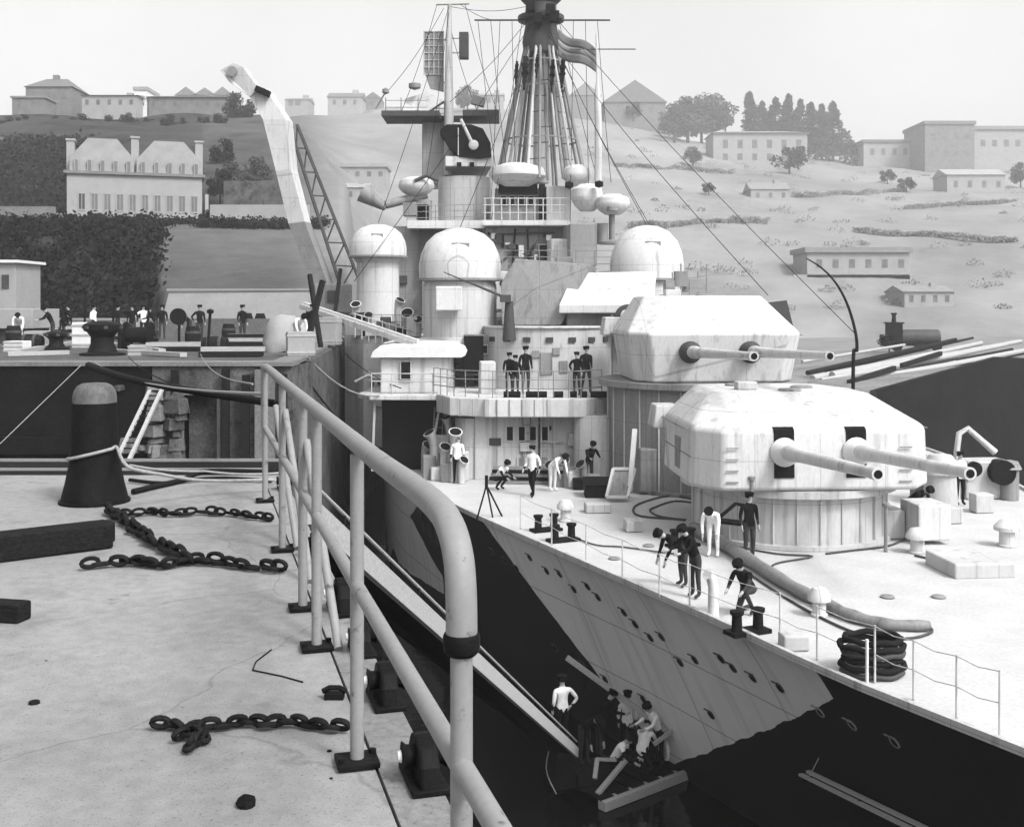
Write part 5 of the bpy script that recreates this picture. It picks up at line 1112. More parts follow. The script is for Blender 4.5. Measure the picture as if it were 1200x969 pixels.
person((2.20,27.9,rz_+.25), R(110), 'lean', 'worker in dark clothes leaning toward the hull behind the crouching one', M_cloth, 'men working on the raft')
person((3.25,27.6,rz_+.03), R(150), 'kneel', 'worker in a white jacket kneeling in the middle of the raft', M_lcloth, 'men working on the raft')
person((4.05,28.15,rz_+.03), R(200), 'bend', 'worker in a white jacket bending over at the right end of the raft', M_lcloth, 'men working on the raft', trousers=M_lcloth)
person((3.7,27.9,rz_+.03), R(-60), 'lean', 'worker in a pale jacket leaning out over the front beam of the raft', M_lcloth, 'men working on the raft')
person((2.95,28.3,rz_+.03), R(170), 'stand', 'worker in a white jacket standing at the back of the raft against the hull', M_lcloth, 'men working on the raft')
Gp = 'sailors on the gallery in front of the bridge'
for (px, Y, rz, kind, lb, sc) in ((597,42.5,10,'stand','dark sailor nearest the white locker on the gallery',.93),(604,42.2,-15,'akimbo','dark sailor shoulder to shoulder with the one by the locker',.88),(616,42.9,20,'stand','tall dark sailor alone at the left middle of the gallery',1.06),(676,42.2,-25,'akimbo','dark sailor standing forward at the right of the gallery',.95),(687,42.9,15,'stride','tall dark sailor walking at the right end of the gallery',1.06)):
    person((W(px,400,Y).x,Y,-1.72), R(rz), kind, lb, M_cloth, Gp, sc=sc)
q = D(812,704,0); person((q.x+.1,q.y+.25,DK), R(-60), 'lean', 'sailor in dark clothes leaning over the deck edge by the white vent pipe', M_cloth, 'sailors on the fore deck')
q = D(653,600,0); person((q.x,q.y+4,DK), R(40), 'bend', 'sailor in a pale jacket bending by the lower deckhouse', M_lcloth, 'sailors on the fore deck')
for (x, y, rz, kind, jm, lb) in ((1068,622,30,'bend',M_cloth,'dark sailor stooping at the right of the forward barbette'),(690,570,20,'lean',M_cloth,'dark sailor leaning beside the low black chest'),(624,582,-30,'stride',M_lcloth,'sailor in white walking below the stacked spars'),(585,574,50,'crouch',M_lcloth,'sailor in white crouching by the tripod stand'),(536,566,0,'stand',M_lcloth,'sailor in white standing by the round locker at the deck edge'),(519,560,40,'bend',M_cloth,'dark sailor stooping among the ventilators at the deck edge'),(1125,592,10,'akimbo',M_lcloth,'sailor in white near the far deck edge by the bent davit'),(836,652,-20,'bend',M_lcloth,'sailor in white stooping over the cable by the forward barbette'),(878,657,15,'stand',M_cloth,'dark sailor standing straight in front of the forward barbette')):
    q = D(x,y,0); person((q.x,q.y,DK), R(rz), kind, lb, jm, 'sailors on the fore deck')
q = D(792,690,0); person((q.x+.2,q.y+.2,DK), R(-70), 'bend', 'sailor in dark clothes bending double just left of the leaning sailor', M_cloth, 'sailors on the fore deck')
q = D(862,724,0); person((q.x+.3,q.y+.3,DK), R(-40), 'kneel', 'sailor in dark clothes kneeling at the fairlead right of the vent pipe', M_cloth, 'sailors on the fore deck')
# ================================================================ crane on the far quay
cr_ = empty('dock_crane', (-9.6,58,0), 'pale slewing dock crane with a long raised jib', 'crane')
def ply(name, m, pts, d, parent, Y0):
    A = [W(x,y,Yy) for x, y, Yy in pts]; B = [p+Vector((.1,d,0)) for p in A]; n = len(A)
    mb = MB(); mb.add(A+B, [tuple(range(n))[::-1], tuple(range(n,2*n))]+[(i,(i+1) % n,(i+1) % n+n,i+n) for i in range(n)]); return mb.build(name, m, parent, bevel=.03)
jp = [((288,106),(310,103),56),((308,140),(335,140),56),((323,200),(341,198),56.3),((338,262),(357,260),57),((354,304),(372,301),57.5),((374,356),(391,351),58)]
mb = MB(); A = []
for (p, q, Y) in jp: a, b = W(*p,Y), W(*q,Y); A += [a, b, b+Vector((.15,1.0,0)), a+Vector((.15,1.0,0))]
def box_run(i0, i1):
    fs_ = [(i0*4,i0*4+3,i0*4+2,i0*4+1),(i1*4,i1*4+1,i1*4+2,i1*4+3)]
    for i in range(i0, i1):
        for k in range(4): l = (k+1) % 4; fs_.append((i*4+k,i*4+l,i*4+4+l,i*4+4+k))
    return fs_
low = MB(); low.add([p.copy() for p in A], box_run(3,5)); low.v = low.v[12:]; low.f = [[k-12 for k in f] for f in low.f]; low.build('lower_jib', M_shipm, cr_)
A = A[:16]; mb.add(A, box_run(0,3)); jb = mb.build('jib', M_shipl, cr_)
hd = ply('jib_head', M_ship, [(258,82,55.6),(274,73,55.6),(284,78,55.6),(303,104,55.9),(293,114,55.9),(268,96,55.6)], .8, cr_, 55)
mb = MB(); mb.lathe(W(272,84,55.4), [(.0001,-.06),(.26,-.06),(.26,.06),(.0001,.06)], 18, M=Matrix.Rotation(R(90),3,'X')); mb.build('sheave', M_shipm, hd, smooth=40)
mb = MB(); mb.bar(W(300,104,55.8), W(316,111,55.8), .35,.3); mb.build('jib_lug', M_iron, cr_)
for k, (o_) in enumerate((0,1)):
    mb = MB(); a = W(343+o_*5,160-o_*14,57.2); b = W(400+o_*20,338-o_*12,58.5); mb.bar(a,b,.14,.14); mb.build('back_stay', M_shipd, cr_)
mb = MB()
for i in range(13):
    t0, t1 = i/13, (i+1)/13; a0, b0 = W(343,160,57.2), W(400,338,58.5); a1, b1 = W(348,146,57.2), W(420,326,58.5)
    p = a0+(b0-a0)*(t0 if i % 2 else t1); q = a1+(b1-a1)*(t1 if i % 2 else t0); mb.bar(p,q,.07,.07)
mb.build('lattice_bracing', M_shipd, cr_)
mb = MB(); mb.box((-9.35,58.2,2.1), (1.9,2.2,1.5), R(8)); hs_ = mb.build('machine_house', M_shipm, cr_, bevel=.06)
mb = MB(); mb.box((-9.2,57.05,2.2), (.6,.08,.6), R(8)); mb.build('cab_window', M_glass, hs_)
mb = MB(); mb.lathe((-9.35,58.2,0), [(1.15,.75),(1.15,1.2),(.8,1.25),(.8,1.34)], 24); mb.build('slew_ring', M_iron, cr_, smooth=40)
for sx_, sy_ in ((-.9,-.9),(.9,-.9),(-.9,.9),(.9,.9)): mb = MB(); mb.bar((-9.35+sx_,58.2+sy_,0),(-9.35+sx_*.8,58.2+sy_*.8,.85),.22,.22); mb.build('leg', M_shipd, cr_)
mb = MB(); mb.bar(W(404,352,58)+Vector((0,.5,0)), (-9.3,58.6,2.6), .35,.3); mb.build('jib_foot', M_shipm, cr_)

# ================================================================ retaining wall, hut and gear on the far quay
rw = empty('retaining_wall', (-14,62,0), 'long pale retaining wall with a ledge at the foot of the bare slope', 'wall')
mb = MB()
x0, x1 = W(178,0,62).x, W(392,0,62).x
mb.prism([(x0,62.6),(x1,62.6),(x1,65.8),(x0-.1,65.8)], -.3, 1.0)
mb.build('lower_step', M_stone, rw)
mb = MB(); mb.add([(x0-.05,64.0,1.0),(x1,64.0,1.0),(x1,64.4,2.75),(x0+.2,64.4,2.45),(x0-.05,66.6,1.0),(x1,66.6,1.0),(x1,66.6,2.75),(x0+.2,66.6,2.45)], [(0,1,2,3),(7,6,5,4),(3,2,6,7),(0,3,7,4),(1,5,6,2)]); mb.build('battered_face', M_pale, rw)
mb = MB(); mb.bw(x0+.1,x1,64.3,64.8,2.6,2.72); mb.build('coping', M_pale, rw)
ht = empty('quay_hut', W(0,400,52), 'white flat roofed hut at the left edge of the far quay', 'hut')
a = W(-50,0,56); b = W(18,308,56); mb = MB(); mb.bw(a.x,b.x,56,59,0,b.z); mb.build('wall', M_pale, ht, bevel=.03)
mb = MB(); mb.bw(a.x-.15,b.x+.2,55.8,59.2,b.z,b.z+.14); mb.build('roof', M_canvas, ht)
for x in (-8,6): window_ = None; c0 = W(x-4,322,55.95); c1 = W(x+4,338,55.95); mb = MB(); mb.bw(c0.x,c1.x,55.94,56.05,c1.z,c0.z); mb.build('window', M_glass, ht)
cr2 = empty('stone_block', W(10,400,50), 'broad pale block with a flat top in front of the white hut', 'block')
a = W(-60,362,50); b = W(38,384,50); mb = MB(); mb.bw(a.x,b.x,50,53,b.z-.05,a.z); mb.build('top_slab', M_pale, cr2, bevel=.03); mb = MB(); mb.bw(a.x,b.x-.4,50.4,52.6,0,b.z-.05); mb.build('plinth', M_gwall, cr2)
mb = MB(); a = W(44,0,60); b = W(182,0,60); mb.bw(a.x,b.x,60,60.4,0,.95); mb.bw(a.x,b.x,59.95,60.45,.95,1.05); tag(mb.build('low_wall', M_pale), 'low pale wall below the dark cliff on the far quay', 'wall')
for (x0, x1, y0, Y, lb, m_) in ((84,106,378,45,'tall white crate on the far quay, between workers and capstan',M_canvas),(4,26,400,41,'pale crate at the far left of the quay in front of the block',M_canvas),(150,170,405,38,'small pale crate right of the black capstan',M_pale),(178,196,402,41,'pale crate under the drum winch',M_pale),(28,50,388,46,'pale crate beside the first worker on the left',M_pale)):
    a = W(x0,y0,Y); b = W(x1,0,Y); r = empty('crate', ((a.x+b.x)/2,Y+.3,0), lb, 'crate', 'crates on the far quay')
    mb = MB(); mb.bw(a.x,b.x,Y,Y+.8,0,a.z); mb.build('box', m_, r, bevel=.02); mb = MB()
    for t in (.12,.5,.88): mb.bw(a.x-.01,b.x+.01,Y-.02,Y,a.z*t-.04,a.z*t+.04)
    mb.build('batten', M_plank, r)
def capstan(px, Y, r, h, label):
    p = W(px,0,Y); o = empty('capstan', (p.x,Y,0), label, 'capstan', 'black capstans on the far quay')
    mb = MB(); mb.lathe((p.x,Y,0), [(r*1.2,0),(r*1.2,.08),(r*.8,.12),(r*.62,h*.35),(r*.62,h*.55),(r*.85,h*.72)], 24); mb.build('barrel', M_iron, o, smooth=35)
    mb = MB(); mb.lathe((p.x,Y,0), [(r*.95,h*.72),(r,h*.76),(r,h*.92),(r*.7,h),(.0001,h*1.02)], 24); mb.build('drumhead', M_iron, o, smooth=35)
    mb = MB()
    for k in range(6): an = k*R(60); mb.box((p.x+math.cos(an)*r*1.0,Y+math.sin(an)*r*1.0,h*.84), (.14,.12,.1), an)
    mb.build('bar_socket', M_shipd, o)
capstan(120,38,.62,1.15,'tall black capstan near the middle of the far quay')
capstan(66,43,.42,.7,'small black capstan among the workers on the left')
wn_ = empty('drum_winch', W(160,400,42), 'dark drum winch on the far quay under the scrubby cliff', 'winch')
c = W(161,0,42); Mxy = Matrix.Rotation(R(90),3,'Y')
for s in (-.55,.55): mb = MB(); mb.prism([(c.x+s-.06,41.6),(c.x+s+.06,41.6),(c.x+s+.06,42.6),(c.x+s-.06,42.6)], 0, .75); mb.build('side_frame', M_iron, wn_)
mb = MB(); mb.lathe((c.x,42.1,.6), [(.5,-.5),(.5,-.44),(.3,-.42),(.3,.42),(.5,.44),(.5,.5)], 20, M=Mxy); mb.build('drum', M_iron, wn_, smooth=30)
mb = MB(); mb.tube([(c.x+.75,42,.5),(c.x+.75,41.8,.8)], .04); mb.tube([(c.x+.5,42,.5),(c.x+.8,42,.5)], .05); mb.build('crank', M_shipd, wn_)
sd_ = empty('signal_post', W(209,405,48), 'round dark signal disc on a short post before the retaining wall', 'signal')
c = W(209,371,48); mb = MB(); mb.lathe(c, [(.0001,-.05),(.36,-.05),(.36,.05),(.0001,.05)], 24, M=Matrix.Rotation(R(90),3,'X')); mb.build('disc', M_shipd, sd_, smooth=30)
mb = MB(); mb.lathe(c+Vector((0,-.055,0)), [(.29,-.01),(.36,-.01),(.36,.01),(.29,.01)], 24, M=Matrix.Rotation(R(90),3,'X')); mb.build('rim', M_iron, sd_)
mb = MB(); mb.tube([(c.x,48.1,0),(c.x,48.1,c.z)], .06, 8); mb.build('post', M_iron, sd_)
k = 0
for (x, y, Y, rz, kind, jm, lb) in ((54,0,57,0,'stand',M_cloth,'dark worker leftmost on the far quay beside the pale crate'),(72,0,54,60,'bend',M_cloth,'dark worker stooping by the small black capstan'),(80,0,58,-30,'akimbo',M_cloth,'dark worker standing just left of the tall white crate'),(138,0,55,90,'stride',M_cloth,'dark worker walking right of the tall capstan'),(190,0,56,10,'stand',M_cloth,'dark worker standing left of the signal disc'),(183,0,52,-80,'lean',M_cloth,'dark worker leaning over beside the drum winch'),(234,0,52,30,'akimbo',M_cloth,'dark worker alone right of the signal disc')):
    person((W(x,0,Y).x,Y,0), R(rz), kind, lb, jm, 'workers on the far quay')
for (x0, y0, x1, y1, lb) in ((20,415,92,403,'upper pale plank at the left of the far quay'),(8,418,80,416,'lower pale plank at the left of the far quay'),(118,404,190,414,'pale plank slanting away from the tall capstan'),(130,414,215,419,'pale plank lying nearest the quay edge, right of the capstan')):
    a = G(x0,y0); b = G(x1,y1); mb = MB(); mb.bar(a+Vector((0,0,.09)), b+Vector((0,0,.09)), .26,.14); tag(mb.build('plank', M_plank), lb, 'plank', 'planks on the far quay')
for (x, Y, h, lb) in ((290,62.9,.32,'small dark stone block on the ledge of the retaining wall, left of its pair'),(305,62.9,.30,'small dark stone block on the ledge of the retaining wall, right of its pair')):
    p = W(x,0,Y); mb = MB(); mb.box((p.x,Y,1.0+h/2), (.6,.4,h), R(20), 0, .7, .7); tag(mb.build('loose_block', M_iron, bevel=.03), lb, 'block')
# stuff slung across the dock gap
mb = MB(); P = [W(104,428,32.4)+(W(330,474,9.7)-W(104,428,32.4))*(i/16)-Vector((0,0,.10*math.sin(math.pi*i/16))) for i in range(17)]; mb.tube(P, [.10-.065*i/16 for i in range(17)], 12); o = mb.build('slung_hawser', M_drope, smooth=60); tag(o, 'thick black hawser slung slantwise across the dock gap to the railing', 'hawser')
rope([W(110,424,32.3),W(312,462,9.5)], 'pale cable running just above the slung black hawser', .016, None, .2)
rope([W(0,520,30),W(95,428,32.5)], 'thin pale line rising across the black dock wall', .012, None, 0)
ld = empty('ladder', (-13,31.5,-10), 'pale timber ladder leaning steeply on the dark dock wall', 'ladder')
a0, b0 = W(140,532,30.2), W(177,455,32.6)
for o_ in (Vector((0,0,0)), Vector((.34,0,0))):
    mb = MB(); d = (a0-b0)*1.6; mb.bar(b0+o_, b0+d+o_, .10,.08); mb.build('stile', M_plank, ld)
for i in range(20):
    p = b0+(a0-b0)*(i+.5)*.08; mb = MB(); mb.bar(p, p+Vector((.34,0,0)), .04,.04); mb.build('rung', M_timber, ld)
rk = empty('rubble_heap', W(150,520,32.5), 'pale broken masonry heaped against the wall left of the doorway', 'rubble')
for i in range(26):
    x = 138+((i*23) % 70); y = 455+((i*37) % 78)
    if 150 < x < 178 and y < 520: continue
    p = W(x,y,32.7); s = .16+.10*((i*7) % 4); mb = MB(); mb.box((p.x,32.8,p.z), (s*1.5,.5,s), .3*i, 0, .8, .8); mb.build('stone', M_stone if i % 3 else M_gwall, rk, bevel=.03)
# heaped canvas and gear at the crane foot
for (x, y, Y, sx_, sz_, m_, nm, lb, ct) in ((372,440,41,1.1,1.4,M_pale,'canvas_bale','pale canvas bale heaped at the far quay corner below the crane','bale'),(392,425,43,1.0,1.1,M_pale,'canvas_bale','second pale canvas bale, higher and nearer the ship','bale'),(362,405,46,1.0,1.0,M_canvas,'canvas_bale','white canvas bale standing highest at the foot of the crane','bale')):
    Y2 = Y; X = fqx(Y2)-1.2+ (x-372)*.012; mb = MB()
    mb.lathe((X,Y2,.02), [(sx_*.6,0),(sx_*.68,.25*sz_),(sx_*.6,.6*sz_),(sx_*.35,.9*sz_),(.0001,sz_)], 18); o = mb.build(nm, m_, smooth=60); tag(o, lb, ct, 'canvas bales on the far quay')
    for v in o.data.vertices: v.co += Vector((1,1,.6))*.18*noise.noise(v.co*1.8+Vector((x,0,0)))

# ================================================================ buildings
def bld(name, px0, px1, ytop, yeave, ybase, Y, dep, roof, label, cat, wm, rm, wins=(), chim=(), group=None, winm=None, yaw=0):
    if px0 > 320 and Y > 150: Y = hillY((px0+px1)/2, ybase); dep = dep*max(1, Y/300)
    a = W(px0,yeave,Y); b = W(px1,ybase,Y); zt = W(0,ytop,Y).z; cx = (a.x+b.x)/2; w = b.x-a.x; zb = min([b.z]+[gz(x_, y_) for x_ in (a.x, b.x) for y_ in (Y, Y+dep)])-1
    r = empty(name, (cx,Y+dep/2,b.z), label, cat, group)
    mb = MB(); mb.bw(a.x,b.x,Y,Y+dep,zb,a.z); wl = mb.build('wall', wm, r)
    e = .02*w+.15; mb = MB(); x0, x1, y0, y1 = a.x-e, b.x+e, Y-e, Y+dep+e; ym = Y+dep/2; z = a.z+.002
    if roof == 'gable_front': mb.add([(x0,y0,z),(x1,y0,z),(x1,y1,z),(x0,y1,z),(cx,y0,zt),(cx,y1,zt)], [(0,1,4),(1,2,5,4),(2,3,5),(3,0,4,5),(3,2,1,0)])
    elif roof == 'gable': mb.add([(x0,y0,z),(x1,y0,z),(x1,y1,z),(x0,y1,z),(x0,ym,zt),(x1,ym,zt)], [(0,1,5,4),(1,2,5),(2,3,4,5),(3,0,4),(3,2,1,0)])
    elif roof == 'hip':
        k = min(w*.3, dep*.5); mb.add([(x0,y0,z),(x1,y0,z),(x1,y1,z),(x0,y1,z),(x0+k,ym,zt),(x1-k,ym,zt)], [(0,1,5,4),(1,2,5),(2,3,4,5),(3,0,4),(3,2,1,0)])
    else: mb.bw(x0,x1,y0,y1,z,zt)
    rf_ = mb.build('roof', rm, r)
    if not chim and roof in ('gable','hip') and cat == 'house': chim = [(px0+(px1-px0)*(.22 if int(px0) % 2 else .76), ytop-3, yeave)]
    for (x, yt, yb) in chim:
        c0 = W(x,yt,Y); c1 = W(x,yb,Y); s = 3.2/F*Y; mb = MB(); mb.bw(c0.x-s,c0.x+s,Y+dep*.4,Y+dep*.4+2*s,c1.z-1,c0.z); mb.build('chimney', wm, rf_)
    for (x0_, x1_, y0_, y1_) in wins:
        p = W(x0_,y0_,Y); q = W(x1_,y1_,Y); mb = MB(); mb.bw(p.x,q.x,Y-.03,Y+.1,q.z,p.z); mb.build('window', winm or M_far, wl)
    return r
# the double-roofed mansion on its terrace
Yh = 108; mh2 = empty('mansion', W(162,262,Yh), 'two storey pale mansion with twin mansard roofs on the terrace', 'house')
zb, zc = W(0,262,Yh).z, W(0,206,Yh).z; xa, xb, xm = W(80,0,Yh).x, W(238,0,Yh).x, W(158,0,Yh).x
mb = MB(); mb.bw(xa,xb,Yh,Yh+9,zb-2.5,zc); mw = mb.build('wall', M_house, mh2)
mb = MB(); mb.bw(xa-.3,xb+.3,Yh-.3,Yh+9.3,zc,zc+.28); mb.build('cornice', M_stone, mh2)
for (p0, p1) in ((83,157),(160,237)):
    A = [W(x,y,Yh) for x, y in ((p0,204),(p1,204),(p1,186),(p0,186))]; zk = A[2].z; zt = W(0,165,Yh).z; l, r2 = A[0].x, A[1].x; ins = (r2-l)*.27
    mb = MB(); mb.add([(l,Yh,zc+.28),(r2,Yh,zc+.28),(r2,Yh+.6,zk),(l,Yh+.6,zk),(r2-ins,Yh+1.5,zt+.25),(l+ins,Yh+1.5,zt+.25),(l,Yh+9,zc+.28),(r2,Yh+9,zc+.28),(r2,Yh+8.4,zk),(l,Yh+8.4,zk),(r2-ins,Yh+7.4,zt+.25),(l+ins,Yh+7.4,zt+.25)],
        [(0,1,2,3),(3,2,4,5),(5,4,10,11),(7,6,9,8),(8,9,11,10),(0,3,9,6),(1,7,8,2),(3,5,11,9),(2,8,10,4)]); ro = mb.build('mansard_roof', M_lslate, mh2)
    for i in range(5):
        x = p0+8+i*(p1-p0-14)/4; c0 = W(x-3.0,190,Yh); c1 = W(x+3.0,204,Yh); mb = MB(); mb.prism([(c0.x,Yh-.12),(c1.x,Yh-.12),(c1.x,Yh+1.5),(c0.x,Yh+1.5)], c1.z, c0.z)
        mb.add([(c0.x,Yh-.121,c0.z),(c1.x,Yh-.121,c0.z),((c0.x+c1.x)/2,Yh-.121,c0.z+.28),(c0.x,Yh+2,c0.z),(c1.x,Yh+2,c0.z),((c0.x+c1.x)/2,Yh+2,c0.z+.28)], [(0,1,2),(5,4,3),(0,2,5,3),(1,4,5,2)])
        dm = mb.build('dormer', M_house, ro); mb = MB(); mb.bw(c0.x+.10,c1.x-.10,Yh-.15,Yh-.1,c1.z+.12,c0.z-.02); mb.build('dormer_window', M_slate, ro)
for i in range(10):
    x = 97+i*14.6; c0 = W(x-3.4,229,Yh); c1 = W(x+3.4,247,Yh); mb = MB(); mb.bw(c0.x,c1.x,Yh-.02,Yh+.1,c1.z,c0.z); wv = mb.build('window', M_slate if i != 0 else M_glass, mw)
    mb = MB(); t_ = .09
    for q in ((c0.x-t_,c1.x+t_,c0.z,c0.z+.12),(c0.x-t_,c1.x+t_,c1.z-.14,c1.z),(c0.x-t_,c0.x,c1.z,c0.z),(c1.x,c1.x+t_,c1.z,c0.z),((c0.x+c1.x)/2-.03,(c0.x+c1.x)/2+.03,c1.z,c0.z)): mb.bw(q[0],q[1],Yh-.07,Yh+.05,q[2],q[3])
    mb.build('window_surround', M_pale, mw)
for (x, yt) in ((83,166),(158,160),(235,162)):
    c0 = W(x,yt,Yh); s = .38; mb = MB(); mb.bw(c0.x-s,c0.x+s,Yh+1.5,Yh+3.2,zc,c0.z); mb.bw(c0.x-s-.1,c0.x+s+.1,Yh+1.4,Yh+3.3,c0.z,c0.z+.2); mb.build('chimney', M_house, mh2)
mb = MB(); c0 = W(238,225,Yh); mb.bw(xb+.31,W(246,0,Yh).x,Yh+.5,Yh+8,zb-2,c0.z); mb.build('side_porch', M_pale, mh2); mh2.rotation_euler.z = R(18); mh2.scale = (.95,.95,1)
def wall_(px0, px1, yt, yb, Y, th, label, m_, yt2=None, name='garden_wall'):
    if px0 > 500 and Y > 150: Y = hillY((px0+px1)/2, yb)
    a = W(px0,yt,Y); b = W(px1,yb,Y); z2 = W(0,yt2,Y).z if yt2 else a.z; mb = MB()
    mb.add([(a.x,Y,b.z-2),(b.x,Y,b.z-2),(b.x,Y,z2),(a.x,Y,a.z),(a.x,Y+th,b.z-2),(b.x,Y+th,b.z-2),(b.x,Y+th,z2),(a.x,Y+th,a.z)], [(0,1,2,3),(7,6,5,4),(3,2,6,7),(0,3,7,4),(1,5,6,2)])
    return tag(mb.build(name, m_), label, 'wall', 'garden and field walls')
wall_(246,362,240,266,101,.5,'smooth pale garden wall right of the mansion',M_pale)
wall_(-60,62,242,268,92,.6,'rough pale stone wall left of the mansion',M_stone)
wall_(62,84,250,264,100,.5,'short pale wall joining the mansion on its left',M_pale)
wall_(-40,80,158,176,170,.6,'pale curving parapet on the slope above the mansion',M_stone,166)
wall_(806,880,234,242,215,.6,'bright narrow wall across the middle of the right hill',M_pale)
wall_(262,340,212,222,118,.5,'low dark terrace wall behind the garden',M_gwall)
wall_(930,1068,322,326,160,.5,'long low wall under the pale shed on the right hill',M_pale)
# along the ridges
def winrow(x0, x1, n, y0, y1, w): return [(x0+(x1-x0)*i/(n-1)-w/2, x0+(x1-x0)*i/(n-1)+w/2, y0, y1) for i in range(n)]
bld('house', 30,84,88,102,128,238,9,'hip','lone hip roofed house on the ridge at the far left','house',M_stone,M_slate,winrow(40,74,3,108,116,5),[(57,84,96)])
bld('house', 14,52,113,115,130,226,6,'flat','low flat annexe with two dark doors below the lone ridge house','house',M_stone,M_lslate,[(20,24,116,126),(36,40,116,126)])
bld('terrace_house', 96,160,108,112,131,232,9,'gable','long low pale house right of the ridge annexe','house',M_pale,M_lslate,winrow(102,154,5,117,123,4))
bld('house', 157,172,102,106,124,236,8,'flat','small bright square house between the two long ridge houses','house',M_canvas,M_pale,[(160,169,120,124)])
bld('terrace_house', 174,262,108,114,132,236,9,'gable','long pale terrace of low houses on the left ridge','house',M_stone,M_lslate,winrow(180,256,7,119,125,4))
for i, (x0, x1) in enumerate(((206,230),(228,252),(250,272))): bld('house', x0,x1,102+i % 2,112,118,242,7,'gable_front',['left of three small gables behind the long terrace','middle of three small gables behind the long terrace','right of three small gables behind the long terrace'][i],'house',M_pale,M_lslate,(),(),'gabled houses on the left ridge')
bld('house', 334,362,112,117,130,240,8,'gable','small pale house just right of the crane jib on the ridge','house',M_pale,M_lslate,[(338,343,118,124),(346,352,118,124)])
bld('house', 384,424,106,114,128,262,8,'gable','wide low house on the ridge between crane and tower','house',M_pale,M_slate,winrow(392,416,3,117,123,4))
bld('house', 428,446,108,115,128,268,8,'gable_front','narrow gabled house on the ridge near the tower','house',M_stone,M_slate,[(434,440,118,124)])
bld('long_shed', 384,452,192,196,212,210,9,'flat','long pale shed with a flat roof on the middle slope','shed',M_pale,M_pale,winrow(392,446,5,201,207,5))
bld('house', 392,430,212,220,240,190,8,'gable','pale house below the long pale shed','house',M_pale,M_pale,winrow(398,424,3,224,231,4))
bld('house', 556,590,106,112,128,300,9,'gable','pale ridge house behind the tower','house',M_pale,M_lslate,winrow(562,584,3,114,121,4))
bld('house', 668,704,97,112,136,312,10,'gable_front','faint gabled house behind the flag staff','house',M_stone,M_lslate,[(680,686,116,124)])
bld('house', 708,780,94,120,142,318,14,'gable_front','large grey gabled house on the skyline right of the staff','house',M_stone,M_slate,winrow(724,764,3,124,132,5))
bld('large_building', 836,946,150,156,194,285,12,'hip','long pale building below the ridge trees','building',M_pale,M_lslate,winrow(850,936,6,164,174,6)+winrow(850,936,6,180,188,6))
bld('large_building', 1012,1082,164,167,196,300,12,'flat','low pale flat roofed building on the right skyline','building',M_pale,M_slate,winrow(1022,1074,5,174,182,5))
bld('large_building', 1084,1142,142,146,202,312,16,'flat','tall grey flat roofed block on the right skyline','building',M_stone,M_slate,winrow(1094,1134,4,156,164,6)+winrow(1094,1134,4,176,184,6))
bld('large_building', 1142,1230,148,152,200,318,14,'flat','pale flat roofed building at the right edge of the skyline','building',M_pale,M_lslate,winrow(1152,1220,6,164,172,6))
bld('shed', 1110,1178,196,205,226,250,10,'gable','pale shed below the tall block on the right hill','shed',M_pale,M_pale,winrow(1120,1170,4,212,220,5))
bld('shed', 946,1066,290,296,326,168,10,'flat','wide pale shed low on the right hill behind the curved davit','shed',M_pale,M_lslate,winrow(960,1056,6,304,314,7))
bld('house', 1060,1118,334,342,362,158,9,'gable','low pale house at the foot of the right hill','house',M_pale,M_lslate,winrow(1068,1110,4,346,354,5))
bld('house', 880,925,212,222,236,232,9,'gable','small pale farmhouse in the middle of the right hill','house',M_pale,M_lslate,winrow(888,918,3,226,232,4))

# ================================================================ trees
def leafmesh(n, rx, rz, seed, lf, clumps, cone=False, m_=None):
    rnd = random.Random(seed); mb = MB(); C = []
    for i in range(clumps):
        if cone:
            t = rnd.random(); r = rx*(1-t)*.85; a = rnd.random()*6.283; C.append((Vector((r*math.cos(a)*rnd.random()**.5, r*math.sin(a)*rnd.random()**.5, rz*2*t-rz)), rx*.42*(1-t*.7)))
        else:
            d = Vector((rnd.gauss(0,1),rnd.gauss(0,1),rnd.gauss(0,1))).normalized()*rnd.uniform(.45,.85); C.append((Vector((d.x*rx,d.y*rx,d.z*rz)), rx*rnd.uniform(.22,.42)))
    for i in range(n):
        c, r = C[rnd.randrange(len(C))]; d = Vector((rnd.gauss(0,1),rnd.gauss(0,1),rnd.gauss(0,1))).normalized()*r*rnd.uniform(.6,1.05); p = c+d
        a = Vector((rnd.gauss(0,1),rnd.gauss(0,1),rnd.gauss(0,.6))).normalized(); b = a.cross(d if d.length else Vector((0,0,1))).normalized(); s = lf*rnd.uniform(.6,1.3)
        mb.add([p-a*s,p-b*s*.6,p+a*s,p+b*s*.6], [(0,1,2,3)])
    return mb
TPROTO = {}
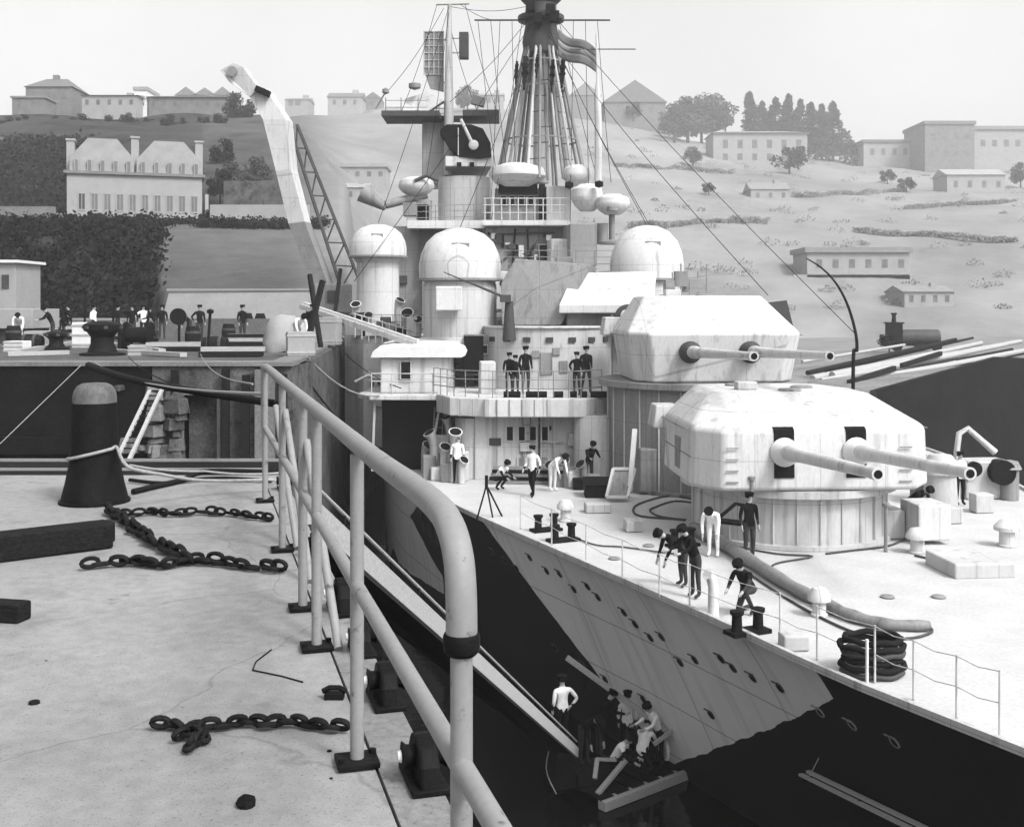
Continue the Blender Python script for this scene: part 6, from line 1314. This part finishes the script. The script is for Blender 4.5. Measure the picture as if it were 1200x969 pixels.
def tree(kind, px, ybase, ytop, Y, label, group):
    if px > 500 and Y > 150: Y = hillY(px, ybase)
    a = W(px,ybase,Y); h = W(0,ytop,Y).z-a.z
    if kind not in TPROTO:
        sd_ = len(TPROTO)+3; cone = kind == 'conifer_tree'; dark = kind != 'bush'
        r = local(kind, '', 'tree' if kind != 'bush' else 'bush')
        if cone: mb = leafmesh(2600,.46,.48,sd_,.036,36,True)
        elif kind == 'bush': mb = leafmesh(1300,.55,.42,sd_,.05,12)
        else: mb = leafmesh(2400,.44,.44,sd_,.036,26)
        up = .50 if cone else (.42 if kind == 'bush' else .54); mb.v = [p+Vector((0,0,up)) for p in mb.v]; mb.build('crown', M_leaf if kind != 'broad_tree' else M_leaf2, r)
        mb = MB(); mb.tube([(0,0,-.12),(0,0,.25),(.015,0,up+.2)], [.035,.028,.012], 8)
        if not cone and kind != 'bush':
            for k in range(5): an = k*1.3; mb.tube([(0,0,.28+.05*k),(.2*math.cos(an),.2*math.sin(an),.55+.05*k)], [.018,.006], 6)
        mb.build('trunk', M_bark, r, smooth=50)
        TPROTO[kind] = r; o = r; o.location = a; o.scale = (h,h,h); o['label'] = label; o['group'] = group
    else:
        o = dup(TPROTO[kind], a, random.uniform(0,6), label, (h*random.uniform(.85,1.15),h*random.uniform(.85,1.15),h)); o['group'] = group
    return o
gR = 'trees along the right ridge'; gL = 'trees on the left hillside'
for (k, x, yb, yt, Y, lb) in (
  ('dark_tree',281,152,106,226,'dark round tree right behind the crane jib head'),
  ('broad_tree',790,168,118,310,'leftmost tree of the clump right of the large gabled house'),('broad_tree',806,168,109,312,'tall second tree of the clump right of the gabled house'),('broad_tree',822,168,112,309,'third tree of the clump right of the gabled house'),('broad_tree',834,168,106,313,'tallest last tree of the clump before the gap'),
  ('broad_tree',850,158,116,312,'thin small tree standing in the gap between the clumps'),('conifer_tree',878,170,110,310,'tall conifer just right of the gap in the ridge trees'),('conifer_tree',893,165,120,312,'short conifer next to the tall one by the gap'),
  ('conifer_tree',909,166,116,311,'fourth conifer from the right end, left of a taller one'),('conifer_tree',924,168,112,310,'tall conifer in the middle of the conifer row'),('conifer_tree',938,170,118,312,'conifer following the tall middle one'),('conifer_tree',950,174,122,309,'lower conifer above the end of the long pale building'),('conifer_tree',963,180,124,311,'second conifer from the right end of the row'),('conifer_tree',976,190,122,310,'tall conifer at the right end of the row'),
  ('bush',956,184,152,280,'dark broad bush under the right end of the conifers'),('bush',990,186,160,288,'smaller bush right of the broad one under the conifers'),('bush',925,204,166,240,'bush standing alone before the long pale building'),('broad_tree',812,196,170,262,'low tree on the slope left of the long pale building'),
  ('bush',1040,216,196,235,'bush below the low flat roofed building'),('bush',1062,226,205,225,'dark bush below the first, on the right hill'),('bush',1162,222,196,240,'dark bush beside the shed on the right hill'),('bush',830,228,212,205,'small dark bush above the bright narrow wall'),
  ('dark_tree',742,140,118,322,'tree half hidden behind the large gabled house'),('broad_tree',548,132,98,305,'thin pale tree on the skyline behind the tower'),('broad_tree',1196,220,188,242,'tree at the right edge of the right hill')):
    tree(k, x, yb, yt, Y, lb, gR if x > 500 else gL)
i = 0
for x in (-14,8,26,48,66,92,112,130,150,176,196,214,238,258):
    lbs = ['hedgerow tree cut by the left frame edge','hedgerow tree under the left annexe door','hedgerow tree under the right annexe door','hedgerow tree below the lone ridge house','hedgerow tree right of the ridge house corner','hedgerow tree under the left end of the long low house','hedgerow tree under the middle of the long low house','hedgerow tree under the right end of the long low house','hedgerow tree left of the small bright house','hedgerow tree under the small bright house','hedgerow tree left under the long terrace','hedgerow tree under the middle of the long terrace','hedgerow tree under the right end of the long terrace','hedgerow tree nearest the dark round tree']
    tree('dark_tree' if i % 3 else 'bush', x, 152+(i*7) % 9, 130+(i*5) % 8, 200+(i*11) % 10, lbs[i], 'hedgerow trees below the left ridge houses'); i += 1
for (x, yb, yt, Y, k, lb) in ((258,240,196,122,'dark_tree','dark tree just right of the mansion'),(272,232,186,126,'broad_tree','taller tree second right of the mansion'),(290,236,206,124,'bush','bush third right of the mansion'),(312,236,208,124,'broad_tree','small tree above the middle of the garden wall'),(335,238,214,122,'bush','bush above the right end of the garden wall'),(110,266,246,104,'bush','dark round shrub in front of the mansion left windows'),(190,266,254,104,'bush','low shrub in front of the mansion right half'),(241,266,244,105,'dark_tree','thin dark shrub at the right corner of the mansion'),(300,228,180,138,'broad_tree','pale tree on the slope above the garden wall'),(262,200,160,150,'dark_tree','dark tree above the right mansion chimney')):
    tree(k, x, yb, yt, Y, lb, 'trees and shrubs about the mansion')
# scrub: more than anyone could count
def scrub(n, area, lf, name, label, m_, seed):
    rnd = random.Random(seed); mb = MB(); k = 0
    while k < n:
        px = rnd.uniform(*area[0]); Y = rnd.uniform(*area[1]); X = (px-600)/F*Y; z = height(px, Y)
        if noise.noise(Vector((X*.16,Y*.16,5))) < area[2] or (area[0][1] == 186 and px > 176+(Y-66)*1.1+16*noise.noise(Vector((Y*.5,X*.3,2)))): continue
        k += 1
        for q in range(7):
            p = Vector((X+rnd.gauss(0,lf*2), Y+rnd.gauss(0,lf*2), z+abs(rnd.gauss(0,lf*1.6)))); a = Vector((rnd.gauss(0,1),rnd.gauss(0,1),rnd.gauss(0,1))).normalized(); b = a.orthogonal().normalized(); s = lf*rnd.uniform(.5,1.2)
            mb.add([p-a*s,p-b*s*.6,p+a*s,p+b*s*.6], [(0,1,2,3)])
    o = mb.build(name, m_); tag(o, label, 'scrub', None, 'stuff')
scrub(4200, ((-80,186),(66.5,80),-.30), .19, 'cliff_scrub', 'dark scrub and ivy covering the low cliff on the left', M_leaf, 4)
scrub(900, ((186,380),(94,99),-.4), .16, 'slope_scrub', 'low scrub along the top of the bare slope', M_leaf, 6)
scrub(2300, ((-80,130),(124,172),-.35), .38, 'hillside_scrub', 'dark scrub scattered over the left hillside', M_leaf, 9)
rnd = random.Random(21); mb = MB()
for i in range(210):
    px = rnd.uniform(650,1300); Y = rnd.uniform(165,505); c = Vector(((px-600)/F*Y,Y,height(px,Y))); rr = rnd.uniform(.8,2.2)
    for k in range(46):
        d = Vector((rnd.gauss(0,1),rnd.gauss(0,1),abs(rnd.gauss(0,.8)))).normalized()*rr*rnd.uniform(.5,1.0); d.x *= 1.5; a = Vector((rnd.gauss(0,1),rnd.gauss(0,1),rnd.gauss(0,1))).normalized(); b = a.orthogonal().normalized(); s_ = rnd.uniform(.14,.34); q = c+d
        mb.add([q-a*s_,q-b*s_*.7,q+a*s_,q+b*s_*.7], [(0,1,2,3)])
tag(mb.build('field_scrub', M_scrub), 'low scrub dotted over the right hill', 'scrub', None, 'stuff')

# ================================================================ right bank: poles and a small engine
gp = 'long poles lying on the right bank'
pl_ = [((946,437,73),(1120,398,84)),((952,444,72),(1150,402,84)),((962,446,71),(1178,404,83)),((975,440,72),(1196,400,86)),((985,449,70),(1186,410,80)),((1000,448,70),(1215,408,80)),((1010,456,68),(1160,424,76)),((1000,458,67),(1090,436,73))]
lbp = ['thinnest pole at the top left of the pole heap','pale pole second from the top of the heap','long pole third from the top of the heap','pole reaching farthest up at the back of the heap','dark long pole in the middle of the heap','pole reaching past the right frame edge','lowest long pole at the lip of the black bank wall','short dark pole lowest of all in the heap']
for i, ((a, b, c), (d, e, f)) in enumerate(pl_):
    mb = MB(); p = W(a,b,c); q = W(d,e,f); mb.tube([p,(p+q)/2-Vector((0,0,.06)),q], [.26,.22,.16] if i % 2 else [.16,.2,.14], 10); tag(mb.build('long_pole', M_timber if i in (0,4,7) else M_plank, smooth=50), lbp[i], 'pole', gp)
for (a, c, lb) in ((1030,66,'nearer dark timber bearer under the pole heap'),(1090,72,'farther dark timber bearer under the pole heap')):
    p = W(a,0,c); mb = MB(); z = -2.9 if a < 1060 else -2.2; mb.bar((p.x-1.5,c+1,z),(p.x+3,c+6,z+.6), .25,.3); tag(mb.build('bearer', M_timber), lb, 'timber')
en = empty('small_engine', W(1075,412,92), 'small dark steam engine standing on the right bank', 'engine')
z0 = W(0,412,92).z; ex = W(1075,0,92).x
mb = MB(); mb.lathe((ex+.6,93,z0+1.15), [(.0001,-1.9),(.62,-1.9),(.66,-1.7),(.66,1.5),(.58,1.55),(.0001,1.7)], 20, M=Matrix.Rotation(R(90),3,'Y')); mb.build('boiler', M_shipd, en, smooth=40)
mb = MB(); mb.bw(ex-2.1,ex-1.1,92.3,93.7,z0+.5,z0+2.3); mb.bw(ex-2.2,ex-1.0,92.2,93.8,z0+2.3,z0+2.42); mb.build('cab', M_iron, en)
mb = MB(); mb.lathe((ex-1.6,93,0), [(.2,z0+2.42),(.16,z0+3.0),(.26,z0+3.1),(.26,z0+3.2)], 14); mb.build('chimney', M_iron, en, smooth=30)
for x in (-1.6,.3,1.7): mb = MB(); mb.lathe((ex+x,92.25,z0+.45), [(.0001,-.08),(.45,-.08),(.45,.08),(.0001,.08)], 20, M=Matrix.Rotation(R(90),3,'X')); mb.build('wheel', M_iron, en, smooth=30)
mb = MB(); mb.bw(ex-2.2,ex+2.3,92.4,93.6,z0+.45,z0+.65); mb.build('frame', M_iron, en)
tree('bush',1042,412,388,90,'dark bush beside the small engine', 'trees along the right ridge')

# ---------------------------------------------------------------- gear heaped at the crane foot
for (px, Y, w, h, rz, lb) in ((352,37.5,.9,.8,15,'pale crate nearest the corner of the far quay'),(383,48,1.1,1.2,-10,'tall pale crate beside the leg of the crane'),(340,43,.8,.6,30,'low pale crate left of the canvas bales')):
    X = (px-600)/F*Y; r = empty('crate', (X,Y,0), lb, 'crate', 'crates on the far quay', 0)
    mb = MB(); mb.box((X,Y,.02+h/2), (w,.8,h), R(rz)); mb.build('box', M_pale, r, bevel=.02)
    for t in (.15,.85): mb = MB(); mb.box((X,Y,.02+h*t), (w+.04,.84,.08), R(rz)); mb.build('batten', M_plank, r)
for (px, Y, h, tilt, lb) in ((357,39,2.6,.5,'tarred spar leaning outward at the far quay corner'),(376,45,3.0,-.6,'tarred spar leaning over the canvas bales'),(388,50,3.4,.3,'tarred spar standing nearest the crane house')):
    X = (px-600)/F*Y; mb = MB(); mb.bar((X,Y,.02),(X+tilt,Y+.8,h),.16,.16); tag(mb.build('leaning_spar', M_timber), lb, 'spar', 'spars at the crane foot')
for (px, Y, rz, kind, jm, lb) in ((346,41,40,'bend',M_lcloth,'worker in a white jacket stooping among the crates at the quay corner'),(366,49,-20,'stand',M_cloth,'dark worker standing behind the canvas bales by the crane')):
    person(((px-600)/F*Y,Y,.02), R(rz), kind, lb, jm, 'workers on the far quay')
hz = bpy.data.materials.new('sea_haze'); hz.use_nodes = True; nt = hz.node_tree; nt.nodes.remove(nt.nodes['Principled BSDF'])
pv = nt.nodes.new('ShaderNodeVolumePrincipled'); pv.inputs['Color'].default_value = (.92,.92,.92,1); pv.inputs['Density'].default_value = .00065; pv.inputs['Anisotropy'].default_value = .2
nt.links.new(pv.outputs[0], nt.nodes['Material Output'].inputs['Volume'])
mb = MB(); mb.bw(-720,720,-720,720,-14.2,125); o = mb.build('haze', hz); tag(o, 'thin pale sea haze over the whole harbour and hills', 'haze', None, 'stuff')

# ---------------------------------------------------------------- more gear crowding the far quay
def barrel(px, Y, label, lying=False):
    X = (px-600)/F*Y; r = empty('barrel', (X,Y,0), label, 'barrel', 'barrels on the far quay'); mb = MB()
    M = Matrix.Rotation(R(90),3,'Y') if lying else Matrix.Identity(3); c = Vector((X,Y,.3 if lying else .0)); o_ = -.45 if lying else 0
    mb.lathe(c, [(.24,o_),(.30,o_+.25),(.31,o_+.45),(.30,o_+.65),(.24,o_+.9)], 16, M=M); mb.build('staves', M_timber, r, smooth=50)
    mb = MB(); mb.lathe(c, [(.308,o_+.2),(.315,o_+.22),(.315,o_+.28),(.312,o_+.3)], 16, M=M); mb.lathe(c, [(.312,o_+.6),(.315,o_+.62),(.315,o_+.68),(.305,o_+.7)], 16, M=M); mb.build('hoops', M_shipd, r)
for px, Y, ly, lb in ((16,45,0,'upright barrel left of the first worker on the far quay'),(36,43,1,'barrel lying on its side near the left planks'),(112,50,0,'upright barrel behind the tall black capstan'),(148,47,0,'upright barrel behind the drum winch'),(172,50,1,'barrel lying below the dark cliff right of the winch'),(226,44,0,'upright barrel right of the signal disc'),(252,40,1,'barrel lying near the quay edge above the doorway'),(268,50,0,'upright barrel below the two dark blocks')): barrel(px, Y, lb, ly)
def stack(px, Y, w, n, label, m_=None):
    X = (px-600)/F*Y; r = empty('timber_stack', (X,Y,0), label, 'timber stack', 'timber stacks on the far quay')
    for i in range(n):
        mb = MB(); z = .1+.17*(i//3); y_ = Y+.3*(i % 3); mb.bar((X-w/2+.15*random.random(),y_,z),(X+w/2-.2*random.random(),y_+.2,z),.24,.15); mb.build('baulk', m_ or (M_plank if i % 2 else M_timber), r)
stack(30,52,3.0,9,'timber stack under the white hut'); stack(100,56,3.4,12,'timber stack behind the tall white crate'); stack(205,41,2.4,6,'low timber stack in front of the signal disc'); stack(300,47,2.6,8,'timber stack left of the canvas bales'); stack(270,36.5,2.2,5,'low timber stack at the quay edge near the railing top')
for (px, Y, h, lb) in ((98,47,2.3,'thin dark pole standing beside the tall white crate'),(131,44,2.0,'thin dark pole standing right of the tall capstan'),(172,43,2.2,'thin dark pole standing behind the drum winch'),(243,38,1.5,'thin dark pole at the edge of the far quay right of the disc')):
    X = (px-600)/F*Y; mb = MB(); mb.tube([(X,Y,0),(X+.1,Y,h)], .05, 8); mb.lathe((X+.1,Y,h), [(.0001,-.1),(.12,-.05),(.12,.05),(.0001,.1)], 10); tag(mb.build('mooring_pole', M_iron, smooth=40), lb, 'post', 'poles on the far quay')
for (px, Y, rz, kind, jm, lb) in ((22,50,20,'bend',M_lcloth,'worker in a white jacket stooping at the left timber stack'),(62,49,-60,'lean',M_cloth,'dark worker leaning over between two others near the left'),(110,53,80,'stride',M_lcloth,'worker in a white jacket walking behind the tall capstan'),(155,53,0,'stand',M_cloth,'dark worker standing behind the winch'),(168,56,30,'akimbo',M_lcloth,'worker in a white jacket standing under the cliff right of the winch'),(222,58,-40,'bend',M_cloth,'dark worker stooping at the foot of the retaining wall'),(284,52,50,'stand',M_cloth,'dark worker standing by the timber stack left of the bales')):
    person(((px-600)/F*Y,Y,0), R(rz), kind, lb, jm, 'workers on the far quay')
for i, (a, b, c, d, e, f, lb) in enumerate(((940,424,80,1060,404,90,'short pale pole at the upper back of the pole heap'),(968,436,76,1140,396,92,'thin dark pole crossing the top of the heap'),(990,452,69,1120,424,76,'slim pole between the lowest poles of the heap'),(1040,446,70,1200,414,80,'slim pole over the black bank wall at right'))):
    mb = MB(); mb.tube([W(a,b,c),W(d,e,f)], [.13,.10], 8); tag(mb.build('long_pole', M_timber if i % 2 else M_plank, smooth=50), lb, 'pole', gp)
def hedge(px0, px1, y0, y1, label, n=260):
    mb = MB(); rnd = random.Random(px0); ends = [(px0+(px1-px0)*k/6, hillY(px0+(px1-px0)*k/6, y0+(y1-y0)*k/6)) for k in range(7)]
    for i in range(3000):
        t = rnd.random()*6; k = min(5, int(t)); u = t-k; px = ends[k][0]+(ends[k+1][0]-ends[k][0])*u; Y = ends[k][1]+(ends[k+1][1]-ends[k][1])*u
        c = Vector(((px-600)/F*Y+rnd.gauss(0,.5),Y+rnd.gauss(0,.5),height(px,Y)+rnd.random()**.7*(1.3+.9*noise.noise(Vector((px*.09,1,2)))))); a = Vector((rnd.gauss(0,1),rnd.gauss(0,1),rnd.gauss(0,1))).normalized(); b = a.orthogonal().normalized(); s = rnd.uniform(.15,.36)
        mb.add([c-a*s,c-b*s*.7,c+a*s,c+b*s*.7], [(0,1,2,3)])
    tag(mb.build('hedge', M_scrub), label, 'hedge', 'field hedges on the right hill')
hedge(720,860,196,204,'dark hedge crossing the right hill below the gabled house'); hedge(930,1060,232,226,'hedge crossing the slope below the flat roofed buildings'); hedge(1060,1190,246,238,'hedge below the pale shed at the right edge'); hedge(740,900,268,262,'hedge low on the right hill above the upper turret'); hedge(1000,1190,274,286,'hedge low on the right hill above the wide shed')

for (x, lb) in ((-9.95,'dark fender timber just left of the doorway in the dock wall'),(-8.45,'dark fender timber just right of the doorway in the dock wall'),(-7.85,'dark fender timber midway between doorway and wall corner'),(-6.75,'dark fender timber at the corner of the dock wall')):
    mb = MB(); mb.bar((x,32.7,-6),(x,32.75,-.25+.1*math.sin(x*5)),.2,.22); tag(mb.build('fender_timber', M_timber), lb, 'fender', 'fender timbers on the dock wall')
rope([W(150,418,34),W(322,470,9.7)], 'thin black cable from the planks on the far quay to the railing', .012, M_drope, .25)
rope([W(235,415,36),W(296,450,10.5)], 'short sagging pale cable from the far quay to the railing top', .010, None, .2)
rope([W(360,418,37),W(452,462,44)], 'sagging pale line from the far quay corner to the ship', .03, None, .5)
rope([W(345,424,33.4),W(430,520,52)], 'dark mooring line from the far quay corner down to the hull', .03, M_drope, .3)
rope([W(385,395,48),W(470,455,43.6)], 'thin dark line from the crane foot to the sponson rail', .022, M_drope, .3)
